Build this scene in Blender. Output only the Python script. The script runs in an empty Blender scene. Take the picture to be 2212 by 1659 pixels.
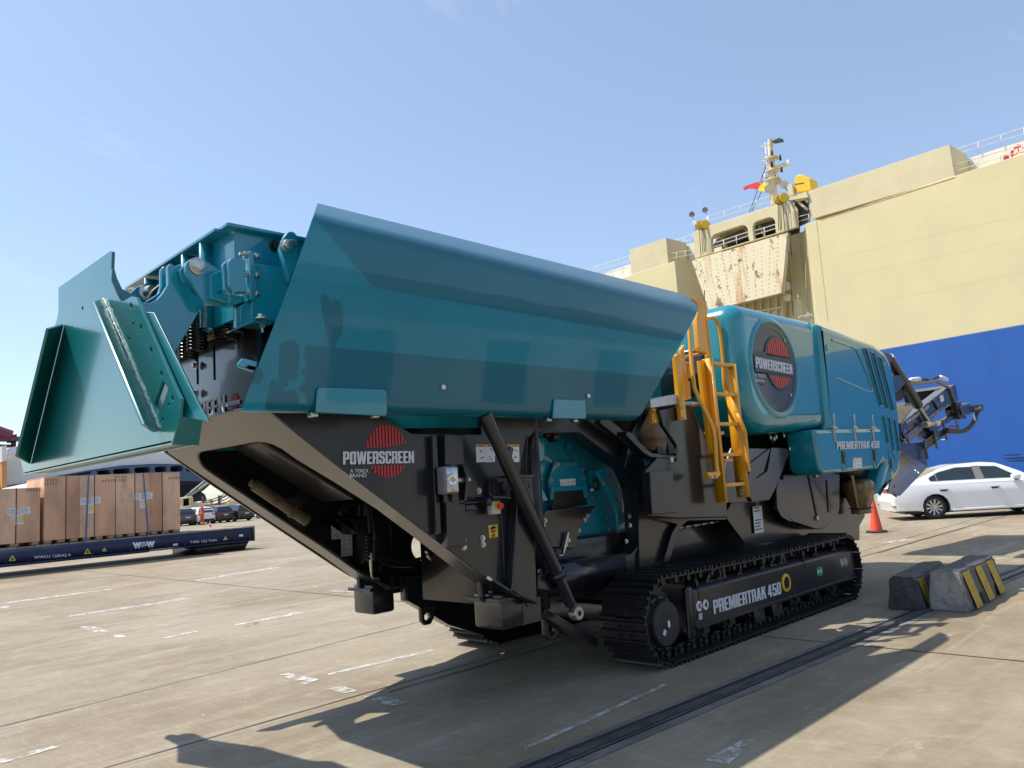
import bpy, bmesh, math, random
from mathutils import Vector, Matrix
from mathutils.geometry import tessellate_polygon
random.seed(7)
S = bpy.context.scene
COL = S.collection

# ------------------------------------------------------------------ camera
# +X runs along the crusher (towards its discharge conveyor), +Y away from the camera, Z up, metres
CAMH = 1.68
RX = Vector((0.71309014, 0.04285438, 0.69976135))     # world axes seen in the camera (right, down, forward)
RY = Vector((-0.69777082, 0.14013729, 0.70247948))
RZ = Vector((-0.06795833, -0.98920425, 0.12983306))
FPX, PW, PH = 1680.0, 2212.0, 1659.0
cam = bpy.data.cameras.new('camera'); camo = bpy.data.objects.new('camera', cam); COL.objects.link(camo)
cam.sensor_fit = 'HORIZONTAL'; cam.sensor_width = 36.0; cam.lens = FPX / PW * 36.0
cam.clip_start = 0.05; cam.clip_end = 6000
right = Vector((RX.x, RY.x, RZ.x)); down = Vector((RX.y, RY.y, RZ.y)); fwd = Vector((RX.z, RY.z, RZ.z))
m = Matrix((( right.x, -down.x, -fwd.x, 0), (right.y, -down.y, -fwd.y, 0), (right.z, -down.z, -fwd.z, CAMH), (0, 0, 0, 1)))
camo.matrix_world = m
S.camera = camo
S.render.resolution_x = 1024; S.render.resolution_y = 768

# ------------------------------------------------------------------ sun and sky
SUNDIR = Vector((-0.35, 0.47, 1.0)).normalized()          # towards the sun
w = bpy.data.worlds.new('World'); S.world = w; w.use_nodes = True
nt = w.node_tree; nt.nodes.clear()
out = nt.nodes.new('ShaderNodeOutputWorld'); bg = nt.nodes.new('ShaderNodeBackground')
sky = nt.nodes.new('ShaderNodeTexSky'); sky.sky_type = 'NISHITA'; sky.sun_disc = False
sky.sun_elevation = math.asin(SUNDIR.z)
sky.sun_rotation = math.atan2(SUNDIR.x, SUNDIR.y)
sky.air_density = 1.0; sky.dust_density = 0.7; sky.ozone_density = 2.5; sky.altitude = 0
bg.inputs['Strength'].default_value = 0.14
# thin high haze over the whole sky, with a few faint cirrus wisps
hz = nt.nodes.new('ShaderNodeMix'); hz.data_type = 'RGBA'; hz.inputs[7].default_value = (4.6, 5.3, 6.3, 1)
tc = nt.nodes.new('ShaderNodeTexCoord'); mpw = nt.nodes.new('ShaderNodeMapping'); mpw.inputs['Rotation'].default_value = (0.15, 0.2, 0.9); mpw.inputs['Scale'].default_value = (1.1, 9.0, 7.0)
nz = nt.nodes.new('ShaderNodeTexNoise'); nz.inputs['Scale'].default_value = 1.0; nz.inputs['Detail'].default_value = 7; nz.inputs['Roughness'].default_value = 0.55; nz.inputs['Distortion'].default_value = 0.4
mr = nt.nodes.new('ShaderNodeMapRange'); mr.inputs[1].default_value = 0.60; mr.inputs[2].default_value = 0.80; mr.inputs[3].default_value = 0.17; mr.inputs[4].default_value = 0.55
nt.links.new(tc.outputs['Generated'], mpw.inputs[0]); nt.links.new(mpw.outputs[0], nz.inputs['Vector']); nt.links.new(nz.outputs['Fac'], mr.inputs[0]); nt.links.new(mr.outputs[0], hz.inputs[0])
nt.links.new(sky.outputs[0], hz.inputs[6]); nt.links.new(hz.outputs[2], bg.inputs[0]); nt.links.new(bg.outputs[0], out.inputs[0])
sl = bpy.data.lights.new('sun', 'SUN'); so = bpy.data.objects.new('sun', sl); COL.objects.link(so)
sl.energy = 4.2; sl.angle = math.radians(0.53); sl.color = (1.0, 0.95, 0.86)
so.rotation_euler = (-SUNDIR).to_track_quat('-Z', 'Y').to_euler(); so.location = (0, 0, 40)
S.view_settings.view_transform = 'Standard'; S.view_settings.look = 'None'
S.view_settings.exposure = 0.45; S.view_settings.gamma = 1.0
S.view_settings.use_curve_mapping = False

# ------------------------------------------------------------------ photo pixel -> point on a plane
# windows of the photograph (source rectangle, width it was viewed at): a traced pixel gives a direction,
# the plane it is cut with (a machine side, the ground, a wall) gives the distance
ZOOM = {'0': ((0, 0, 3840), 2212), '1': ((0, 700, 1200), 1731), '2': ((500, 780, 1200), 2212), '3': ((600, 1500, 1700), 1825),
 '4': ((1550, 1500, 2500), 1659), '5': ((2150, 1700, 3400), 2212), '6': ((2350, 1050, 3500), 2008),
 '7': ((3150, 1200, 3840), 1431), '8': ((2200, 450, 3840), 2212), '9': ((0, 1550, 1000), 2212),
 '10': ((3100, 1700, 3840), 1754), 'A': ((2200, 2050, 2700), 1659), 'B': ((2700, 1900, 3300), 1659),
 'C': ((1300, 2050, 2300), 2212), 'D': ((1200, 1750, 1800), 1991), 'E': ((2400, 1100, 2900), 1037),
 'F': ((2850, 1650, 3350), 1659), 'G': ((3350, 1350, 3750), 1659), 'H': ((600, 2300, 2300), 2212),
 'I': ((3300, 2000, 3840), 1792), 'J': ((880, 740, 1800), 1775), 'K': ((1700, 900, 2700), 2212),
 'L': ((1950, 1550, 2450), 1382), 'M': ((60, 920, 800), 1364), 'N': ((2700, 1100, 3420), 1493),
 'P': ((2550, 480, 3100), 1185), 'Q': ((2200, 800, 2700), 2183), 'R': ((3400, 450, 3840), 2212),
 'S': ((620, 1830, 1020), 2212), 'T': ((0, 1580, 220), 1304), 'U': ((3300, 1650, 3840), 2212),
 'V': ((0, 2000, 1900), 2212), 'W': ((1900, 2000, 3840), 2212)}
CAMP = Vector((0, 0, CAMH))
def ray(k, x, y):
    (x0, y0, x1), wd = ZOOM[k]; s = (x1 - x0) / wd * PW / 3840.0
    d = Vector((x0 * PW / 3840 + s * x - PW / 2, y0 * PW / 3840 + s * y - PH / 2, FPX))
    return Vector((RX.dot(d), RY.dot(d), RZ.dot(d))).normalized()
def on(k, x, y, p, n):
    d = ray(k, x, y); n = Vector(n); return CAMP + d * ((Vector(p) - CAMP).dot(n) / d.dot(n))
def oy(k, x, y, v): return on(k, x, y, (0, v, 0), (0, 1, 0))
def ox(k, x, y, v): return on(k, x, y, (v, 0, 0), (1, 0, 0))
def oz(k, x, y, v=0.0): return on(k, x, y, (0, 0, v), (0, 0, 1))

# ------------------------------------------------------------------ materials
MATS = {}
def nd(t, k, **kw):
    n = t.nodes.new(k)
    for a, v in kw.items(): setattr(n, a, v)
    return n
def mat(name, col, rough=0.5, metal=0.0, coat=0.0, var=0.12, scale=3.0, bump=0.0, bscale=60.0, spec=0.5, stretch=None, dirt=None, dirt_amt=0.3, coat_rough=0.06, rvar=0.15, coat_ior=1.5):
    """painted or bare surface: base colour broken up by two noises, uneven gloss, fine relief, optional dirt colour"""
    if name in MATS: return MATS[name]
    M = bpy.data.materials.new(name); M.use_nodes = True; t = M.node_tree; b = t.nodes['Principled BSDF']
    b.inputs['Metallic'].default_value = metal
    b.inputs['Coat Weight'].default_value = coat; b.inputs['Coat Roughness'].default_value = coat_rough
    b.inputs['Specular IOR Level'].default_value = spec; b.inputs['Coat IOR'].default_value = coat_ior
    geo = nd(t, 'ShaderNodeNewGeometry'); mp = nd(t, 'ShaderNodeMapping'); t.links.new(geo.outputs['Position'], mp.inputs[0])
    if stretch: mp.inputs['Scale'].default_value = stretch
    n1 = nd(t, 'ShaderNodeTexNoise'); n1.inputs['Scale'].default_value = scale; n1.inputs['Detail'].default_value = 6
    t.links.new(mp.outputs[0], n1.inputs['Vector'])
    mx = nd(t, 'ShaderNodeMix', data_type='RGBA')
    r = nd(t, 'ShaderNodeMapRange'); r.inputs[1].default_value = 0.3; r.inputs[2].default_value = 0.7
    t.links.new(n1.outputs['Fac'], r.inputs[0]); t.links.new(r.outputs[0], mx.inputs[0])
    c = Vector(col[:3])
    mx.inputs[6].default_value = (*(c * (1 - var)), 1); mx.inputs[7].default_value = (*(c * (1 + var)), 1)
    last = mx.outputs[2]
    if dirt:
        n2 = nd(t, 'ShaderNodeTexNoise'); n2.inputs['Scale'].default_value = scale * 2.3; n2.inputs['Detail'].default_value = 9; n2.inputs['Roughness'].default_value = 0.65
        t.links.new(mp.outputs[0], n2.inputs['Vector'])
        r2 = nd(t, 'ShaderNodeMapRange'); r2.inputs[1].default_value = 0.5; r2.inputs[2].default_value = 0.72; r2.inputs[4].default_value = dirt_amt
        t.links.new(n2.outputs['Fac'], r2.inputs[0])
        m2 = nd(t, 'ShaderNodeMix', data_type='RGBA'); m2.inputs[7].default_value = (*dirt, 1)
        t.links.new(r2.outputs[0], m2.inputs[0]); t.links.new(last, m2.inputs[6]); last = m2.outputs[2]
    t.links.new(last, b.inputs['Base Color'])
    rr = nd(t, 'ShaderNodeMapRange'); rr.inputs[3].default_value = max(0.02, rough - rvar * rough); rr.inputs[4].default_value = min(1, rough + rvar * rough)
    t.links.new(n1.outputs['Fac'], rr.inputs[0]); t.links.new(rr.outputs[0], b.inputs['Roughness'])
    if bump > 0:
        n3 = nd(t, 'ShaderNodeTexNoise'); n3.inputs['Scale'].default_value = bscale; n3.inputs['Detail'].default_value = 4
        t.links.new(mp.outputs[0], n3.inputs['Vector'])
        bp = nd(t, 'ShaderNodeBump'); bp.inputs['Strength'].default_value = 1.0; bp.inputs['Distance'].default_value = bump
        t.links.new(n3.outputs['Fac'], bp.inputs['Height']); t.links.new(bp.outputs[0], b.inputs['Normal'])
        if coat > 0: t.links.new(bp.outputs[0], b.inputs['Coat Normal'])
    MATS[name] = M; return M
TEAL = mat('teal paint', (0.004, 0.235, 0.325), 0.30, coat=1.0, var=0.05, scale=0.9, bump=0.0012, bscale=1.5, coat_rough=0.035, coat_ior=1.6)
TEALH = mat('teal hood paint', (0.006, 0.235, 0.29), 0.22, coat=1.0, var=0.04, scale=0.8, bump=0.0008, bscale=2.2, coat_rough=0.03)
TEALD = mat('teal plate paint', (0.005, 0.150, 0.160), 0.30, coat=0.7, var=0.10, scale=1.6, stretch=(1, 1, 0.35), bump=0.0015, bscale=2.5, dirt=(0.05, 0.2, 0.2), dirt_amt=0.12, coat_rough=0.12)
SLATE = mat('slate grey paint', (0.0085, 0.0098, 0.0135), 0.36, coat=0.7, var=0.15, scale=1.2, bump=0.0010, bscale=2.0, dirt=(0.022, 0.024, 0.028), dirt_amt=0.25, coat_rough=0.14, spec=0.4)
BLACK = mat('black paint', (0.012, 0.012, 0.014), 0.38, coat=0.2, var=0.2, scale=3, dirt=(0.05, 0.047, 0.043), dirt_amt=0.15)
TRACKM = mat('black track steel', (0.011, 0.011, 0.012), 0.42, var=0.3, scale=9, bump=0.002, bscale=40, dirt=(0.06, 0.055, 0.05), dirt_amt=0.2)
YEL = mat('orange yellow paint', (0.74, 0.34, 0.008), 0.4, coat=0.4, var=0.08, scale=4, bump=0.0008, bscale=9, dirt=(0.35, 0.16, 0.02), dirt_amt=0.2)
ZINC = mat('zinc plated steel', (0.55, 0.54, 0.5), 0.35, metal=1.0, var=0.2, scale=30)
CHROME = mat('chrome steel', (0.7, 0.7, 0.7), 0.15, metal=1.0, var=0.05)
RUBBER = mat('black rubber hose', (0.01, 0.01, 0.01), 0.55, var=0.2, scale=20)
WHITE = mat('white vinyl', (0.75, 0.75, 0.76), 0.5, var=0.05, scale=8)
SILVER = mat('pale grey vinyl', (0.62, 0.63, 0.67), 0.45, var=0.06, scale=6)
REDV = mat('red vinyl', (0.55, 0.03, 0.035), 0.5, var=0.08, scale=6)
ORANGEV = mat('warning orange vinyl', (0.75, 0.30, 0.01), 0.5, var=0.05)
YELV = mat('yellow vinyl', (0.72, 0.55, 0.03), 0.5, var=0.06)
INK = mat('black ink', (0.015, 0.015, 0.015), 0.6, var=0.1)
GREENV = mat('green vinyl', (0.01, 0.28, 0.14), 0.45, var=0.05)
REDP = mat('red plastic', (0.6, 0.02, 0.02), 0.35, var=0.05)
CHECK = mat('checker plate', (0.5, 0.5, 0.49), 0.35, metal=0.9, var=0.15, scale=8, bump=0.004, bscale=55)

# ------------------------------------------------------------------ mesh helpers
def link(o, parent=None, label=None, cat=None, group=None, kind=None):
    COL.objects.link(o)
    if parent is not None:
        o.parent = parent
        if parent.type == 'EMPTY': o.matrix_parent_inverse = parent.matrix_basis.inverted()
    if label: o['label'] = label
    if cat: o['category'] = cat
    if group: o['group'] = group
    if kind: o['kind'] = kind
    return o
def islands(bm):
    seen = set(); res = []
    for v in bm.verts:
        if v in seen: continue
        st = [v]; seen.add(v); isl = []
        while st:
            a = st.pop(); isl.append(a)
            for e in a.link_edges:
                b = e.other_vert(a)
                if b not in seen: seen.add(b); st.append(b)
        res.append(isl)
    return res
def fin(name, bm, mt, parent=None, smooth=35, recalc=True, split=False, **kw):
    if split:
        """every loose piece becomes an object of its own"""
        o = None
        for isl in islands(bm):
            b2_ = bmesh.new(); mp = {v: b2_.verts.new(v.co) for v in isl}
            for f in {f for v in isl for f in v.link_faces}: b2_.faces.new([mp[v] for v in f.verts])
            o = fin(name, b2_, mt, parent, smooth, recalc, False, **kw)
        bm.free(); return o
    if recalc: bmesh.ops.recalc_face_normals(bm, faces=bm.faces[:])
    if smooth:
        th = math.radians(smooth)
        for e in bm.edges:
            if e.tag or len(e.link_faces) != 2 or e.calc_face_angle(0) > th: e.smooth = False
    me = bpy.data.meshes.new(name); bm.to_mesh(me); bm.free()
    for x in (mt if isinstance(mt, (list, tuple)) else [mt]): me.materials.append(x)
    if smooth:
        for p in me.polygons: p.use_smooth = True
    return link(bpy.data.objects.new(name, me), parent, **kw)
def root(name, loc, label, cat, group=None, rz=0.0):
    o = bpy.data.objects.new(name, None); o.location = loc; o.rotation_euler = (0, 0, rz); o.empty_display_size = 0.3
    link(o, None, label, cat, group); return o
def bx(bm, c, s, rot=None, bevel=0.0):
    r = bmesh.ops.create_cube(bm, size=1.0); vs = r['verts']
    M = Matrix.Translation(Vector(c)) @ (rot.to_4x4() if rot else Matrix.Identity(4)) @ Matrix.Diagonal((*s, 1))
    bmesh.ops.transform(bm, matrix=M, verts=vs)
    if bevel > 0:
        es = list({e for v in vs for e in v.link_edges})
        bmesh.ops.bevel(bm, geom=es, offset=bevel, segments=2, affect='EDGES', profile=0.5)
def b2(bm, x0, x1, y0, y1, z0, z1, bevel=0.0):
    bx(bm, ((x0 + x1) / 2, (y0 + y1) / 2, (z0 + z1) / 2), (abs(x1 - x0), abs(y1 - y0), abs(z1 - z0)), None, bevel)
def cyl(bm, p0, p1, r0, r1=None, seg=16, caps=True):
    p0 = Vector(p0); p1 = Vector(p1); r1 = r0 if r1 is None else r1
    q = (p1 - p0).to_track_quat('Z', 'Y').to_matrix()
    a = []; b = []
    for i in range(seg):
        t = 2 * math.pi * i / seg; d = q @ Vector((math.cos(t), math.sin(t), 0))
        a.append(bm.verts.new(p0 + d * r0)); b.append(bm.verts.new(p1 + d * r1))
    for i in range(seg):
        j = (i + 1) % seg; bm.faces.new((a[i], a[j], b[j], b[i]))
    if caps: bm.faces.new(a[::-1]); bm.faces.new(b)
def lathe(bm, o, axis, prof, seg=32):
    """prof: (distance along axis, radius)"""
    o = Vector(o); q = Vector(axis).normalized().to_track_quat('Z', 'Y').to_matrix(); rings = []
    for h, r in prof:
        if r < 1e-5: rings.append([bm.verts.new(o + q @ Vector((0, 0, h)))])
        else: rings.append([bm.verts.new(o + q @ Vector((r * math.cos(2 * math.pi * i / seg), r * math.sin(2 * math.pi * i / seg), h))) for i in range(seg)])
    for a, b in zip(rings, rings[1:]):
        for i in range(seg):
            j = (i + 1) % seg
            if len(a) == 1 and len(b) == 1: continue
            if len(a) == 1: bm.faces.new((a[0], b[j], b[i]))
            elif len(b) == 1: bm.faces.new((a[i], a[j], b[0]))
            else: bm.faces.new((a[i], a[j], b[j], b[i]))
def smoothpath(pts, n=6):
    pts = [Vector(p) for p in pts]; o = []
    for i in range(len(pts) - 1):
        p0 = pts[max(i - 1, 0)]; p1 = pts[i]; p2 = pts[i + 1]; p3 = pts[min(i + 2, len(pts) - 1)]
        for k in range(n):
            t = k / n
            o.append(0.5 * ((2 * p1) + (-p0 + p2) * t + (2 * p0 - 5 * p1 + 4 * p2 - p3) * t * t + (-p0 + 3 * p1 - 3 * p2 + p3) * t ** 3))
    o.append(pts[-1]); return o
def tube(bm, pts, r, seg=8, closed=False):
    pts = [Vector(p) for p in pts]; rings = []; n = len(pts); up = None
    for i, p in enumerate(pts):
        a = pts[i - 1] if (i > 0 or closed) else p; b = pts[(i + 1) % n] if (i < n - 1 or closed) else p
        d = (b - a).normalized()
        if up is None: up = d.orthogonal().normalized()
        up = (up - d * up.dot(d)).normalized(); sd = d.cross(up)
        rings.append([bm.verts.new(p + (up * math.cos(2 * math.pi * k / seg) + sd * math.sin(2 * math.pi * k / seg)) * r) for k in range(seg)])
    for i in range(n if closed else n - 1):
        A = rings[i]; B = rings[(i + 1) % n]
        for k in range(seg):
            j = (k + 1) % seg; bm.faces.new((A[k], A[j], B[j], B[k]))
    if not closed: bm.faces.new(rings[0][::-1]); bm.faces.new(rings[-1])
def fillet(pts, n=5):
    """2-D loop; an entry (x, y, r) gets its corner rounded"""
    out = []; N = len(pts)
    for i, p in enumerate(pts):
        P = Vector(p[:2]); r = p[2] if len(p) > 2 else 0
        if r <= 0: out.append(P); continue
        a = (Vector(pts[i - 1][:2]) - P); b = (Vector(pts[(i + 1) % N][:2]) - P)
        la, lb = a.length, b.length; a.normalize(); b.normalize()
        ang = a.angle(b); d = min(r / math.tan(ang / 2), la * 0.48, lb * 0.48); rr = d * math.tan(ang / 2)
        c = P + (a + b).normalized() * (rr / math.sin(ang / 2))
        s = P + a * d - c; e = P + b * d - c; th = s.angle(e); sg = 1 if (s.x * e.y - s.y * e.x) > 0 else -1
        for k in range(n + 1):
            t = sg * th * k / n; out.append(c + Vector((s.x * math.cos(t) - s.y * math.sin(t), s.x * math.sin(t) + s.y * math.cos(t))))
    return out
def plate(name, loops, o, u, v, n, th, mt, parent=None, bevel=0.004, bres=1, smooth=40, **kw):
    """solid plate: outer loop and holes in (u, v), thickness th along n starting at the loop plane"""
    cu = bpy.data.curves.new('c', 'CURVE'); cu.dimensions = '2D'; cu.fill_mode = 'BOTH'
    cu.extrude = max(th / 2 - bevel, 0.0); cu.bevel_depth = bevel; cu.bevel_resolution = bres; cu.offset = -bevel
    for lp in loops:
        sp = cu.splines.new('POLY'); sp.points.add(len(lp) - 1); sp.use_cyclic_u = True
        for q, p in zip(sp.points, lp): q.co = (p[0], p[1], 0, 1)
    co = bpy.data.objects.new('c', cu); me = bpy.data.meshes.new_from_object(co)
    bpy.data.objects.remove(co); bpy.data.curves.remove(cu)
    bm = bmesh.new(); bm.from_mesh(me); bpy.data.meshes.remove(me)
    bmesh.ops.remove_doubles(bm, verts=bm.verts[:], dist=1e-5)
    for f in bm.faces: f.normal_update()
    for e in bm.edges:                                       # keep the flat faces flat, only the rounded edge is smooth
        e.tag = len(e.link_faces) == 2 and (abs(e.link_faces[0].normal.z) > .9999) != (abs(e.link_faces[1].normal.z) > .9999)
    o = Vector(o); u = Vector(u); v = Vector(v); n = Vector(n)
    for q in bm.verts: q.co = o + u * q.co.x + v * q.co.y + n * (q.co.z + th / 2)
    return fin(name, bm, mt, parent, smooth, **kw)
def tr_y(k, pts, y):
    r = []
    for p in pts:
        q = oy(k, p[0], p[1], y); r.append((q.x, q.z, p[2]) if len(p) > 2 else (q.x, q.z))
    return fillet(r)
def tr_x(k, pts, x):
    r = []
    for p in pts:
        q = ox(k, p[0], p[1], x); r.append((q.y, q.z, p[2]) if len(p) > 2 else (q.y, q.z))
    return fillet(r)
def py(name, k, pts, y, th, mt, parent, holes=(), bevel=0.004, **kw):
    """plate whose outline is traced in window k on the plane y; it gets thicker away from the camera"""
    loops = [tr_y(k, pts, y)] + [tr_y(hk, hp, y) for hk, hp in holes]
    return plate(name, loops, (0, y, 0), (1, 0, 0), (0, 0, 1), (0, 1, 0), th, mt, parent, bevel, **kw)
def px(name, k, pts, x, th, mt, parent, holes=(), bevel=0.004, **kw):
    loops = [tr_x(k, pts, x)] + [tr_x(hk, hp, x) for hk, hp in holes]
    return plate(name, loops, (x, 0, 0), (0, 1, 0), (0, 0, 1), (1, 0, 0), th, mt, parent, bevel, **kw)
def quadplate(name, p, th, mt, parent, bevel=0.004, **kw):
    """flat plate through any four or more coplanar points, thickened away from the camera"""
    p = [Vector(q) for q in p]; o = p[0]; u = (p[1] - p[0]).normalized(); n = u.cross(p[-1] - p[0]).normalized()
    if n.dot(o - CAMP) < 0: n = -n
    v = n.cross(u)
    return plate(name, [[((q - o).dot(u), (q - o).dot(v)) for q in p]], o, u, v, n, th, mt, parent, bevel, **kw)
def circ(cx, cy, r, n=24): return [(cx + r * math.cos(2 * math.pi * i / n), cy + r * math.sin(2 * math.pi * i / n)) for i in range(n)]
def text(name, body, lb, rb, lt, mt, parent, bold=0.0, th=0.003, **kw):
    """lettering fitted to the parallelogram left-bottom, right-bottom, left-top"""
    lb, rb, lt = Vector(lb), Vector(rb), Vector(lt)
    cu = bpy.data.curves.new('t', 'FONT'); cu.body = body; cu.size = 1; cu.offset = bold * 1.9; cu.space_character = 1.0 + bold * 5; cu.resolution_u = 3
    to = bpy.data.objects.new('t', cu); me = bpy.data.meshes.new_from_object(to)
    bpy.data.objects.remove(to); bpy.data.curves.remove(cu)
    xs = [q.co.x for q in me.vertices]; ys = [q.co.y for q in me.vertices]
    x0, x1, y0, y1 = min(xs), max(xs), min(ys), max(ys)
    u = (rb - lb) / (x1 - x0); v = (lt - lb) / (y1 - y0)
    n = u.cross(v).normalized()
    bm = bmesh.new(); bm.from_mesh(me); bpy.data.meshes.remove(me)
    for q in bm.verts: q.co = lb + u * (q.co.x - x0) + v * (q.co.y - y0)
    r = bmesh.ops.extrude_face_region(bm, geom=bm.faces[:])
    bmesh.ops.translate(bm, verts=[g for g in r['geom'] if isinstance(g, bmesh.types.BMVert)], vec=n * th)
    return fin(name, bm, mt, parent, 0, **kw)
# heavy condensed block capitals, as printed on the machine: outline and counters of each letter in a unit-high cell
def _glyphs():
    w, q, t, c = .5, .19, .15, .08; G = {}
    box = lambda a, b, x, y, k: [(a + k, b), (x - k, b), (x, b + k), (x, y - k), (x - k, y), (a + k, y), (a, y - k), (a, b + k)]
    G['O'] = G['0'] = (w, [box(0, 0, w, 1, c), box(q, t, w - q, 1 - t, .02)])
    G['C'] = (w, [[(c, 0), (w - c, 0), (w, c), (w, .36), (w - q, .36), (w - q, t), (q, t), (q, 1 - t), (w - q, 1 - t), (w - q, .64), (w, .64), (w, 1 - c), (w - c, 1), (c, 1), (0, 1 - c), (0, c)]])
    G['E'] = (.42, [[(0, 0), (.42, 0), (.42, t), (q, t), (q, .43), (.39, .43), (.39, .57), (q, .57), (q, 1 - t), (.42, 1 - t), (.42, 1), (0, 1)]])
    G['P'] = (w, [[(0, 0), (q, 0), (q, .38), (w - c, .38), (w, .38 + c), (w, 1 - c), (w - c, 1), (0, 1)], [(q, .38 + t), (w - q, .38 + t), (w - q, 1 - t), (q, 1 - t)]])
    G['R'] = (w, [[(0, 0), (q, 0), (q, .40), (w - q, .40), (w - q, 0), (w, 0), (w, .40), (w - .05, .47), (w, .54), (w, 1 - c), (w - c, 1), (0, 1)], [(q, .54), (w - q, .54), (w - q, 1 - t), (q, 1 - t)]])
    G['W'] = (.8, [[(0, 1), (.12, 0), (.33, 0), (.4, .5), (.47, 0), (.68, 0), (.8, 1), (.62, 1), (.56, .42), (.49, 1), (.31, 1), (.24, .42), (.18, 1)]])
    G['S'] = (w, [[(0, c), (c, 0), (w - c, 0), (w, c), (w, .45), (w - c, .56), (q, .66), (q, 1 - t), (w - q, 1 - t), (w - q, .68), (w, .68), (w, 1 - c), (w - c, 1), (c, 1), (0, 1 - c), (0, .60), (c, .49), (w - q, .38), (w - q, t), (q, t), (q, .33), (0, .33)]])
    G['N'] = (w, [[(0, 0), (.17, 0), (.17, .55), (w - .17, 0), (w, 0), (w, 1), (w - .17, 1), (w - .17, .45), (.17, 1), (0, 1)]])
    G['M'] = (.68, [[(0, 0), (.18, 0), (.18, .6), (.27, 0), (.41, 0), (.5, .6), (.5, 0), (.68, 0), (.68, 1), (.43, 1), (.34, .45), (.25, 1), (0, 1)]])
    G['I'] = (.2, [[(0, 0), (.2, 0), (.2, 1), (0, 1)]])
    G['T'] = (.46, [[(.13, 0), (.33, 0), (.33, 1 - t), (.46, 1 - t), (.46, 1), (0, 1), (0, 1 - t), (.13, 1 - t)]])
    G['A'] = (.52, [[(0, 0), (.19, 0), (.21, .18), (.31, .18), (.33, 0), (.52, 0), (.38, 1), (.14, 1)], [(.225, .32), (.295, .32), (.26, .72)]])
    G['K'] = (.54, [[(0, 0), (q, 0), (q, .35), (.26, .46), (.33, 0), (.54, 0), (.39, .58), (.52, 1), (.32, 1), (q, .62), (q, 1), (0, 1)]])
    G['4'] = (.52, [[(.24, 0), (.42, 0), (.42, .2), (.52, .2), (.52, .34), (.42, .34), (.42, 1), (.2, 1), (0, .36), (0, .2), (.24, .2)], [(.14, .34), (.24, .34), (.24, .72)]])
    G['5'] = (w, [[(0, .3), (0, c), (c, 0), (w - c, 0), (w, c), (w, .56), (w - c, .65), (q, .65), (q, 1 - t), (w - .03, 1 - t), (w - .03, 1), (0, 1), (0, .45), (q, .45), (q + .02, .5), (w - q, .5), (w - q, t), (q, t), (q, .3)]])
    return G
GLYPH = _glyphs()
def heavy(name, body, lb, rb, lt, mt, parent, th=.003):
    lb, rb, lt = Vector(lb), Vector(rb), Vector(lt); x = 0; loops = []
    for ch in body:
        if ch == ' ': x += .16; continue
        wd, ls = GLYPH[ch]
        for l in ls: loops.append([(x + a, b) for a, b in l])
        x += wd + .055
    x -= .055; u = (rb - lb) / x; v = lt - lb; n = u.cross(v).normalized()
    return plate(name, loops, lb, u, v, n, th, mt, parent, 0.0, smooth=0)
def decal(name, k, pts, y, mt, parent, proud=0.004, **kw):
    """thin label on the near face y"""
    loops = [tr_y(k, pts, y)]
    return plate(name, loops, (0, y - proud, 0), (1, 0, 0), (0, 0, 1), (0, 1, 0), proud - 0.0005, mt, parent, 0.0, smooth=0, **kw)
def bolt(bm, p, n, r=0.012, h=0.012):
    p = Vector(p); n = Vector(n).normalized(); cyl(bm, p, p + n * h * 0.25, r * 1.55, seg=12); cyl(bm, p + n * h * 0.2, p + n * h, r, seg=6)
def bolts(name, pts, n, parent, r=0.012, h=0.014, mt=None):
    for p in pts:
        bm = bmesh.new(); bolt(bm, p, n, r, h); fin(name, bm, mt or ZINC, parent, 30)
NY = (0, -1, 0)
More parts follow.
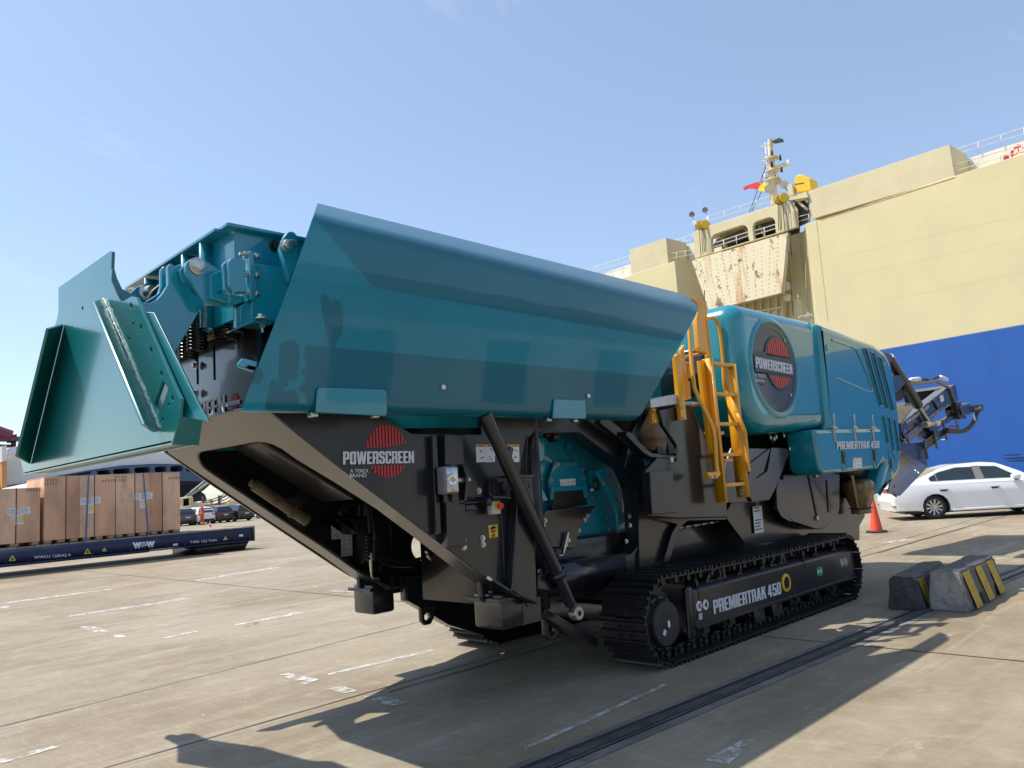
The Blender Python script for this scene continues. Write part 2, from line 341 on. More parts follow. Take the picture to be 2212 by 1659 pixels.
# ------------------------------------------------------------------ the ground
def ground_mat():
    M = bpy.data.materials.new('worn concrete'); M.use_nodes = True; t = M.node_tree; b = t.nodes['Principled BSDF']; L = t.links.new
    geo = nd(t, 'ShaderNodeNewGeometry')
    def noise(scale, sc, detail=6, rough=0.55, rot=0.0, dist=0.0):
        mp = nd(t, 'ShaderNodeMapping'); mp.inputs['Scale'].default_value = sc; mp.inputs['Rotation'].default_value = (0, 0, rot)
        L(geo.outputs['Position'], mp.inputs[0]); n = nd(t, 'ShaderNodeTexNoise'); n.inputs['Scale'].default_value = scale
        n.inputs['Detail'].default_value = detail; n.inputs['Roughness'].default_value = rough; n.inputs['Distortion'].default_value = dist
        L(mp.outputs[0], n.inputs['Vector']); return n.outputs['Fac']
    def rng(s, a, bb, lo=0.0, hi=1.0):
        r = nd(t, 'ShaderNodeMapRange'); r.inputs[1].default_value = a; r.inputs[2].default_value = bb; r.inputs[3].default_value = lo; r.inputs[4].default_value = hi
        L(s, r.inputs[0]); return r.outputs[0]
    def mixc(f, a, c):
        m = nd(t, 'ShaderNodeMix', data_type='RGBA'); L(f, m.inputs[0])
        if isinstance(a, tuple): m.inputs[6].default_value = (*a, 1)
        else: L(a, m.inputs[6])
        if isinstance(c, tuple): m.inputs[7].default_value = (*c, 1)
        else: L(c, m.inputs[7])
        return m.outputs[2]
    big = noise(0.28, (1, 1, 1), 8, 0.62, 0, 0.8)
    c = mixc(rng(big, 0.38, 0.62), (0.226, 0.175, 0.110), (0.330, 0.276, 0.193))
    warm = noise(0.20, (0.6, 1.2, 1), 8, 0.66, 0.1, 1.0)
    c = mixc(rng(warm, 0.50, 0.70, 0, 0.65), c, (0.246, 0.156, 0.077))
    cool = noise(0.6, (0.5, 1.2, 1), 8, 0.68, -0.05, 0.8)
    c = mixc(rng(cool, 0.48, 0.70, 0, 0.6), c, (0.318, 0.282, 0.214))
    streak = noise(1.6, (0.22, 2.2, 1), 10, 0.72, 0.06, 0.6)                # tyre and scrape marks, mostly along the quay
    c = mixc(rng(streak, 0.53, 0.68, 0, 0.6), c, (0.420, 0.363, 0.270))
    darks = noise(1.1, (0.25, 1.6, 1), 10, 0.72, -0.1, 0.7)
    c = mixc(rng(darks, 0.53, 0.68, 0, 0.6), c, (0.162, 0.129, 0.087))
    mott = noise(3.4, (1, 1, 1), 10, 0.78, 0, 0.6)                          # mottled wear
    c = mixc(rng(mott, 0.52, 0.68, 0, 0.45), c, (0.420, 0.369, 0.275))
    c = mixc(rng(mott, 0.46, 0.30, 0, 0.45), c, (0.168, 0.132, 0.087))
    broom = noise(11.0, (3.4, 0.30, 1), 7, 0.78, 0.08, 0.2)                 # broom finish across the quay
    c = mixc(rng(broom, 0.54, 0.70, 0, 0.5), c, (0.438, 0.380, 0.285))
    c = mixc(rng(broom, 0.46, 0.30, 0, 0.45), c, (0.162, 0.129, 0.089))
    for sc_, rt in (((2.6, 0.14, 1), 0.35), ((0.14, 2.6, 1), -0.22), ((2.0, 0.16, 1), -0.5)):   # pale scratches in several directions
        scr = noise(4.2, sc_, 9, 0.78, rt)
        c = mixc(rng(scr, 0.655, 0.69, 0, 0.5), c, (0.504, 0.455, 0.356))
    spot = noise(0.9, (1, 1, 1), 10, 0.74, 0, 1.4)
    c = mixc(rng(spot, 0.640, 0.665, 0, 0.6), c, (0.516, 0.473, 0.382))        # worn pale patches
    stain = noise(0.75, (1, 1, 1), 8, 0.7, 0, 1.0)
    c = mixc(rng(stain, 0.335, 0.29, 0, 0.6), c, (0.102, 0.083, 0.059))      # oil drips
    grit = noise(60, (1, 1, 1), 4, 0.85)
    c = mixc(rng(grit, 0.56, 0.75, 0, 0.4), c, (0.132, 0.110, 0.079))
    c = mixc(rng(grit, 0.42, 0.28, 0, 0.3), c, (0.480, 0.426, 0.325))
    L(c, b.inputs['Base Color'])
    L(rng(streak, 0.3, 0.7, 0.78, 0.58), b.inputs['Roughness'])
    b.inputs['Specular IOR Level'].default_value = 0.35
    bp = nd(t, 'ShaderNodeBump'); bp.inputs['Distance'].default_value = 0.004; bp.inputs['Strength'].default_value = 0.5
    add = nd(t, 'ShaderNodeMath', operation='ADD'); L(broom, add.inputs[0]); L(grit, add.inputs[1]); L(add.outputs[0], bp.inputs['Height'])
    L(bp.outputs[0], b.inputs['Normal']); return M
GROUND = ground_mat()
bm = bmesh.new()
xs = [-900, -60, -12, 0, 12, 30, 62.0]; ys = [-900, -60, -12, 0, 12, 40, 120, 900]
vs = [[bm.verts.new((x, y, 0)) for y in ys] for x in xs]
for i in range(len(xs) - 1):
    for j in range(len(ys) - 1): bm.faces.new((vs[i][j], vs[i + 1][j], vs[i + 1][j + 1], vs[i][j + 1]))
ground = fin('ground', bm, GROUND, None, 0, kind='structure')
# the basin beyond the quay edge
WATER = mat('harbour water', (0.03, 0.05, 0.055), 0.12, var=0.2, scale=0.3, bump=0.05, bscale=0.8)
bm = bmesh.new(); f = [bm.verts.new(p) for p in ((62.5, -900, -2.2), (1800, -900, -2.2), (1800, 900, -2.2), (62.5, 900, -2.2))]; bm.faces.new(f)
fin('water', bm, WATER, None, 0, kind='structure')
bm = bmesh.new(); b2(bm, 62.0, 62.6, -900, 900, -4, -0.01); fin('quay_edge', bm, mat('quay concrete', (0.25, 0.23, 0.2), 0.8), ground, 0)
JOINT = mat('joint filler', (0.045, 0.04, 0.034), 0.85, var=0.4, scale=5)
def strip(name, a, b, wd, mt, z=0.004, parent=ground, th=0.003, jag=0.0):
    a = Vector((a[0], a[1], 0)); b = Vector((b[0], b[1], 0)); d = (b - a).normalized(); s = Vector((-d.y, d.x, 0)) * wd / 2
    n = max(1, int((b - a).length / 0.35)) if jag > 0 else 1
    bm = bmesh.new(); L = []; R = []
    for i in range(n + 1):
        p = a.lerp(b, i / n); o = s.normalized() * random.uniform(-jag, jag); k = 1 + random.uniform(-.3, .3) * (jag > 0)
        L.append(bm.verts.new((p + s * k + o) + Vector((0, 0, z)))); R.append(bm.verts.new((p - s * k + o) + Vector((0, 0, z))))
    for i in range(n): bm.faces.new((L[i], R[i], R[i + 1], L[i + 1]))
    return fin(name, bm, mt, parent, 0)
def g2(k, x, y): q = oz(k, x, y); return (q.x, q.y)
def ext(a, b, t0, t1):
    a = Vector(a); b = Vector(b); return a.lerp(b, t0), a.lerp(b, t1)
for a, b, t0, t1, wd in ((g2('H', 0, 678), g2('H', 1285, 310), -6, 14, 0.014), (g2('V', 0, 845), g2('V', 320, 765), -3, 30, 0.012),
                         (g2('10', 330, 915), g2('10', 1500, 580), -1.2, 6, 0.02), (g2('V', 520, 180), g2('V', 1300, 255), -3, 5, 0.02),
                         (g2('U', 1020, 1430), g2('U', 1770, 1210), -1, 6, 0.02)):
    p, q = ext(a, b, t0, t1); strip('joint', p, q, wd, JOINT, jag=0.004)
# sunken crane rail
ra, rb = Vector(g2('W', 150, 1003)), Vector(g2('W', 2212, 155)); rd = (rb - ra).normalized(); rn = Vector((-rd.y, rd.x))
RAILC = mat('rail bed concrete', (0.17, 0.16, 0.14), 0.8, var=0.3, scale=2, dirt=(0.06, 0.055, 0.05), dirt_amt=0.75, stretch=(1, 1, 1))
RAILS = mat('rail steel', (0.12, 0.112, 0.105), 0.5, metal=0.4, var=0.35, scale=6, dirt=(0.13, 0.11, 0.09), dirt_amt=0.5)
RAILG = mat('rail groove dirt', (0.022, 0.02, 0.018), 0.9, var=0.3)
def rl(name, off, wd, mt, z): 
    a = ra - rd * 30 + rn * off; b = ra + rd * 160 + rn * off; return strip(name, a, b, wd, mt, z)
rl('rail_bed', 0.0, 0.34, RAILC, 0.004); rl('rail_groove', 0.075, 0.05, RAILG, 0.008); rl('rail_groove', -0.075, 0.022, RAILG, 0.008); rl('rail_head', 0.0, 0.09, RAILS, 0.012)
# worn white paint
def worn():
    M = bpy.data.materials.new('worn white road paint'); M.use_nodes = True; t = M.node_tree; b = t.nodes['Principled BSDF']
    b.inputs['Base Color'].default_value = (0.62, 0.60, 0.57, 1); b.inputs['Roughness'].default_value = 0.75
    geo = nd(t, 'ShaderNodeNewGeometry'); n = nd(t, 'ShaderNodeTexNoise'); n.inputs['Scale'].default_value = 7; n.inputs['Detail'].default_value = 9; n.inputs['Roughness'].default_value = 0.75
    t.links.new(geo.outputs['Position'], n.inputs['Vector']); r = nd(t, 'ShaderNodeMapRange'); r.inputs[1].default_value = 0.42; r.inputs[2].default_value = 0.56; r.inputs[4].default_value = 0.85
    t.links.new(n.outputs['Fac'], r.inputs[0]); t.links.new(r.outputs[0], b.inputs['Alpha']); return M
WORN = worn()
def mark(k, pts):
    bm = bmesh.new(); vs = [bm.verts.new(oz(k, x, y) + Vector((0, 0, 0.005))) for x, y in pts]; bm.faces.new(vs); fin('paint_mark', bm, WORN, ground, 0)
for k, pts in (('V', ((1590, 715), (1655, 703), (1790, 742), (1700, 758))), ('V', ((1220, 620), (1260, 612), (1395, 640), (1330, 662))),
               ('V', ((340, 408), (400, 405), (480, 430), (420, 437))), ('V', ((480, 442), (530, 440), (555, 455), (505, 458))),
               ('V', ((290, 362), (300, 367), (830, 288), (800, 283))), ('V', ((20, 302), (30, 308), (500, 245), (480, 243))),
               ('V', ((705, 458), (730, 460), (870, 430), (850, 426))), ('V', ((0, 990), (0, 1010), (260, 935), (230, 930))),
               ('V', ((1020, 400), (1040, 403), (1330, 350), (1300, 344))), ('V', ((1430, 255), (1520, 258), (1640, 263), (1450, 248))),
               ('V', ((1430, 615), (1440, 622), (1900, 515), (1880, 508))), ('V', ((1430, 680), (1500, 668), (1560, 690), (1500, 700))),
               ('V', ((0, 320), (40, 318), (40, 326), (0, 330))), ('V', ((850, 205), (860, 209), (1230, 150), (1200, 146))),
               ('W', ((60, 925), (80, 930), (690, 650), (670, 645))), ('W', ((850, 975), (950, 990), (1080, 880), (1000, 890))),
               ('10', ((480, 795), (560, 800), (780, 770), (700, 762))), ('10', ((1290, 728), (1340, 735), (1355, 727), (1310, 722))),
               ('I', ((1120, 205), (1200, 220), (1260, 205), (1180, 196))), ('I', ((1440, 315), (1460, 327), (1610, 322), (1590, 314)))):
    mark(k, pts)

# ------------------------------------------------------------------ the crusher
YC = 5.53
def my(y): return 2 * YC - y
MC = root('mobile_crusher', (6.5, YC, 0), 'huge teal and slate grey tracked rock crusher with an orange yellow ladder', 'crusher')

# ---- crawler tracks
SPX, IDX, RP, TR = 5.94, 9.80, 0.372, 0.405
def pad_mesh():
    bm = bmesh.new(); b2(bm, -0.100, 0.102, -0.25, 0.25, -0.012, 0.0)
    for gx, h in ((-0.086, 0.034), (-0.006, 0.030), (0.074, 0.034)):
        for s in (0,):
            a = [bm.verts.new((gx + dx, yy, zz)) for yy in (-0.25, 0.25) for dx, zz in ((-0.014, -0.001), (0.014, -0.001), (0.007, h), (-0.007, h))]
            for q in ((0, 1, 2, 3), (7, 6, 5, 4), (0, 4, 5, 1), (1, 5, 6, 2), (2, 6, 7, 3), (3, 7, 4, 0)): bm.faces.new([a[i] for i in q])
    for yy in (-0.05, 0.05):
        for gx in (-0.045, 0.035): cyl(bm, (gx, yy, 0), (gx, yy, 0.011), 0.012, seg=6)
    bmesh.ops.recalc_face_normals(bm, faces=bm.faces[:]); me = bpy.data.meshes.new('track_pad'); bm.to_mesh(me); bm.free(); me.materials.append(TRACKM); return me
def link_mesh():
    bm = bmesh.new()
    for s in (-1, 1):
        y = 0.075 * s
        b2(bm, -0.095, 0.02, y - 0.02, y + 0.02, -0.095, -0.012, 0.006); b2(bm, 0.0, 0.118, y - 0.02 + 0.035 * s, y + 0.02 + 0.035 * s, -0.085, -0.012, 0.006)
        cyl(bm, (0.05, y + 0.05 * s, -0.055), (0.05, y + 0.085 * s, -0.055), 0.033, 0.028, 10)
    cyl(bm, (0.05, -.12, -.055), (0.05, .12, -.055), .02, seg=8); cyl(bm, (-.03, -.09, -.055), (-.03, .09, -.055), .02, seg=8)
    bmesh.ops.recalc_face_normals(bm, faces=bm.faces[:]); me = bpy.data.meshes.new('chain_link'); bm.to_mesh(me); bm.free(); me.materials.append(TRACKM); return me
PADM, LINKM = pad_mesh(), link_mesh()
def track_path(s):
    Ls = IDX - SPX; P = 2 * Ls + 2 * math.pi * RP; s %= P; sag = lambda t: 0.02 * math.sin(math.pi * t)
    if s < Ls: return Vector((IDX - s, 0, 0.034)), math.pi, Vector((0, 0, -1))
    s -= Ls
    if s < math.pi * RP:
        a = -math.pi / 2 - s / RP; n = Vector((math.cos(a), 0, math.sin(a))); return Vector((SPX, 0, TR)) + n * RP, 0, n
    s -= math.pi * RP
    if s < Ls: return Vector((SPX + s, 0, TR + RP - sag(s / Ls))), 0, Vector((0, 0, 1))
    s -= Ls; a = math.pi / 2 - s / RP; n = Vector((math.cos(a), 0, math.sin(a))); return Vector((IDX, 0, TR)) + n * RP, 0, n
def make_track(yo, d):
    """yo: outer edge of the pads, d: +1 when the machine's centre lies at larger y"""
    Y = lambda v: yo + d * v
    prof = [(Y(.055), .235), (Y(.04), .243), (Y(.04), .262), (Y(.06), .27), (Y(.06), .575), (Y(.075), .60), (Y(.14), .645), (Y(.36), .645), (Y(.44), .58), (Y(.44), .235)]
    bm = bmesh.new(); a = [bm.verts.new((6.40, y, z)) for y, z in prof]; b = [bm.verts.new((10.10, y, z)) for y, z in prof]
    n = len(prof)
    for i in range(n): bm.faces.new((a[i], a[(i + 1) % n], b[(i + 1) % n], b[i]))
    bm.faces.new(a); bm.faces.new(b[::-1])
    t = fin('track', bm, BLACK, MC, 30)
    P = 2 * (IDX - SPX) + 2 * math.pi * RP; N = 48
    for i in range(N):
        c, _, nn = track_path(P * i / N); zx = Vector((0, 1, 0)).cross(nn)
        R = Matrix((( zx.x, 0, nn.x), (zx.y, 1, nn.y), (zx.z, 0, nn.z))).to_4x4()
        for nm, me in (('track_pad', PADM), ('chain_link', LINKM)):
            o = bpy.data.objects.new(nm, me); COL.objects.link(o); o.parent = t
            o.matrix_local = Matrix.Translation(c + Vector((0, Y(.25), 0))) @ R
    # drive sprocket with bolted cover
    bm = bmesh.new(); cyl(bm, (SPX, Y(.20), TR), (SPX, Y(.30), TR), .285, seg=40)
    for i in range(20):
        an = 2 * math.pi * i / 20; bx(bm, (SPX + .295 * math.cos(an), Y(.25), TR + .295 * math.sin(an)), (.05, .07, .045), Matrix.Rotation(-an, 3, 'Y'))
    sp = fin('sprocket', bm, TRACKM, t, 30)
    cz = 0.372; cx = 5.935
    bm = bmesh.new(); lathe(bm, (cx, Y(.20), cz), (0, -d, 0), [(0, .245), (.075, .245), (.085, .235), (.09, .215), (.105, .205), (.14, .20), (.152, .19), (.156, .10), (.152, .055), (.158, .05), (.158, 0)], 48)
    cv = fin('drive_cover', bm, mat('drive cover black', (0.02, 0.02, 0.021), 0.5, var=0.2, scale=8), t, 30)
    for i in range(12):
        an = 2 * math.pi * i / 12 + .1; bm = bmesh.new(); bolt(bm, (cx + .228 * math.cos(an), Y(.112), cz + .228 * math.sin(an)), (0, -d, 0), .011, .016); fin('cover_bolt', bm, BLACK, cv, 30)
    bm = bmesh.new(); lathe(bm, (IDX, Y(.17), TR), (0, d, 0), [(0, 0), (0, .06), (.0, .12), (.015, .26), (.02, .315), (.14, .315), (.145, .26), (.16, .12), (.16, 0)], 40)
    fin('idler', bm, TRACKM, t, 30)
    for i in range(7):
        x = 6.62 + i * .48; bm = bmesh.new(); lathe(bm, (x, Y(.12), .175), (0, d, 0), [(0, 0), (0, .05), (.02, .06), (.025, .085), (.06, .09), (.065, .07), (.2, .07), (.205, .09), (.24, .085), (.26, .05), (.26, 0)], 20)
        b2(bm, x - .05, x + .05, Y(.085), Y(.10), .165, .245); fin('bottom_roller', bm, TRACKM, t, 30)
    for x in (7.62, 8.02):
        bm = bmesh.new(); b2(bm, x - .11, x + .11, Y(.07), Y(.085), .10, .25, .01); fin('chain_guide', bm, BLACK, t, 30)
    # brackets standing on the frame
    for x in (6.95, 7.35, 7.83, 8.24, 9.1, 9.62):
        bm = bmesh.new(); b2(bm, x - .012, x + .012, Y(.075), Y(.20), .575, .735, .006)
        for zz in (.65, .70): cyl(bm, (x - .02, Y(.11), zz), (x + .02, Y(.11), zz), .011, seg=8)
        cyl(bm, (x - .05, Y(.10), .615), (x, Y(.10), .655), .02, seg=8); fin('bracket', bm, BLACK, t, 30)
    for x in (6.9, 8.2):
        loop = fillet([(x - .20, .62), (x + .20, .62), (x + .16, .73, .03), (x - .10, .73, .03)])
        inner = fillet([(x - .14, .635), (x + .15, .635), (x + .12, .71, .015), (x - .08, .71, .015)])
        plate('carrier_housing', [loop, inner], (0, Y(.10), 0), (1, 0, 0), (0, 0, 1), (0, d, 0), .2, BLACK, t, .006)
        bm = bmesh.new(); b2(bm, x - .15, x + .15, Y(.14), Y(.29), .63, .715); fin('carrier_block', bm, BLACK, t, 0)
    for x, zc in ((6.50, .64), (8.74, .67)):
        bm = bmesh.new(); tube(bm, [(x + .0 * math.cos(a), Y(.13) + .06 * math.cos(a), zc + .065 * math.sin(a)) for a in [2 * math.pi * i / 18 for i in range(18)]], .017, 8, True)
        b2(bm, x - .013, x + .013, Y(.06), Y(.20), zc - .16, zc - .05, .005); fin('lashing_eye', bm, BLACK, t, 30)
    bm = bmesh.new(); b2(bm, 6.31, 6.42, Y(.06), Y(.12), .16, .64, .03); fin('end_guard', bm, BLACK, t, 30)
    # cross tube carrying the frame
    return t
T1 = make_track(4.16, 1); T2 = make_track(6.90, -1)
F = 4.22
heavy('frame_lettering', 'PREMIERTRAK 450', oy('5', 930, 1066, F) + Vector((0, -.004, 0)), oy('5', 1378, 932, F) + Vector((0, -.004, 0)), oy('5', 922, 976, F) + Vector((0, -.004, 0)), SILVER, T1)
bm = bmesh.new(); rc = oy('B', 682, 789, F); rc.y = F
lathe(bm, rc, (0, -1, 0), [(0, .075), (.012, .066), (.018, .074), (.016, .09), (.008, .098), (0, .098)], 40); fin('yellow_ring', bm, mat('ring yellow', (.72, .42, .02), .4, var=.05), T1, 40)
bm = bmesh.new(); cyl(bm, rc + Vector((0, -.004, 0)), rc + Vector((0, .002, 0)), .074, seg=30); fin('ring_bore', bm, BLACK, T1, 40)
def disc(name, c, r, mt, parent, th=.003, hole=0.0):
    lp = [circ(c.x, c.z, r, 28)] + ([circ(c.x, c.z, hole, 28)] if hole else [])
    return plate(name, lp, (0, c.y - th, 0), (1, 0, 0), (0, 0, 1), (0, 1, 0), th, mt, parent, 0, smooth=0)
def tri(name, pts, y, mt, parent, th=.0015): return plate(name, [pts], (0, y - th, 0), (1, 0, 0), (0, 0, 1), (0, 1, 0), th, mt, parent, 0, smooth=0)
for k, cx_, cy_, sgn, solid, ring in (('A', 1398, 740, -1, False, False), ('A', 1478, 722, -1, True, False), ('B', 1263, 580, 1, True, True), ('B', 1300, 570, 1, False, True)):
    c = oy(k, cx_, cy_, F); c.y = F - .001
    d_ = disc('direction_symbol', c, .048, WHITE, T1, hole=.042 if ring else 0)
    ink = WHITE if ring else INK
    if solid: tri('arrow', [(c.x + .026 * sgn, c.z), (c.x - .02 * sgn, c.z + .034), (c.x - .02 * sgn, c.z - .034)], F - .005, ink, T1)
    else:
        for ddx in (0, .022): tri('arrow', [(c.x + (.024 - ddx) * sgn, c.z), (c.x - (.004 + ddx) * sgn, c.z + .028), (c.x - (.014 + ddx) * sgn, c.z + .028), (c.x + (.010 - ddx) * sgn, c.z), (c.x - (.014 + ddx) * sgn, c.z - .028), (c.x - (.004 + ddx) * sgn, c.z - .028)], F - .005, ink, T1)
decal('rating_plate', 'A', ((1368, 822), (1440, 808), (1450, 905), (1365, 925)), F, INK, T1)
for i in range(5): decal('rating_line', 'A', ((1395, 835 + i * 16), (1438, 826 + i * 16), (1439, 836 + i * 16), (1396, 845 + i * 16)), F - .004, WHITE, T1, .0015)
decal('lashing_sign', 'B', ((998, 630), (1055, 620), (1062, 712), (1006, 722)), F, GREENV, T1)
decal('lashing_pictogram', 'B', ((1012, 660), (1026, 655), (1030, 690), (1016, 694)), F - .004, WHITE, T1, .0015); decal('lashing_pictogram', 'B', ((1040, 650), (1054, 648), (1056, 682), (1043, 684)), F - .004, WHITE, T1, .0015)
c = oy('A', 1018, 962, 4.20); bm = bmesh.new(); bx(bm, (c.x, 4.195, c.z), (.034, .003, .055)); fin('cover_tag', bm, WHITE, T1, 0)
c = oy('A', 970, 1070, 4.20); bm = bmesh.new(); bx(bm, (c.x, 4.199, c.z), (.04, .003, .05), Matrix.Rotation(.6, 3, 'Y')); fin('cover_tag', bm, SILVER, T1, 0)
# thin zinc bars at the idler end
for yy in (770, 905):
    a = oy('B', 1385 if yy == 770 else 1300, yy, 4.24); b = oy('B', 1488 if yy == 770 else 1452, yy + 3, 4.24); bm = bmesh.new(); cyl(bm, a, b, .006, seg=6); fin('grease_pipe', bm, ZINC, T1)

# ---- chassis
bm = bmesh.new(); b2(bm, 5.05, 10.6, 4.98, my(4.98), 0.64, 1.15, .02); CH = fin('chassis', bm, SLATE, MC)
bm = bmesh.new(); b2(bm, 6.5, 7.0, 4.6, my(4.6), .30, .55, .02); b2(bm, 9.1, 9.6, 4.6, my(4.6), .30, .55, .02); fin('axle_beam', bm, BLACK, CH)
bm = bmesh.new(); b2(bm, 5.85, 6.05, 4.66, my(4.66), .36, .52, .01); fin('cross_beam', bm, SLATE, CH)
LEG = [('0', (585, 893)), ('0', (730, 1008)), ('0', (1037, 1239)), ('0', (1069, 1262)), ('0', (1121, 1288)), ('0', (1142, 1311)), ('0', (1160, 1303)),
       ('4', (790, 640)), ('4', (772, 500)), ('4', (700, 482)), ('4', (708, 400)), ('4', (735, 260)), ('4', (770, 232)), ('4', (800, 190)), ('4', (812, 60)),
       ('4', (445, 60)), ('4', (445, 226)), ('4', (30, 222)), ('3', (1560, 205)), ('3', (1380, 100)), ('3', (1290, 20)), ('3', (660, 20))]
leg2 = [(q.x, q.z) for q in (oy(k, p[0], p[1], 4.5) for k, p in LEG)]
LP = plate('leg_plate', [leg2], (0, 4.5, 0), (1, 0, 0), (0, 0, 1), (0, 1, 0), .03, SLATE, CH, .004)
hc = oy('D', 1310, 985, 6.53)
LP2 = plate('leg_plate', [leg2], (0, 6.53, 0), (1, 0, 0), (0, 0, 1), (0, 1, 0), .03, SLATE, CH, .004)
# welded stiffener ribs and box column on the near plate
def rib(name, k, a, b, wd, y, out_, mt=SLATE, parent=None):
    A = oy(k, *a, y); B = oy(k, *b, y); d = (B - A).normalized(); s = Vector((d.z, 0, -d.x)) * wd / 2
    return plate(name, [[(q.x, q.z) for q in (A - s, B - s, B + s, A + s)]], (0, y - out_, 0), (1, 0, 0), (0, 0, 1), (0, 1, 0), out_ - .001, mt, parent or CH, .006, bres=2)
rib('stiffener', '4', (112, 240), (140, 880), .045, 4.5, .05)
rib('stiffener', '4', (225, 232), (245, 960), .18, 4.5, .075)
py('box_column', '4', ((690, 500), (780, 500), (815, 1338), (700, 1290), (650, 1250)), 4.40, .10, SLATE, CH, bevel=.012, bres=2)
py('column_cap', '4', ((640, 492), (790, 490), (790, 505), (640, 508)), 4.38, .13, SLATE, CH)
for c_ in ((540, 575), (605, 570), (738, 562)):
    q = oy('4', *c_, 4.40 if c_[0] > 700 else 4.44); bm = bmesh.new(); lathe(bm, q, (0, -1, 0), [(-.004, .05), (.004, .048), (.004, .03), (-.003, .028), (-.003, 0)], 20); fin('pipe_hole', bm, BLACK, CH)
py('pipe_block', '4', ((500, 515), (640, 505), (650, 690), (560, 690), (500, 640)), 4.45, .05, SLATE, CH, bevel=.006)
# weld beads
def weld(k, a, b, y, r=.006, parent=None):
    A = oy(k, *a, y); B = oy(k, *b, y); n = int((B - A).length / .02) + 2; bm = bmesh.new()
    tube(bm, [A.lerp(B, i / n) + Vector((random.uniform(-.002, .002), random.uniform(-.002, .002), 0)) for i in range(n + 1)], r, 6); fin('weld_bead', bm, SLATE, parent or CH)
weld('4', (128, 240), (156, 890), 4.495); weld('4', (566, 560), (600, 1210), 4.495); weld('4', (745, 240), (735, 490), 4.495)
# sloping underside: two strips joined by a cross face, open between them
A_ = oy('0', 585, 893, 4.5); B_ = oy('0', 1037, 1239, 4.5); sd = (B_ - A_).normalized(); sn = sd.cross(Vector((0, 1, 0))).normalized()
if sn.dot(A_ - CAMP) < 0: sn = -sn
UND = [('0', (350, 930)), ('0', (441, 903)), ('0', (525, 884)), ('0', (585, 891)), ('0', (730, 1008)), ('0', (1037, 1239)), ('0', (1121, 1290)), ('0', (1074, 1334)), ('0', (1037, 1265)),
       ('0', (986, 1232)), ('0', (894, 1160)), ('0', (814, 1100)), ('3', (1100, 520)), ('3', (850, 370)), ('3', (760, 305)), ('3', (700, 275)), ('3', (650, 262)), ('3', (600, 258)), ('3', (450, 285)), ('3', (260, 318)), ('3', (235, 328)),
       ('3', (228, 345)), ('3', (232, 368)), ('3', (245, 395)), ('3', (270, 425)), ('3', (300, 447)), ('3', (860, 820)), ('D', (0, 985)), ('D', (500, 1340)), ('D', (860, 1540)), ('D', (660, 1560)), ('D', (0, 1090)), ('3', (660, 740)), ('3', (50, 330))]
lp = []
for k, p in UND:
    q = on(k, p[0], p[1], A_, sn) - A_; lp.append((q.dot(sd), q.y))
plate('underside_face', [lp], A_, sd, (0, 1, 0), sn, .02, SLATE, CH, .003)
# rounded black lip round the opening
bm = bmesh.new(); tube(bm, [on(k, p[0], p[1], A_, sn) + sn * .015 for k, p in UND[8:30]], .016, 8); fin('opening_lip', bm, BLACK, CH)
# feet
for s in (0, 1):
    Y_ = (lambda v: v) if s == 0 else my
    bm = bmesh.new(); b2(bm, 4.20, 4.45, Y_(4.50), Y_(4.83), .585, .86, .03); b2(bm, 4.16, 4.50, Y_(4.48), Y_(4.85), .80, .83, .004)
    b2(bm, 4.42, 4.645, Y_(4.51), Y_(4.535), .59, .78); fin('foot_box', bm, SLATE, CH)
    # strut down to the track frame and sway plate
    if s == 1:
        py('sway_web', 'C', ((512, 452), (600, 500), (850, 650), (1110, 727), (1270, 680), (1270, 250), (500, 250)), 6.40, .13, SLATE, CH); continue
    p0 = oy('C', 1600, 540, 4.62); p1 = oy('C', 2050, 800, 4.62); dd = (p1 - p0).normalized(); nn = Vector((-dd.z, 0, dd.x)) * (.035 if s == 0 else .07)
    plate('strut', [[(q.x, q.z) for q in (p0 - nn, p1 - nn, p1 + nn, p0 + nn)]], (0, Y_(4.57), 0), (1, 0, 0), (0, 0, 1), (0, 1, 0), .1 if s == 0 else -.1, SLATE, CH, .006)
def ring_lug(k, x, y, yy, up=(0, 0, 1), parent=None, R=.078):
    c = oy(k, x, y, yy); h = .026
    lp = fillet([(c.x - R, c.z + R * 1.25), (c.x + R * 1.35, c.z + R * .95), (c.x + R, c.z - R * .35, .03), (c.x + R * .5, c.z - R, .03), (c.x - R * .5, c.z - R, .03), (c.x - R, c.z - R * .4, .03)])
    plate('lashing_lug', [lp, circ(c.x, c.z, R * .47)], (0, yy - h, 0), (1, 0, 0), (0, 0, 1), (0, 1, 0), 2 * h, BLACK, parent or CH, .014, bres=3)
ring_lug('C', 150, 315, 6.42); ring_lug('C', 1160, 375, 4.66); ring_lug('C', 660, 580, 6.30); ring_lug('C', 1690, 690, 4.66, R=.085)
# black front panel of the feeder with its lettering
FP = px('feeder_panel', '1', ((860, 935), (952, 905), (1385, 745), (1392, 748), (1392, 1168), (1310, 1192), (1080, 1252), (860, 1310)), 2.36, .03, mat('gloss black paint', (.014, .014, .017), .22, coat=.6, var=.15, scale=1.5, bump=.002, bscale=2), CH)
c0 = ox('1', 1390, 747, 2.36); c1 = ox('1', 1392, 1168, 2.36)
bm = bmesh.new(); b2(bm, 2.392, 4.4, c0.y, c0.y + .03, c1.z, c0.z - .003); fin('feeder_side', bm, BLACK, CH)
bm = bmesh.new(); b2(bm, 2.392, 4.4, my(c0.y) - .03, my(c0.y), c1.z, c0.z - .003); fin('feeder_side', bm, BLACK, CH)
bm = bmesh.new(); b2(bm, 2.38, 4.6, c0.y + .05, my(c0.y) - .05, c1.z - .05, c1.z + .3); fin('feeder_pan', bm, BLACK, CH)
e = Vector((-.006, 0, 0))
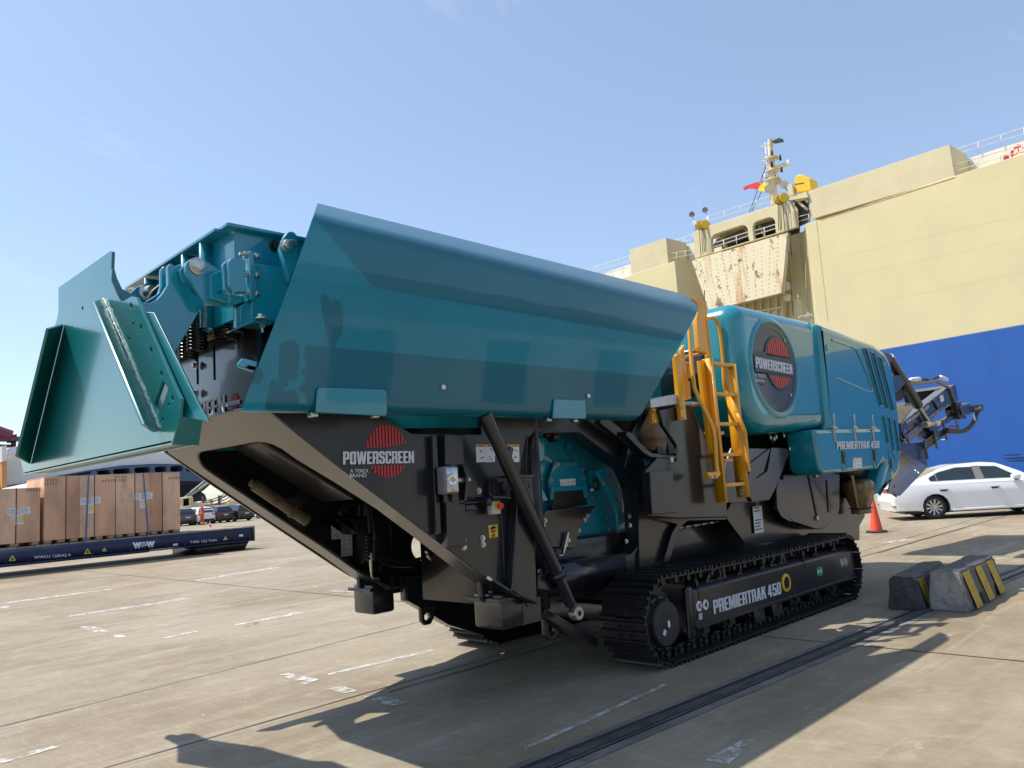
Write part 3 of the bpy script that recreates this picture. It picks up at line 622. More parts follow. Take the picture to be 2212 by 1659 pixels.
heavy('panel_lettering', 'POWERSCREEN', ox('1', 846, 1318, 2.36) + e, ox('1', 1222, 1222, 2.36) + e, ox('1', 846, 1236, 2.36) + e, WHITE, FP)
heavy('panel_lettering', 'POWERSCREEN', ox('1', 1219, 1193, 2.36) + e, ox('1', 1304, 1175, 2.36) + e, ox('1', 1217, 1170, 2.36) + e, WHITE, FP)
cc = ox('1', 1268, 1162, 2.355); bm = bmesh.new()
for i in range(9):
    yv = (i - 4) * .0125; h = math.sqrt(max(.0, .058 ** 2 - yv ** 2)); bx(bm, (2.356, cc.y + yv, cc.z), (.002, .008, 2 * h))
fin('roundel_stripe', bm, REDV, FP, 0, split=True)
for a in ((1062, 968), (1066, 1118)):
    q = ox('1', *a, 2.34); bm = bmesh.new(); bolt(bm, q, (-1, 0, 0), .02, .03); fin('panel_bolt', bm, ZINC, FP)
for a in ((1052, 880), (1142, 850)):
    q = ox('1', *a, 2.34); bm = bmesh.new(); b2(bm, 2.352, 2.36, q.y - .004, q.y + .004, q.z - .26, q.z - .01); fin('panel_seam', bm, BLACK, FP, 0)
# things seen through the opening
bm = bmesh.new(); b2(bm, 4.72, 4.78, 4.53, 6.15, .66, 2.3); fin('bulkhead', bm, BLACK, CH)
plate('far_side_plate', [[(3.9, 1.28), (4.68, .70), (6.2, .66), (6.2, 2.3), (3.9, 2.3)], circ(hc.x, hc.z, .15)], (0, 6.565, 0), (1, 0, 0), (0, 0, 1), (0, 1, 0), .03, SLATE, CH, .004)
bm = bmesh.new(); b2(bm, hc.x - .02, hc.x + .10, 6.40, 6.55, .66, 2.2); fin('far_post', bm, BLACK, CH)
bm = bmesh.new(); b2(bm, 3.6, 4.70, 4.56, 6.50, 1.72, 2.2); fin('feeder_trough', bm, BLACK, CH)
bm = bmesh.new(); b2(bm, 4.2, 4.5, 6.30, 6.52, 1.05, 1.75, .02); fin('far_column', bm, BLACK, CH)
a = oy('3', 590, 530, 6.05); b = oy('3', 915, 750, 6.05); bm = bmesh.new(); cyl(bm, a, b, .05, seg=16); cyl(bm, a.lerp(b, -.08), a, .03, seg=10); cyl(bm, b.lerp(a, .3), b.lerp(a, .27), .062, seg=16)
fin('greased_roller', bm, mat('greasy brown steel', (.10, .075, .05), .6, var=.5, scale=12, bump=.01, bscale=25), CH)
bm = bmesh.new(); a = oy('3', 480, 300, 6.1); b = oy('3', 1050, 640, 6.1); d = (b - a).normalized()
bx(bm, (a + b) / 2 + Vector((0, -.2, .05)), ((b - a).length, .5, .10), Matrix.Rotation(-math.atan2(d.z, d.x), 3, 'Y'), .02); fin('feeder_chute', bm, BLACK, CH)
VB = py('valve_chest', 'D', ((225, 655), (600, 618), (735, 640), (740, 770), (700, 860), (460, 840), (375, 655), (225, 672)), 6.2, .25, BLACK, CH, bevel=.01)
py('valve_cover', 'D', ((380, 660), (735, 640), (735, 770), (465, 805)), 6.17, .02, SLATE, VB)
for i in range(6):
    q = oy('D', 680, 890 + i * 48, 6.2); bm = bmesh.new(); bx(bm, q, (.09, .1, .042), None, .006); cyl(bm, q + Vector((-.05, -.02, 0)), q + Vector((-.11, -.02, 0)), .015, seg=8); fin('valve_section', bm, BLACK, VB)
q = oy('D', 635, 1240, 6.18); bm = bmesh.new(); cyl(bm, q, q + Vector((0, 0, .12)), .018, seg=8); cyl(bm, q + Vector((0, 0, -.05)), q, .014, seg=8); tube(bm, smoothpath([q + Vector((0, 0, -.05)), q + Vector((.01, 0, -.10)), q + Vector((.08, 0, -.12))]), .01); fin('gauge_fitting', bm, ZINC, VB)
for pts in (((500, 430), (470, 460), (380, 480), (300, 500), (250, 560), (260, 590), (300, 570), (330, 500), (480, 470), (480, 620)), ((560, 440), (600, 600), (620, 820)), ((620, 480), (650, 700), (690, 900)), ((760, 1130), (860, 1160), (1000, 1200), (1300, 1130), (1400, 1110)), ((760, 1180), (900, 1230), (1150, 1240)), ((740, 1290), (800, 1180), (860, 1150))):
    bm = bmesh.new(); tube(bm, smoothpath([oy('D', x, y, 6.15) for x, y in pts]), .016, 8); fin('hydraulic_hose', bm, RUBBER, VB)
for pts in (((1310, 1045), (1380, 1110)), ((1330, 1100), (1410, 1170))):
    bm = bmesh.new(); cyl(bm, oy('D', *pts[0], 6.0), oy('D', *pts[1], 6.0), .018, seg=8); fin('hose_fitting', bm, ZINC, VB)
def panel_decal(k, quad, y, head, rows, cols, parent, ph=.22):
    """pictogram label: white sheet, coloured header, rows x cols of small marks"""
    d0 = decal('safety_label', k, quad, y, WHITE, parent)
    P = [oy(k, *q, y) for q in quad]
    def pt(u, v): a = P[0].lerp(P[1], u); b = P[3].lerp(P[2], u); r = a.lerp(b, v); return (r.x, r.z)
    if head is not None: tri('label_header', [pt(.02, .02), pt(.98, .02), pt(.98, ph - .02), pt(.02, ph - .02)], y - .0045, head, d0); tri('label_mark', [pt(.25, .05), pt(.75, .05), pt(.75, ph - .06), pt(.25, ph - .06)], y - .0065, INK, d0)
    v0 = ph if head is not None else 0.0
    for r in range(rows):
        for c in range(cols):
            u0 = c / cols; vv = v0 + (1 - v0) * r / rows; dv = (1 - v0) / rows; du = 1 / cols
            for _ in range(3):
                a, b = random.uniform(.25, .6), random.uniform(.2, .6)
                tri('label_mark', [pt(u0 + du * a, vv + dv * b), pt(u0 + du * (a + .16), vv + dv * (b + random.uniform(-.05, .1))), pt(u0 + du * (a + random.uniform(.05, .25)), vv + dv * (b + .17))], y - .0055, INK, d0)
    return d0
panel_decal('D', ((135, 703), (250, 694), (258, 897), (142, 908)), 6.53, ORANGEV, 2, 1, LP2, .17)
panel_decal('D', ((257, 828), (393, 815), (402, 1105), (264, 1122)), 6.5, None, 5, 2, LP2)
# roundel and lettering on the near leg plate
R0 = oy('3', 1412, 320, 4.5); rr = (oy('3', 1540, 320, 4.5) - oy('3', 1285, 320, 4.5)).length / 2; LPY = 4.496
RO = []
bm = bmesh.new(); n = 13
for i in range(n):
    u = -1 + (2 * i + 1) / n; h = math.sqrt(1 - u * u) * rr * 1.06; xx = R0.x + u * rr; wd = rr / n * 1.15
    gap0, gap1 = oy('3', 1412, 305 - (u > 0) * 0, 4.5).z, oy('3', 1412, 398, 4.5).z
    for z0, z1 in ((R0.z - h, gap1 - .012), (gap0 + .012 + .03 * max(0, u) * 1, R0.z + h)):
        if z1 > z0: bx(bm, (xx, LPY, (z0 + z1) / 2), (wd, .002, z1 - z0))
fin('roundel_stripe', bm, REDV, LP, 0, split=True)
v_ = Vector((0, -.006, 0))
heavy('side_lettering', 'POWERSCREEN', oy('3', 1135, 402, 4.5) + v_, oy('3', 1576, 392, 4.5) + v_, oy('3', 1135, 322, 4.5) + v_, SILVER, LP)
text('side_lettering', 'A TEREX', oy('3', 1178, 452, 4.5) + v_, oy('3', 1294, 452, 4.5) + v_, oy('3', 1178, 430, 4.5) + v_, SILVER, LP, 0)
text('side_lettering', 'BRAND', oy('3', 1178, 482, 4.5) + v_, oy('3', 1280, 480, 4.5) + v_, oy('3', 1178, 459, 4.5) + v_, SILVER, LP, 0)
for i, (a, b) in enumerate(((407, 470), (468, 530), (590, 636), (636, 690))):
    panel_decal('4', ((a, 293), (b, 292), (b + 3, 405), (a + 5, 409)), 4.5, ORANGEV, 2, 1, LP, .15)
# lamp, clevis, bolts, stop button
CL = py('clevis', '4', ((192, 440), (290, 435), (300, 660), (280, 665), (205, 675)), 4.40, .025, SLATE, CH, bevel=.006)
for xs_ in ((192, 290, 4.30), (280, 362, 4.24)):
    c = oy('4', (xs_[0] + xs_[1]) / 2, 540, xs_[2])
q0 = oy('4', 295, 525, 4.33); 
for off in (0, .12):
    lp = fillet([(q0.x - .10 + off, q0.z - .15), (q0.x + .02 + off, q0.z - .15), (q0.x + .06 + off, q0.z + .02, .05), (q0.x + .02 + off, q0.z + .12, .04), (q0.x - .10 + off, q0.z + .12)])
    plate('clevis_cheek', [[(4.5 - (x - (q0.x + off - .10)), z) for x, z in lp]], (q0.x + off - .03, 0, 0), (0, 1, 0), (0, 0, 1), (1, 0, 0), .025, SLATE, CL, .005)
bm = bmesh.new(); cyl(bm, (q0.x - .04, 4.40, q0.z), (q0.x + .16, 4.40, q0.z), .024, seg=16); fin('clevis_pin', bm, ZINC, CL)
wl = oy('4', 225, 525, 4.38); LM = bmesh.new(); bx(LM, wl, (.13, .10, .20), None, .015); WLA = fin('work_lamp', LM, mat('lamp housing', (.18, .18, .19), .3, var=.1), CH)
bm = bmesh.new(); bx(bm, wl + Vector((0, -.052, 0)), (.105, .006, .175), None, .002); fin('lens', bm, mat('lamp lens', (.45, .45, .46), .08, metal=.6, var=.3, scale=30), WLA)
bm = bmesh.new(); lathe(bm, wl + Vector((0, -.056, 0)), (0, -1, 0), [(0, .045), (.004, .042), (.0, .03), (-.004, 0)], 24); fin('reflector', bm, CHROME, WLA)
bm = bmesh.new(); c = oy('4', 372, 672, 4.44); bx(bm, c, (.17, .12, .012)); bx(bm, c + Vector((.0, .02, -.035)), (.11, .07, .05), None, .01); fin('horn_bracket', bm, SLATE, CH)
c = oy('4', 528, 705, 4.42); bm = bmesh.new(); bx(bm, c, (.085, .06, .10), None, .006); EB = fin('stop_button_box', bm, mat('box grey', (.5, .5, .48), .5, var=.08), CH)
bm = bmesh.new(); lathe(bm, c + Vector((.008, -.03, .01)), (0, -1, 0), [(0, .034), (.006, .034), (.006, 0)], 20); fin('button_collar', bm, YELV, EB)
bm = bmesh.new(); lathe(bm, c + Vector((.012, -.036, .01)), (0, -1, 0), [(0, .014), (.02, .014), (.022, .026), (.035, .026), (.04, .018), (.04, 0)], 20); fin('button', bm, REDP, EB)
bm = bmesh.new(); bx(bm, c + Vector((.01, -.01, .075)), (.19, .16, .015), Matrix.Rotation(.1, 3, 'Y'), .004); bx(bm, c + Vector((-.09, .0, .05)), (.012, .14, .06)); fin('button_hood', bm, SLATE, EB)
SD = decal('stop_label', '4', ((490, 822), (548, 815), (552, 895), (496, 903)), 4.5, YELV, LP)
decal('stop_hand', '4', ((500, 838), (525, 824), (543, 830), (540, 840), (520, 845), (508, 850)), 4.496, INK, LP, .002)
c = oy('4', 524, 862, 4.495); tri('stop_mushroom', [(c.x - .03, c.z - .004), (c.x + .03, c.z - .004), (c.x + .022, c.z + .012), (c.x, c.z + .018), (c.x - .022, c.z + .012)], 4.494, REDV, LP); tri('stop_mushroom', [(c.x - .008, c.z - .025), (c.x + .008, c.z - .025), (c.x + .008, c.z - .004), (c.x - .008, c.z - .004)], 4.494, REDV, LP)
text('stop_lettering', 'STOP', oy('4', 512, 898, 4.494), oy('4', 537, 893, 4.494), oy('4', 511, 886, 4.494), INK, LP, .02, .001)
bolts('plate_bolt', [oy('4', x, y, 4.5) for x, y in ((428, 595), (328, 920), (330, 962), (452, 905), (454, 945), (825, 1122))], NY, LP, .016, .02)
bm = bmesh.new(); bx(bm, oy('4', 498, 1170, 4.47), (.045, .02, .02), Matrix.Rotation(.6, 3, 'Y'), .004); fin('marker_tag', bm, WHITE, LP)
# hydraulic prop to the hopper wing
PR = bmesh.new(); p0 = oy('4', 466, 90, 4.27); p1 = oy('4', 940, 1135, 4.40); p2 = oy('4', 1030, 1335, 4.42); p3 = oy('4', 1062, 1395, 4.42)
cyl(PR, p0, p1, .055, seg=28); PRO = fin('hydraulic_prop', PR, SLATE, CH)
bm = bmesh.new(); cyl(bm, p1.lerp(p2, .12), p2, .048, seg=28); cyl(bm, p2, p2.lerp(p3, .3), .03, seg=20); fin('prop_sleeve', bm, SLATE, PRO)
bm = bmesh.new(); lathe(bm, p3 + Vector((0, -.045, 0)), (0, 1, 0), [(0, .022), (0, .052), (.008, .058), (.07, .058), (.078, .052), (.078, .022), (0, .022)], 28); cyl(bm, p2.lerp(p3, .25), p2.lerp(p3, .6), .022, seg=12); fin('rod_eye', bm, mat('bright steel', (.42, .42, .41), .35, metal=.9, var=.15, scale=20), PRO)
bm = bmesh.new(); d = (p1 - p0).normalized(); cyl(bm, p1 - d * .015, p1 + d * .03, .075, seg=8); fin('prop_collar', bm, SLATE, PRO)
pm = p0.lerp(p1, .235) + Vector((.045, -.03, .0)); bm = bmesh.new(); bx(bm, pm, (.05, .03, .10), Matrix.Rotation(.43, 3, 'Y'), .012); fin('prop_port', bm, SLATE, PRO)
py('prop_bracket', '4', ((815, 1150), (960, 1110), (1000, 1095), (1005, 1120), (960, 1220), (900, 1250), (815, 1240)), 4.46, .12, SLATE, CH, bevel=.008)
# ---- crusher window
WH = [(150, 235, .06), (240, 195, .04), (600, 190, .05), (900, 410), (1125, 580, .12), (1215, 790, .1), (1238, 1000), (1252, 1330, .06), (1150, 1472, .10), (420, 1590), (170, 1400), (130, 700), (112, 400, .05)]
WO = [('4', (600, 40)), ('4', (1235, 40)), ('4', (1240, 130)), ('4', (1400, 262)), ('4', (1500, 360)), ('4', (1530, 480)), ('4', (1545, 760)), ('4', (1620, 1040)), ('4', (1640, 1160)), ('4', (1230, 1245)), ('4', (1060, 1290)), ('4', (820, 1345)), ('4', (690, 1290)), ('4', (640, 700))]
wo = [(q.x, q.z) for q in (oy(k, p[0], p[1], 4.75) for k, p in WO)]; wh = tr_y('L', WH, 4.75)
WP = plate('window_plate', [wo, wh], (0, 4.75, 0), (1, 0, 0), (0, 0, 1), (0, 1, 0), .03, SLATE, CH, .004)
cxw = sum(p[0] for p in wh) / len(wh); czw = sum(p[1] for p in wh) / len(wh)
ring_in = [(cxw + (x - cxw) * .985, czw + (z - czw) * .985) for x, z in wh]; ring_out = [(cxw + (x - cxw) * 1.012, czw + (z - czw) * 1.012) for x, z in wh]
plate('window_rim', [ring_out, ring_in], (0, 4.735, 0), (1, 0, 0), (0, 0, 1), (0, 1, 0), .2, SLATE, WP, .004)
bm = bmesh.new(); bx(bm, (oy('4', 1100, 1150, 4.7)), (1.3, .02, .26), Matrix.Rotation(0, 3, 'Y')); fin('sill_web', bm, SLATE, WP)
JB = py('jaw_side', 'L', ((60, 100), (700, 100), (1300, 560), (1320, 1330), (60, 1330)), 5.12, .03, TEAL, CH)
py('jaw_gusset', 'L', ((160, 255), (275, 255), (260, 360), (250, 500), (200, 500), (185, 380), (160, 340)), 4.95, .05, TEAL, JB, bevel=.01)
py('jaw_cheek', 'L', ((60, 300), (120, 420), (235, 690), (200, 720), (60, 725)), 5.0, .06, TEAL, JB)
py('jaw_cheek', 'L', ((60, 730), (205, 730), (295, 905), (60, 915)), 4.98, .05, TEAL, JB)
py('inspection_cover', 'L', ((360, 505), (585, 497), (690, 640), (705, 800), (690, 940), (330, 975), (298, 700)), 5.06, .03, TEAL, JB, bevel=.006)
py('flap_frame', 'L', ((330, 768, .01), (690, 745, .01), (708, 870), (670, 870), (660, 795), (355, 812), (352, 890), (318, 895)), 5.02, .025, TEAL, JB, bevel=.005)
py('rubber_flap', 'L', ((355, 815), (662, 796), (705, 945), (330, 1000)), 5.03, .015, mat('flap rubber', (.018, .016, .013), .35, var=.3, scale=3), JB)
py('deflector', 'L', ((265, 1010), (785, 958), (710, 1060), (585, 1215), (605, 1380), (560, 1400), (330, 1385), (240, 1200), (215, 1130)), 4.93, .03, SLATE, JB, bevel=.005)
py('ladder_arm', 'L', ((790, 610, .02), (815, 600, .02), (905, 740), (1020, 970), (1035, 1220, .02), (1015, 1225, .02), (990, 990), (870, 770)), 4.88, .02, TEAL, JB, bevel=.005)
py('arm_hook', 'L', ((778, 640), (785, 600), (830, 570), (880, 570), (920, 605), (925, 650), (905, 660), (885, 640), (850, 605), (810, 620)), 4.91, .02, TEAL, JB, bevel=.004)
py('arm_bracket', 'L', ((700, 640), (720, 590), (790, 585), (800, 640), (870, 700), (850, 780), (780, 790), (735, 740)), 5.06, .03, TEAL, JB)
q = oy('L', 790, 740, 5.05); bm = bmesh.new(); lathe(bm, q, (0, -1, 0), [(0, .06), (.005, .055), (-.01, .03), (-.01, 0)], 20); fin('pivot_bore', bm, BLACK, JB)  # black colour stands for the unlit inside of the bore
q = oy('L', 872, 735, 4.88); bm = bmesh.new(); lathe(bm, q, (0, -1, 0), [(0, .02), (.01, .02), (.014, .012), (.014, 0)], 16); fin('pivot_pin', bm, mat('brass', (.5, .4, .2), .35, metal=.8), JB)
q = oy('L', 503, 352, 5.1); bm = bmesh.new(); lathe(bm, q, (0, -1, 0), [(0, .05), (.012, .048), (.012, .037), (-.005, .034), (-.005, 0)], 24); fin('shaft_hole', bm, TEAL, JB)
bolts('jaw_bolt', [oy('L', x, y, 5.06) for x, y in ((388, 528), (486, 525), (578, 522), (318, 690), (571, 440), (652, 582), (668, 672), (402, 785), (517, 777), (628, 770), (343, 875), (692, 846), (890, 1087), (923, 1213), (757, 875), (607, 1217), (1012, 757), (1020, 895))], NY, JB, .014, .018, None)
bolts('deflector_bolt', [oy('L', x, y, 4.93) for x, y in ((256, 1112), (236, 1160), (698, 1062), (668, 1105), (470, 1365), (498, 1315))], NY, JB, .015, .02)
decal('jaw_label', 'L', ((410, 685), (570, 675), (574, 745), (414, 755)), 5.06, WHITE, JB)
for i in range(3): panel_decal('L', ((414 + i * 52, 690 - i * 3), (464 + i * 52, 687 - i * 3), (466 + i * 52, 746 - i * 3), (417 + i * 52, 749 - i * 3)), 5.056, None, 1, 1, JB)
decal('jaw_tag', 'L', ((726, 782), (758, 778), (760, 805), (728, 808)), 5.06, WHITE, JB)
bm = bmesh.new(); q = oy('L', 330, 235, 4.9); cyl(bm, q + Vector((-.1, 0, 0)), q + Vector((.13, 0, .02)), .02, seg=12); cyl(bm, q + Vector((-.02, 0, -.01)), q + Vector((.04, 0, -.01)), .05, seg=16); fin('door_roller', bm, BLACK, JB)
bolts('rim_bolt', [oy('L', x, y, 4.73) for x, y in ((1130, 1068), (1137, 1160), (1098, 1325))], NY, WP, .014, .018)
# mesh step inside the sill: bars are real
q0, q1 = oy('L', 400, 1550, 4.85), oy('L', 660, 1505, 4.85); bm = bmesh.new()
zs = q0.z + .01
for i in range(14): bx(bm, (q0.x + (q1.x - q0.x) * i / 13, 4.93, zs), (.006, .2, .006))
for i in range(9): bx(bm, ((q0.x + q1.x) / 2, 4.84 + .022 * i, zs), (q1.x - q0.x, .006, .006))
fin('step_mesh', bm, BLACK, WP, 0)
bm = bmesh.new(); b2(bm, 4.9, 6.4, 4.78, 5.1, zs - .06, zs - .03); fin('step_tray', bm, SLATE, WP, 0)
bm = bmesh.new(); q = oy('L', 470, 1350, 4.9); bx(bm, q, (.03, .03, .22), Matrix.Rotation(.45, 3, 'Y'), .004); bx(bm, q + Vector((-.05, 0, -.1)), (.12, .03, .02)); fin('latch', bm, ZINC, WP)
# frame bars right of the window
for a, b, wd, y in (((1230, 120), (1500, 330), .10, 4.60), ((1395, 455), (1440, 255), .07, 4.62), ((1440, 250), (1560, 0), .09, 4.6), ((1500, 320), (1640, 400), .09, 4.58)):
    A = oy('4', *a, y); B = oy('4', *b, y); d = (B - A).normalized(); s = Vector((d.z, 0, -d.x)) * wd / 2
    plate('frame_bar', [[(q.x, q.z) for q in (A - s, B - s, B + s, A + s)]], (0, y, 0), (1, 0, 0), (0, 0, 1), (0, 1, 0), .08, SLATE, CH, .01)
py('upper_plate', '4', ((830, 0), (1660, 0), (1660, 330), (1540, 400), (1400, 262), (1240, 130), (1040, 160), (830, 190)), 4.80, .03, SLATE, CH)
decal('serial_label', '4', ((1568, 787), (1606, 783), (1612, 872), (1576, 880)), 4.75, WHITE, CH); decal('label_header', '4', ((1568, 787), (1606, 783), (1607, 797), (1569, 800)), 4.745, REDV, CH, .002)
decal('type_plate', '4', ((1563, 888), (1633, 878), (1640, 943), (1568, 952)), 4.75, SILVER, CH)
text('type_lettering', 'CE', oy('4', 1612, 923, 4.745), oy('4', 1634, 920, 4.745), oy('4', 1610, 897, 4.745), INK, CH, .01, .001)
# ---- hopper wings
WR = [(('J', 110, 1556), ('K', 1470, 1502), 4.375), (('J', 70, 1555), ('K', 1485, 1501), 4.325), (('J', 48, 1552), ('K', 1500, 1497), 4.28), (('J', 52, 1530), ('K', 1515, 1485), 4.245), (('J', 62, 1500), ('K', 1532, 1468), 4.222), (('J', 80, 1450), ('K', 1560, 1440), 4.202), (('J', 97, 1405), ('K', 1578, 1412), 4.199),
      (('J', 210, 1115), ('K', 1690, 1215), 4.174), (('J', 340, 780), ('K', 1800, 1010), 4.146), (('J', 460, 450), ('K', 1915, 805), 4.118), (('J', 540, 218), ('K', 1998, 648), 4.098), (('J', 556, 172), ('K', 2012, 620), 4.096), (('J', 570, 135), ('K', 2029, 580), 4.115), (('J', 578, 108), ('K', 2024, 548), 4.18), (('J', 587, 80), ('K', 1985, 505), 4.28), (('J', 600, 42), ('K', 1905, 447), 4.42)]
def wing(name, mirror):
    bm = bmesh.new(); N = 24; rows = []
    for a, b, y in WR:
        P = oy(*a, y); Q = oy(*b, y)
        rows.append([bm.verts.new(Vector((P.x + (Q.x - P.x) * i / N, my(y) if mirror else y, P.z + (Q.z - P.z) * i / N))) for i in range(N + 1)])
    for r, s in zip(rows, rows[1:]):
        for i in range(N): bm.faces.new((r[i], r[i + 1], s[i + 1], s[i]))
    bmesh.ops.solidify(bm, geom=bm.faces[:], thickness=.014 if not mirror else -.014)
    return fin(name, bm, TEAL, MC, 40)
HW = wing('hopper_wing', False); HW2 = wing('hopper_wing', True)
# folded stiffener patches hung over the lower edge, their bolts, drain holes, end bracket
for pts, k in ((((612, 1375, .03), (1100, 1392, .03), (1108, 1545, .02), (1095, 1585), (590, 1555), (600, 1400)), 'J'), (((845, 1320, .02), (1098, 1330, .02), (1104, 1470, .02), (1095, 1485), (830, 1480), (838, 1340)), 'K')):
    # the cover lies on the leaning wing face
    wz = oy('J', 210, 1115, 4.174); wup = (oy('J', 460, 450, 4.118) - wz); wup.x = 0; wup.normalize(); wn = Vector((0, wup.z, -wup.y)); wo_ = wz - wn * .022
    lp_ = fillet([(*(lambda q: (q.x, (q - wo_).dot(wup)))(on(k, p_[0], p_[1], wo_, wn)), *p_[2:]) for p_ in pts])
    plate('hinge_cover', [lp_], Vector((0, wo_.y, wo_.z)), (1, 0, 0), wup, wn, .02, TEAL, HW, .008, bres=2)
for x, y in ((565, 1583), (1010, 1590)):
    q = oy('J', x, y, 4.25); bm = bmesh.new(); bx(bm, q + Vector((0, 0, .008)), (.05, .05, .03), None, .004); fin('hinge_bolt', bm, ZINC, HW)
for x, y in ((782, 1500), (1002, 1506)):
    q = oy('K', x, y, 4.25); bm = bmesh.new(); bx(bm, q + Vector((0, 0, .008)), (.05, .05, .03), None, .004); fin('hinge_bolt', bm, ZINC, HW)
for k, x, y, yy in (('J', 1511, 1373, 4.178), ('K', 517, 358, 4.145), ('K', 1122, 1293, 4.175)):
    q = oy(k, x, y, yy); bm = bmesh.new(); lathe(bm, q + Vector((0, .006, 0)), (0, -1, 0), [(0, .017), (.012, .017), (.013, .013), (.009, .0125), (.009, 0)], 20); fin('drain_plug', bm, WHITE, HW)
py('end_hook', 'J', ((55, 1165, .02), (75, 1165), (170, 1192), (150, 1255), (140, 1262), (32, 1225, .02), (32, 1200)), 4.20, .03, TEAL, HW, holes=(('J', ((85, 1215), (150, 1230), (140, 1250), (75, 1235))),), bevel=.004)
for yy, mt_ in ((1, 0),):
    pass
# scuffs on the wing
SCUFF = mat('scuffed paint', (.03, .10, .12), .7, var=.4, scale=20)
# ---- fixed hopper box behind the wings
HC = oy('2', 1190, 225, 4.62); xh, zh = HC.x, HC.z; zb = 2.85
bm = bmesh.new()
b2(bm, xh, 6.3, 4.62, 4.65, zb, zh - .02); b2(bm, xh, 6.3, my(4.65), my(4.62), zb, zh - .02); b2(bm, xh, xh + .03, 4.652, my(4.652), zb, zh - .02)
HB = fin('hopper_box', bm, TEAL, MC, 0)
bm = bmesh.new(); b2(bm, xh + .05, 6.9, 4.66, my(4.66), zb + .02, zb + .08); fin('hopper_floor', bm, BLACK, HB)
bm = bmesh.new(); b2(bm, 5.3, 7.6, 5.16, my(5.16), 1.0, 2.95, .03); fin('jaw_body', bm, TEAL, HB)
bm = bmesh.new(); b2(bm, xh - .07, 6.3, 4.56, 4.70, zh - .019, zh + .003, .005); b2(bm, xh - .09, xh + .06, 4.702, my(4.702), zh - .019, zh + .002, .005); b2(bm, xh - .07, 6.3, my(4.70), my(4.56), zh - .019, zh + .003, .005); fin('top_flange', bm, TEAL, HB)
for yy in (4.95, 5.25, 5.6, 5.95):
    bm = bmesh.new(); b2(bm, xh - .085, xh - .002, yy - .012, yy + .012, zb, zh - .03); fin('rear_rib', bm, TEAL, HB)
q = oy('2', 1672, 455, 4.62); bm = bmesh.new(); bolt(bm, q, NY, .026, .04); fin('box_nut', bm, BLACK, HB)
# box bracket, lug and hinge linkage of the tail door
BB = py('bracket_box', '2', ((1432, 650), (1810, 712), (1835, 735), (1835, 1345), (1500, 1340), (1395, 1330), (1395, 1080), (1435, 1040)), 4.50, .10, TEAL, MC, bevel=.008)
bm = bmesh.new(); A = oy('2', 1395, 1085, 4.52); B = oy('2', 1265, 1390, 4.52)
py('bracket_foot', '2', ((1265, 1160), (1395, 1085), (1400, 1335), (1290, 1400), (1268, 1390)), 4.53, .10, TEAL, BB)
py('foot_flange', '2', ((1270, 1400), (1400, 1330), (1460, 1325), (1640, 1355), (1640, 1375), (1460, 1350), (1280, 1415)), 4.47, .2, TEAL, BB)
FLG = py('bolt_flange', '2', ((1375, 520), (1410, 505), (1425, 515), (1440, 650), (1445, 1040, .02), (1420, 1080, .02), (1390, 1085), (1380, 900)), 4.46, .16, TEAL, BB, bevel=.006)
for y in (560, 785, 1005):
    q = oy('2', 1372, y, 4.50); bm = bmesh.new(); cyl(bm, q, q + Vector((-.035, 0, 0)), .022, seg=6); cyl(bm, q + Vector((-.035, 0, 0)), q + Vector((-.065, 0, 0)), .012, seg=10); cyl(bm, q + Vector((.0, 0, 0)), q + Vector((.01, 0, 0)), .028, seg=14); fin('flange_bolt', bm, ZINC, BB)
    q2 = oy('2', 1445, y + 10, 4.5); bm = bmesh.new(); cyl(bm, q2 + Vector((-.01, 0, 0)), q2 + Vector((.02, 0, 0)), .022, seg=6); fin('flange_bolt', bm, ZINC, BB)
py('round_gusset', '2', ((1120, 640, .05), (1160, 590, .05), (1270, 590), (1330, 620), (1335, 1005), (1220, 1000, .06), (1135, 950, .05)), 4.42, .04, TEAL, BB, bevel=.008)
py('round_gusset', '2', ((1060, 660, .05), (1110, 620), (1125, 640), (1135, 960), (1180, 1010), (1150, 1025), (1080, 990, .05)), 4.45, .03, TEAL, BB, bevel=.006)
py('link_arm', '2', ((905, 790), (1055, 730), (1062, 965), (1000, 1000), (1000, 1010), (1350, 1010), (1355, 1100), (1200, 1150), (920, 1070)), 4.56, .10, TEAL, BB, bevel=.006)
HL = py('hinge_lug', '2', ((612, 700, .05), (650, 610, .06), (760, 588, .08), (880, 640), (1010, 725), (1115, 1090), (1110, 1160), (860, 1145), (830, 1120), (625, 770)), 4.60, .035, TEAL, MC, bevel=.006)
py('hinge_lug', '2', ((550, 740), (620, 650), (640, 660), (640, 870), (620, 900), (570, 850)), 4.68, .03, TEAL, HL)
q = oy('2', 757, 692, 4.60); bm = bmesh.new(); lathe(bm, q, (0, -1, 0), [(0, .054), (.012, .054), (.015, .043), (.02, .043), (.022, .039), (.03, .038), (.033, .030), (.042, .029), (.044, 0)], 28); fin('hinge_pin', bm, ZINC, HL)
DA = py('door_arm', '2', ((410, 690, .03), (440, 650, .03), (505, 685), (560, 660), (640, 880), (640, 930), (835, 1140), (540, 1643), (380, 1900), (80, 1700), (60, 1290), (60, 1120), (200, 1125), (280, 1085), (350, 1010), (415, 905)), 4.72, .04, TEAL, MC, bevel=.006)
py('door_arm', '2', ((330, 720, .03), (370, 690), (410, 700), (410, 900), (300, 1080), (150, 1120), (140, 1115), (300, 1010), (330, 930)), 4.86, .04, TEAL, DA, bevel=.006)
q = oy('2', 620, 925, 4.72); 
py('far_hinge_lug', '2', ((-40, 1010), (50, 930, .06), (140, 915, .06), (270, 945), (300, 1000), (200, 1125), (40, 1120)), 5.9, .04, TEAL, DA, bevel=.006)
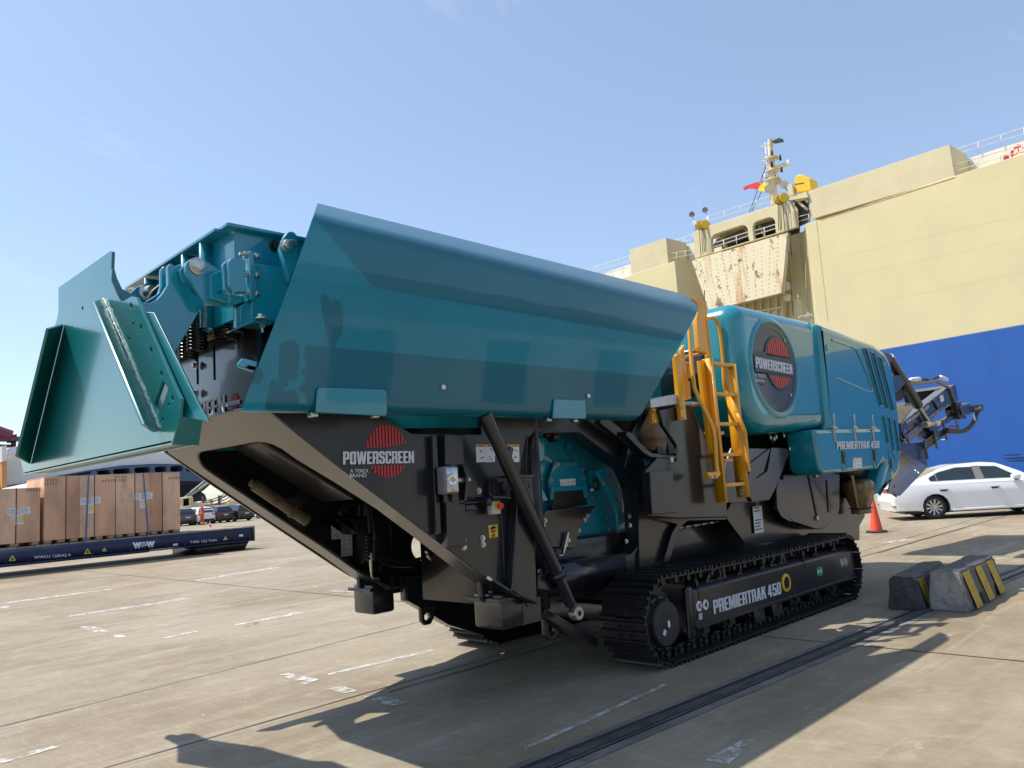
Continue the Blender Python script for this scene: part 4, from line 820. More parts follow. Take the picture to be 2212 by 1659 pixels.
q = oy('2', 180, 1005, 5.9); bm = bmesh.new(); lathe(bm, q, (0, -1, 0), [(0, .07), (.015, .07), (.02, .05), (.05, .045), (.09, .04), (.09, 0)], 24); fin('hinge_pin', bm, ZINC, DA)
bm = bmesh.new(); tube(bm, smoothpath([oy('2', x, y, 5.6) for x, y in ((200, 1080), (235, 1010), (290, 960), (340, 930), (400, 980))]), .02); fin('hose', bm, RUBBER, DA)
py('wing_lug', '2', ((1735, 480), (1790, 330, .05), (1840, 275, .05), (1900, 275, .05), (1940, 320), (1955, 400), (1950, 620), (1850, 870), (1800, 700)), 4.36, .04, TEAL, HB, bevel=.008)
q = oy('2', 1805, 450, 4.36); bm = bmesh.new(); lathe(bm, q, (0, -1, 0), [(0, .042), (.015, .042), (.018, .034), (.045, .032), (.05, .02), (.05, 0)], 24); bx(bm, q + Vector((.05, -.01, .03)), (.045, .02, .035), None, .006); fin('lug_pin', bm, ZINC, HB)
bolts('foot_bolt', [oy('2', 1520, 1315, 4.45)], (0, 0, 1), BB, .025, .03)
q = oy('2', 1525, 1420, 4.5); bm = bmesh.new(); cyl(bm, q, q + Vector((0, 0, .03)), .02, seg=6); cyl(bm, q + Vector((0, 0, -.03)), q, .01, seg=8); cyl(bm, q + Vector((0, 0, .03)), q + Vector((0, 0, .04)), .026, seg=12); fin('foot_bolt', bm, ZINC, BB)
bm = bmesh.new(); b2(bm, 2.8, 4.3, 4.53, 4.62, 2.15, zb + .02); b2(bm, 2.8, 4.3, my(4.62), my(4.53), 2.15, zb + .02); fin('hopper_post', bm, TEAL, HB, split=True)
# coil springs of the feeder
for k, x0, y0, x1, y1, rr_, yy in (('2', 1085, 1160, 1090, 1560, .075, 4.95), ('2', 1190, 1070, 1240, 1480, .06, 4.80), ('2', 750, 1250, 770, 1700, .06, 5.15), ('2', 640, 1480, 660, 1800, .055, 5.3)):
    a = oy(k, x0, y0, yy); b = oy(k, x1, y1, yy); b = Vector((a.x, a.y, b.z)); n = max(6, int((a.z - b.z) / .023)); bm = bmesh.new()
    tube(bm, [Vector((a.x + rr_ * math.cos(t * 2 * math.pi / 14), a.y + rr_ * math.sin(t * 2 * math.pi / 14), a.z + (b.z - a.z) * t / (14 * n))) for t in range(14 * n + 1)], .0095, 6); fin('coil_spring', bm, mat('spring steel black', (.012, .012, .012), .22, var=.1), MC)
bm = bmesh.new(); b2(bm, 2.55, 4.4, 4.75, my(4.75), 2.35, 2.80); fin('feeder_body', bm, BLACK, MC)
# ---- tail door
XD = 1.60
DOOR = px('tail_door', 'M', ((293, 292), (650, 38), (663, 44), (655, 235), (722, 388), (748, 382), (795, 353), (832, 362, .02), (872, 460), (1108, 1005, .03), (1135, 1060), (1128, 1190), (1076, 1380), (55, 1588), (30, 1480), (30, 1440), (170, 720), (195, 690), (225, 640), (270, 550), (292, 470, .1)), XD, .02, TEALD, MC,
          holes=[('M', ((1015, 935), (1048, 985), (1045, 1010), (990, 1160), (978, 1165), (955, 1105), (958, 1090)))] + [('M', [(x - 8, y - 5), (x, y - 26), (x + 9, y - 2), (x + 9, y + 12), (x + 2, y + 20), (x - 8, y + 8)]) for x, y in ((795, 418), (863, 566), (933, 722), (1004, 886), (1081, 1056))] + [('M', [(x - 6, y - 10), (x + 2, y - 14), (x + 7, y), (x + 3, y + 12), (x - 5, y + 4)]) for x, y in ((810, 543), (780, 645), (1055, 1102), (1013, 1205), (459, 436))], bevel=.003)
dey = ox('M', 1128, 1193, XD).y; dwy = ox('M', 873, 457, XD).y; ded = oy('M', 1290, 1205, dey).x - XD
quadplate('door_web', [ox('M', 873, 457, XD + .02), ox('M', 953, 462, XD + .05), ox('M', 1245, 1110, XD + .05), ox('M', 1294, 1203, XD + .05), ox('M', 1132, 1190, XD + .021)], .018, TEALD, DOOR)
dby = ox('M', 1078, 1380, XD).y; quadplate('door_end', [ox('M', 1128, 1193, XD), oy('M', 1285, 1205, dey), oy('M', 1303, 1240, dey - .02), oy('M', 1264, 1382, dby), ox('M', 1078, 1380, XD)], .02, TEALD, DOOR)
bl, br = ox('M', 58, 1590, XD), ox('M', 1076, 1381, XD)
ee = Vector((ded, 0, 0)); hh_ = Vector((0, 0, .012)); quadplate('door_bottom', [bl + hh_, br + hh_, br + ee + hh_, bl + ee + hh_], .014, TEALD, DOOR, .002)
quadplate('door_lip', [bl + ee, br + ee, br + ee + Vector((0, 0, .15)), bl + ee + Vector((0, 0, .15))], .02, TEALD, DOOR, .002)
quadplate('stiffener_bar', [ox('M', 605, 366, XD), ox('M', 990, 1280, XD), ox('M', 965, 1284, XD - .05), ox('M', 879, 1236, XD - .17), ox('M', 543, 386, XD - .17)], .02, TEALD, DOOR)
quadplate('stiffener_bar', [ox('M', 332, 548, XD), ox('M', 100, 1512, XD), ox('M', 80, 1505, XD - .03), ox('M', 32, 1470, XD - .16), ox('M', 228, 578, XD - .16)], .02, TEALD, DOOR)
bm = bmesh.new(); A = ox('M', 612, 372, XD - .006); B = ox('M', 992, 1278, XD - .006); n = 60
tube(bm, [A.lerp(B, i / n) + Vector((random.uniform(-.004, .004), random.uniform(-.004, .004), 0)) for i in range(n + 1)], .011, 6); fin('weld_bead', bm, mat('painted weld', (.05, .26, .28), .3, coat=.6, var=.3, scale=60, bump=.004, bscale=160), DOOR)
quadplate('door_gusset', [ox('M', 800, 330, XD + .1), ox('M', 860, 400, XD + .3), ox('M', 740, 330, XD + .3), ox('M', 690, 165, XD + .1), ox('M', 668, 160, XD + .03), ox('M', 670, 250, XD + .03)], .02, TEALD, DOOR) if False else None
py('door_gusset', 'M', ((665, 160), (682, 162), (700, 225), (735, 300), (790, 330), (860, 360), (830, 400), (760, 385), (722, 380), (660, 240)), 5.0, .03, TEALD, DOOR)
# black plates standing for dark openings in the side web
for pts in (((930, 540), (985, 540), (1005, 610), (960, 610)), ((1105, 965), (1145, 975), (1180, 1050), (1130, 1050))):
    c = [ox('M', x, y, XD + .12) for x, y in pts]
    quadplate('web_slot', [p - Vector((.012, .012, 0)) for p in c], .004, BLACK, DOOR, bevel=0)
# ---- ladder and platform
LY = 4.2
def lz(y): return oy('E', 700, y, LY).z
LD = bmesh.new(); xl, xr = 7.165, 7.58; z0, z1 = lz(1600), lz(530)
SL = []
bm = bmesh.new(); b2(bm, xr, xr + .012, LY, LY + .13, z0, z1 - .02); b2(bm, xr + .012, xr + .045, LY, LY + .010, z0, z1 - .02); LAD = fin('ladder', bm, YEL, MC)
bm = bmesh.new(); b2(bm, xl - .012, xl, LY, LY + .13, z0 - .03, z1 + .02); b2(bm, xl - .045, xl - .012, LY, LY + .010, z0 - .03, z1 + .02); fin('stringer', bm, YEL, LAD)
for y in (553, 782, 1012, 1250, 1487):
    z = lz(y); bm = bmesh.new(); b2(bm, xl, xr, LY + .01, LY + .075, z - .022, z + .014, .003)
    fin('rung', bm, YEL, LAD)
bolts('stringer_bolt', [Vector((xr - .002, LY + .06, lz(y))) for y in (1460, 1545, 1575)], (-1, 0, 0), LAD, .014, .02)
def rail_tube(name, k, pts, r=.021):
    bm = bmesh.new(); tube(bm, smoothpath([oy(k, x, y, yy) for x, y, yy in pts], 5), r, 10); return fin(name, bm, YEL, LAD)
rail_tube('handrail', 'E', ((602, 1390, 4.12), (593, 1300, 4.12), (580, 1120, 4.12), (565, 1045, 4.13), (520, 940, 4.17), (432, 760, 4.25), (418, 690, 4.27), (402, 560, 4.3), (390, 400, 4.33), (382, 270, 4.36)))
rail_tube('handrail', 'E', ((846, 1385, 4.16), (836, 1300, 4.16), (820, 1120, 4.16), (808, 1060, 4.16), (770, 965, 4.2), (740, 900, 4.3), (700, 800, 4.45)))
rail_tube('handrail', 'E', ((525, 197, 4.5), (560, 192, 4.5), (592, 208, 4.5), (615, 260, 4.5), (632, 380, 4.5), (645, 520, 4.5), (655, 700, 4.5), (690, 860, 4.5)))
rail_tube('handrail', 'E', ((345, 500, 4.62), (420, 480, 4.62), (500, 462, 4.6)), .018); rail_tube('handrail', 'E', ((350, 545, 4.7), (375, 545, 4.7)), .016)
rail_tube('handrail', 'E', ((405, 435, 4.4), (480, 450, 4.45), (510, 465, 4.5)), .018)
py('gate_post', 'E', ((400, 38), (455, 45), (488, 45), (492, 60), (522, 445), (512, 468), (490, 465), (462, 420), (452, 300), (442, 195), (455, 110), (440, 70)), 4.48, .06, YEL, LAD, bevel=.006)
py('gate_post', 'E', ((492, 55), (518, 60), (525, 180), (548, 400), (575, 680), (598, 870), (580, 870), (555, 640), (520, 380)), 4.56, .05, YEL, LAD, bevel=.005)
py('toe_plate', 'E', ((470, 522), (520, 515), (540, 860), (580, 1260), (555, 1200), (500, 800)), 4.30, .05, YEL, LAD, bevel=.004)
py('lower_post', 'E', ((278, 488), (300, 468), (315, 470), (330, 640), (365, 980), (322, 985), (300, 740)), 4.34, .05, YEL, LAD, bevel=.005)
py('lower_post', 'E', ((318, 440), (345, 400), (360, 600), (400, 820), (360, 830), (335, 640)), 4.55, .04, YEL, LAD, bevel=.005)
for (a, b, c, d) in ((355, 370, 545, 660), (365, 388, 560, 660), (368, 390, 680, 800)): py('guard_slat', 'E', ((a, c), (b, c), (b + 8, d), (a + 8, d)), 4.75, .02, YEL, LAD)
py('foot_bracket', 'E', ((525, 1392), (620, 1382), (632, 1405), (600, 1440), (545, 1440)), 4.15, .06, YEL, LAD, bevel=.004)
py('yellow_tab', 'E', ((92, 895), (128, 893), (140, 1008), (98, 1012)), 4.45, .04, YEL, LAD, bevel=.004)
py('tread', 'E', ((495, 1075), (655, 1075), (655, 1098), (505, 1100)), 4.42, .12, YEL, LAD)
py('tread', 'E', ((640, 1285), (742, 1283), (745, 1308), (645, 1312)), 4.38, .10, YEL, LAD)
bolts('post_bolt', [oy('E', x, y, 4.34) for x, y in ((325, 888), (335, 968))] + [oy('E', x, y, 4.15) for x, y in ((550, 1428), (588, 1424))] + [oy('E', x, y, 4.45) for x, y in ((104, 922), (110, 995))], NY, LAD, .012, .016)
PLT = py('platform_edge', 'E', ((80, 828), (265, 788), (305, 788), (308, 862), (265, 862), (85, 892)), 4.36, .9, CHECK, MC, bevel=.004)
q0 = oy('E', 350, 845, 4.36); q1 = oy('E', 505, 870, 4.36); bm = bmesh.new(); b2(bm, q0.x, 7.14, 4.34, 5.2, q0.z - .03, q0.z + .004); fin('platform_deck', bm, CHECK, PLT)
# ---- slate cabinet under the platform
CB = py('side_box', '6', ((215, 850), (405, 815), (432, 832), (575, 1185), (652, 1300, .02), (660, 1555), (345, 1562), (140, 1545), (125, 1245), (205, 1160), (300, 1172), (328, 1190), (328, 1080), (240, 950)), 4.40, .05, SLATE, CH, bevel=.012, bres=2)
py('cabinet_door', '6', ((152, 1258, .01), (305, 1246, .01), (328, 1525, .01), (168, 1535, .01)), 4.33, .07, SLATE, CB, bevel=.008)
for x, y in ((215, 1108), (285, 1105)):
    q = oy('6', x, y, 4.45); bm = bmesh.new(); cyl(bm, q + Vector((0, 0, -.05)), q + Vector((0, 0, .0)), .065, seg=16); cyl(bm, q, q + Vector((0, 0, .03)), .036, seg=6); fin('mount', bm, BLACK, CB)
q = oy('6', 287, 1185, 4.42); bm = bmesh.new(); cyl(bm, q + Vector((0, 0, -.03)), q + Vector((0, 0, .04)), .035, seg=6); cyl(bm, q + Vector((0, 0, -.08)), q, .018, seg=8); fin('mount_nut', bm, ZINC, CB)
py('mount_bar', '6', ((0, 990), (30, 1000), (130, 1110), (170, 1135), (325, 1150), (325, 1170), (160, 1160), (110, 1130), (0, 1020)), 4.40, .12, SLATE, CB, bevel=.006)
py('slot_tag', '6', ((572, 1388), (590, 1350), (608, 1352), (598, 1388)), 4.39, .012, ZINC, CB)
# lower chassis side behind the track, with the wheel-arch shaped opening
py('chassis_side', '5', ((430, 380), (1020, 380), (1200, 60), (1640, 60), (1900, 120), (1900, 560), (1140, 600), (1012, 425), (745, 432, .05), (690, 480, .08), (600, 720), (440, 770)), 4.72, .03, SLATE, CH)
py('arch_rim', '5', ((520, 430), (1012, 424), (1015, 440), (760, 448, .05), (705, 495, .08), (640, 715), (598, 718), (655, 530), (690, 470)), 4.66, .07, SLATE, CH)
bm = bmesh.new()
for i in range(5): q = oy('5', 690 + i * 55, 500 - i * 9, 4.9); cyl(bm, q, q + Vector((.16, 0, .01)), .014, seg=8)
fin('grease_lines', bm, ZINC, CH)
py('gusset_panel', 'F', ((-350, 100), (150, 110), (250, 480), (120, 745), (-60, 775), (-420, 780), (-420, 300)), 4.52, .03, SLATE, CH)
py('curved_guard', 'N', ((225, 1330), (395, 1200), (340, 1390), (270, 1440, .05), (230, 1410)), 4.50, .03, SLATE, CH)
py('gusset_panel', 'N', ((220, 1400), (290, 1440), (370, 1380), (400, 1200), (520, 1205), (540, 1240), (440, 1500), (385, 1605), (250, 1620), (225, 1560)), 4.49, .03, SLATE, CH)
TK = py('fuel_tank', 'F', ((300, 425, .05), (850, 400), (995, 420), (992, 860, .1), (965, 950, .1), (790, 1105), (690, 1112, .1), (400, 1020, .1), (330, 900), (285, 600)), 4.54, .16, SLATE, CH, bevel=.015, bres=2)
for a, b in (((610, 430), (720, 950)), ((840, 500), (865, 900))):
    A = oy('F', *a, 4.53); B = oy('F', *b, 4.53); d = (B - A).normalized(); s = Vector((d.z, 0, -d.x)) * .025; plate('tank_strap', [[(q.x, q.z) for q in (A - s, B - s, B + s, A + s)]], (0, 4.527, 0), (1, 0, 0), (0, 0, 1), (0, 1, 0), .012, BLACK, TK, .003)
for x, y in ((704, 440), (715, 975)):
    q = oy('F', x, y, 4.52); bm = bmesh.new(); bx(bm, q, (.045, .02, .06), None, .004); fin('strap_latch', bm, ZINC, TK)
py('tank_shroud', 'F', ((240, 490), (290, 490), (300, 650), (340, 900), (400, 1015), (380, 1020), (270, 960), (215, 850), (205, 620)), 4.50, .05, SLATE, CH, bevel=.006)
PD = decal('paper_notice', '5', ((1188, 355), (1248, 347), (1263, 522), (1203, 532)), 4.70, WHITE, CH)
P_ = [oy('5', *q, 4.6995 - .004) for q in ((1188, 355), (1248, 347), (1263, 522), (1203, 532))]
for i in range(8):
    v = .08 + i * .115; 
    if i in (2, 3): continue
    a = P_[0].lerp(P_[3], v); b = P_[1].lerp(P_[2], v); e0, e1 = .12, random.uniform(.6, .9); s = .012
    tri('text_line', [(a.lerp(b, e0).x, a.lerp(b, e0).z), (a.lerp(b, e1).x, a.lerp(b, e1).z), (a.lerp(b, e1).x, a.lerp(b, e1).z + s), (a.lerp(b, e0).x, a.lerp(b, e0).z + s)], 4.694, INK, PD)
py('rear_leg', 'F', ((1120, 870), (1310, 925), (1300, 960), (1220, 1100), (1240, 1250), (1180, 1250), (1150, 1100)), 4.85, .04, SLATE, CH)
py('rear_leg', 'F', ((990, 440), (1060, 430), (1060, 860), (1125, 880), (1150, 1150), (1000, 1150)), 4.75, .05, SLATE, CH)
bm = bmesh.new(); b2(bm, 7.3, 12.0, 4.95, my(4.95), 1.1, 2.2); fin('engine_bay', bm, BLACK, CH)
for pts in (((600, 1165, 4.6), (640, 1175, 4.55), (660, 1230, 4.55), (680, 1330, 4.55), (690, 1390, 4.6)), ((575, 1160, 4.6), (610, 1185, 4.55), (635, 1260, 4.55), (660, 1350, 4.6)), ((545, 1160, 4.6), (580, 1200, 4.55), (600, 1290, 4.6), (640, 1380, 4.62)), ((540, 1230, 4.6), (545, 1300, 4.6), (545, 1380, 4.62)), ((380, 1080, 4.6), (385, 1130, 4.6), (410, 1160, 4.6)), ((490, 1080, 4.6), (495, 1120, 4.6))):
    bm = bmesh.new(); tube(bm, smoothpath([oy('N', *p) for p in pts]), .018, 8); fin('engine_hose', bm, RUBBER, CH)
for x, y in ((540, 1210), (590, 1160), (625, 1160), (655, 1190), (390, 1120), (418, 1130), (435, 1115), (495, 1105)):
    q = oy('N', x, y, 4.56); bm = bmesh.new(); cyl(bm, q + Vector((0, 0, -.03)), q + Vector((0, 0, .03)), .02, seg=8); fin('hose_fitting', bm, ZINC, CH)
# ---- engine hood
HY = 4.30; HT = my(HY) - HY
def hood(name, pts, y, th, r, mt=TEALH, parent=MC, res=6):
    return plate(name, [fillet(pts, 10)], (0, y, 0), (1, 0, 0), (0, 0, 1), (0, 1, 0), th, mt, parent, r, bres=res, smooth=50)
def NN(x, y, yy=HY): q = oy('N', x, y, yy); return (q.x, q.z)
h1a, h1b = NN(833, 1040), NN(752, 215)
H1 = hood('hood', [(7.90, 2.06, .55), (h1a[0] - .12, 2.13, .03), h1a, h1b + (.03,), (h1b[0], 3.585), (7.90, 3.60, .22)], HY, HT, .20)
g0, g1 = NN(760, 215), NN(845, 1040)
rs = [NN(845, 1060), g1, NN(770, 225) + (.05,), NN(1120, 358) + (.3,), NN(1200, 388) + (.2,), NN(1285, 450) + (.25,), NN(1342, 560) + (.2,), NN(1400, 950), NN(1418, 1230), NN(1400, 1410) + (.25,), NN(1310, 1525) + (.1,), NN(1215, 1580), NN(1225, 1540), NN(1265, 1400), NN(1285, 1330)]
rs = [p if len(p) > 2 else p for p in rs]
H2 = hood('hood', rs, HY, HT, .10)
bm = bmesh.new(); b2(bm, 9.5, 10.3, HY + .05, my(HY) - .05, 2.2, 3.46); fin('hood_seam', bm, TEALH, H2)
bm = bmesh.new(); b2(bm, 10.0, 12.2, HY + .25, my(HY) - .2, 2.0, 3.2); b2(bm, 11.3, 12.2, HY + .25, my(HY) - .2, 1.5, 2.1); fin('hood_core', bm, BLACK, H2)
# round emblem
EC = oy('6', 966, 572, HY); er = .545
bm = bmesh.new(); lathe(bm, (EC.x, HY + .004, EC.z), (0, -1, 0), [(0, er + .07), (.016, er + .05), (.03, er + .025), (.032, er + .01), (.02, er - .002), (.002, er - .012)], 72); EM = fin('emblem_rim', bm, TEALH, H1, 60)
bm = bmesh.new(); lathe(bm, (EC.x, HY - .002, EC.z), (0, -1, 0), [(0, er), (.008, er - .006), (.010, er - .075), (.004, er - .082), (.006, 0)], 72); fin('emblem_disc', bm, mat('emblem black', (.014, .014, .018), .3, coat=.3, var=.1), EM, 30)
def e6(x, y): q = oy('6', x, y, HY - .02); return (q.x, q.z)
bar = [e6(822, 485), e6(1092, 535), e6(1090, 632), e6(838, 600)]
plate('emblem_bar', [bar], (0, HY - .034, 0), (1, 0, 0), (0, 0, 1), (0, 1, 0), .03, BLACK, EM, .004)
plate('emblem_bar', [[e6(822, 455), e6(1075, 510), e6(1092, 535), e6(822, 485)]], (0, HY - .024, 0), (1, 0, 0), (0, 0, 1), (0, 1, 0), .02, BLACK, EM, .003)
q = oy('6', 978, 440, HY); 
ec2 = Vector((oy('6', 985, 545, HY).x, 0, oy('6', 985, 545, HY).z)); r2 = .30
zt, zb2 = oy('6', 985, 510, HY).z, oy('6', 985, 630, HY).z
bm = bmesh.new(); lathe(bm, (ec2.x, HY - .008, ec2.z), (0, -1, 0), [(0, r2 + .035), (.010, r2 + .03), (.012, r2), (.012, 0)], 48); fin('emblem_backing', bm, BLACK, EM, 30)
bm = bmesh.new(); n = 11
for i in range(n):
    u = -1 + (2 * i + 1) / n; h = math.sqrt(1 - u * u) * r2; xx = ec2.x + u * r2; wd = r2 / n * 1.2
    for z0_, z1_ in ((ec2.z - h, zb2 - .01), (zt + .005, ec2.z + h)):
        if z1_ > z0_: bx(bm, (xx, HY - .022, (z0_ + z1_) / 2), (wd, .004, z1_ - z0_))
fin('roundel_stripe', bm, mat('emblem red', (.62, .05, .03), .4, var=.05), EM, 0, split=True)
o_ = Vector((0, 0, 0)); yl = HY - .0345
def e6y(x, y): return oy('6', x, y, yl)
heavy('emblem_lettering', 'POWERSCREEN', e6y(846, 573), e6y(1085, 618), e6y(843, 503), SILVER, EM)
plate('emblem_tab', [[e6(836, 605), e6(912, 613), e6(908, 686), e6(850, 680)]], (0, HY - .022, 0), (1, 0, 0), (0, 0, 1), (0, 1, 0), .018, BLACK, EM, .003)
yl = HY - .0225
text('emblem_lettering', 'A TEREX', e6y(838, 635), e6y(909, 641), e6y(838, 615), SILVER, EM, 0); text('emblem_lettering', 'BRAND', e6y(842, 665), e6y(903, 672), e6y(841, 646), SILVER, EM, 0)
bolts('emblem_screw', [oy('6', x, y, HY - .01) for x, y in ((1033, 395), (1073, 752), (830, 358))], NY, EM, .014, .012)
# pressed lines, louvres and fittings on the rear hood
def nt_(x, y, yy): return oy('N', x, y, yy)
def press(pts, r=.016, mt=TEALH, yy=HY): 
    bm = bmesh.new(); tube(bm, smoothpath([nt_(x, y, yy) for x, y in pts], 6), r, 8); fin('pressed_line', bm, mt, H2)
press(((868, 362), (960, 395), (1040, 425), (1070, 470), (1110, 560), (1150, 660), (1180, 745), (1165, 770))); press(((903, 655), (1040, 715), (1165, 770)), .009)
def slot(name, pts, depth=.012, mt=BLACK, rim=True, par=None):
    lp_ = tr_y('N', [(x, y, .012) for x, y in pts], HY)
    cx_ = sum(p[0] for p in lp_) / len(lp_); cz_ = sum(p[1] for p in lp_) / len(lp_)
    o2 = []
    for x, z in lp_: d = Vector((x - cx_, z - cz_)); d = d.normalized() * (d.length + .022); o2.append((cx_ + d.x, cz_ + d.y))
    a = plate(name, [o2, lp_], (0, HY - .012, 0), (1, 0, 0), (0, 0, 1), (0, 1, 0), .03, TEALH, H2, .006, bres=2)
    plate('slot_back', [lp_], (0, HY - .001, 0), (1, 0, 0), (0, 0, 1), (0, 1, 0), .003, mt, a, 0)  # black by default, standing for the dark depth of the slot
slot('louvre', ((1110, 432), (1135, 435), (1260, 870), (1240, 875))); slot('louvre', ((1168, 458), (1195, 470), (1308, 905), (1285, 885))); slot('louvre', ((1222, 490), (1248, 505), (1352, 915), (1330, 905)))
slot('louvre', ((1257, 945), (1270, 955), (1308, 1160), (1297, 1165))); slot('louvre', ((1300, 962), (1314, 970), (1352, 1225), (1340, 1215))); slot('louvre', ((1343, 980), (1357, 990), (1395, 1230), (1380, 1225)))
slot('light_recess', ((1310, 1215), (1325, 1225), (1362, 1290), (1362, 1310), (1335, 1380), (1318, 1370)), mt=TEALH)
q = nt_(1325, 1318, HY); bm = bmesh.new(); bx(bm, q + Vector((0, -.005, 0)), (.06, .03, .17), None, .012); RL = fin('rear_light', bm, BLACK, H2); bm = bmesh.new(); lathe(bm, q + Vector((0, -.02, 0)), (0, -1, 0), [(0, .022), (.008, .018), (.01, 0)], 16); fin('red_lens', bm, REDP, RL)
decal('yellow_label', 'N', ((1330, 1385), (1347, 1387), (1347, 1442), (1331, 1440)), HY - .001, YELV, H2)
for x, y in ((832, 427), (1276, 525)):
    q = nt_(x, y, HY); bm = bmesh.new(); lathe(bm, q, (0, -1, 0), [(0, .055), (.006, .05), (.004, .035), (.012, .03), (.012, 0)], 24); fin('hood_lock', bm, TEALH, H2)
# fold-down tool box door
DB = hood('locker_door', [NN(738, 1058, 4.22) + (.04,), NN(1252, 1050, 4.22) + (.06,), NN(1278, 1150, 4.22), NN(1280, 1290, 4.22) + (.14,), NN(1235, 1365, 4.22) + (.1,), NN(800, 1410, 4.22) + (.10,), NN(770, 1340, 4.22)], 4.22, .4, .05, TEALH, MC, 4)
n_ = Vector((0, -.002, 0))
heavy('locker_lettering', 'PREMIERTRAK 450', nt_(908, 1214, 4.212), nt_(1238, 1203, 4.212), nt_(908, 1152, 4.212), SILVER, DB)
for x0 in (885, 1045, 1188):
    for y0, y1 in ((965, 1040), (1055, 1125)):
        yy = HY if y0 < 1000 else 4.22; a = nt_(x0, (y0 + y1) / 2, yy); bm = bmesh.new(); bx(bm, a + Vector((0, -.006, 0)), (.06, .014, .22), None, .004); fin('hinge_leaf', bm, mat('hinge zinc', (.35, .36, .40), .3, metal=.7, var=.1), DB)
    a = nt_(x0 + 8, 1047, 4.21); bm = bmesh.new(); cyl(bm, a + Vector((-.05, 0, 0)), a + Vector((.05, 0, 0)), .02, seg=10); fin('hinge_knuckle', bm, ZINC, DB)
for x, y in ((955, 1275), (1195, 1260)):
    lp_ = fillet([(nt_(x, y, 4.22).x + a, nt_(x, y, 4.22).z + b, .04) for a, b in ((-.07, -.17), (.09, -.17), (.09, .13), (-.07, .13))]); lp2 = [( (p[0] - nt_(x, y, 4.22).x) * .8 + nt_(x, y, 4.22).x, (p[1] - nt_(x, y, 4.22).z) * .88 + nt_(x, y, 4.22).z) for p in lp_]
    plate('latch_dish', [lp_, lp2], (0, 4.21, 0), (1, 0, 0), (0, 0, 1), (0, 1, 0), .03, TEALH, DB, .005, bres=2)
    q = nt_(x, y, 4.22); bm = bmesh.new(); bx(bm, q + Vector((0, -.008, 0)), (.07, .03, .16), None, .012); fin('latch_handle', bm, BLACK, DB)
panel_decal('N', ((1037, 1278), (1100, 1275), (1103, 1355), (1030, 1362)), 4.22, ORANGEV, 2, 3, DB, .12)
# front face details of the hood (dark screen window)
py('hood_fairing', 'N', ((140, 820), (215, 935), (200, 948), (150, 930)), 4.5, .05, TEALH, H1)
bolts('fairing_bolt', [oy('N', x, y, 4.5) for x, y in ((150, 865), (180, 885), (150, 825))], NY, H1, .016, .014)
bm = bmesh.new(); bx(bm, (7.885, 5.2, 2.85), (.05, .9, .55), None, .02); fin('front_vent', bm, mat('dark glass', (.01, .02, .022), .12, coat=.5, var=.1), H1)
# wrapped exhaust jar
WRAP = mat('brown paper in film', (.22, .13, .045), .25, coat=.8, var=.35, scale=5, bump=.02, bscale=9, stretch=(3, 3, .7), coat_rough=.12)
jc = oy('F', 1255, 700, 4.50); zt, zbm = oy('F', 1255, 485, 4.5).z, oy('F', 1255, 918, 4.5).z; jr = 33.0 * (Vector((jc.x, 4.50, jc.z)) - CAMP).dot(fwd) / FPX; hh = zt - zbm
bm = bmesh.new(); lathe(bm, (jc.x, 4.52, zbm), (0, 0, 1), [(0, 0), (0, jr * .62), (hh * .06, jr * .66), (hh * .12, jr * .58), (hh * .2, jr * .62), (hh * .45, jr * .82), (hh * .7, jr * .97), (hh * .82, jr * 1.0), (hh * .92, jr * .93), (hh * .97, jr * .8), (hh, jr * .6), (hh, 0)], 36)
for v in bm.verts:
    a = math.atan2(v.co.y - 4.52, v.co.x - jc.x); k = 1 + .025 * math.sin(7 * a + v.co.z * 9) + .015 * math.sin(13 * a); v.co.x = jc.x + (v.co.x - jc.x) * k; v.co.y = 4.52 + (v.co.y - 4.52) * k
JAR = fin('wrapped_filter', bm, WRAP, MC, 50)
bm = bmesh.new(); a = oy('F', 1150, 440, 4.25); b = oy('F', 1225, 850, 4.36); d = (b - a).normalized(); s = Vector((.05, 0, 0)); pts = [a - s, a + s, b + s * .7, b - s * .7]
quadplate('filter_strap', pts, .012, BLACK, JAR)
bm = bmesh.new(); tube(bm, [(jc.x + jr * .7 * math.cos(t), 4.52 + jr * .7 * math.sin(t), zbm + hh * .15) for t in [i * math.pi / 12 for i in range(24)]], .008, 6, True); fin('filter_band', bm, RUBBER, JAR)
bm = bmesh.new(); b2(bm, jc.x - .08, jc.x + .08, 4.95, 5.1, zbm, zt + .2); b2(bm, jc.x - .1, jc.x + .5, 4.5, 5.0, zt + .01, zt + .25); fin('filter_bracket', bm, BLACK, JAR)
# ---- tail chute and discharge conveyor
CY = 4.82
CHT = py('chute_side', 'U', ((260, 0), (380, 45), (650, 32, .05), (672, 50), (700, 190), (735, 410), (560, 320), (300, 150)), CY - .02, .04, SLATE, MC)
quadplate('chute_side', [oy('U', 300, 145, CY - .01), oy('U', 735, 412, CY - .03), oy('U', 268, 878, CY - .62), oy('U', 130, 790, CY - .70)], .03, SLATE, CHT)
py('chute_side', 'U', ((100, 780), (230, 690), (268, 878), (130, 790)), 4.2, .03, SLATE, CHT)
bolts('chute_bolt', [oy('U', x, y, 4.5) for x, y in ((538, 475), (582, 507), (320, 692), (370, 722))], NY, CHT, .018, .016)
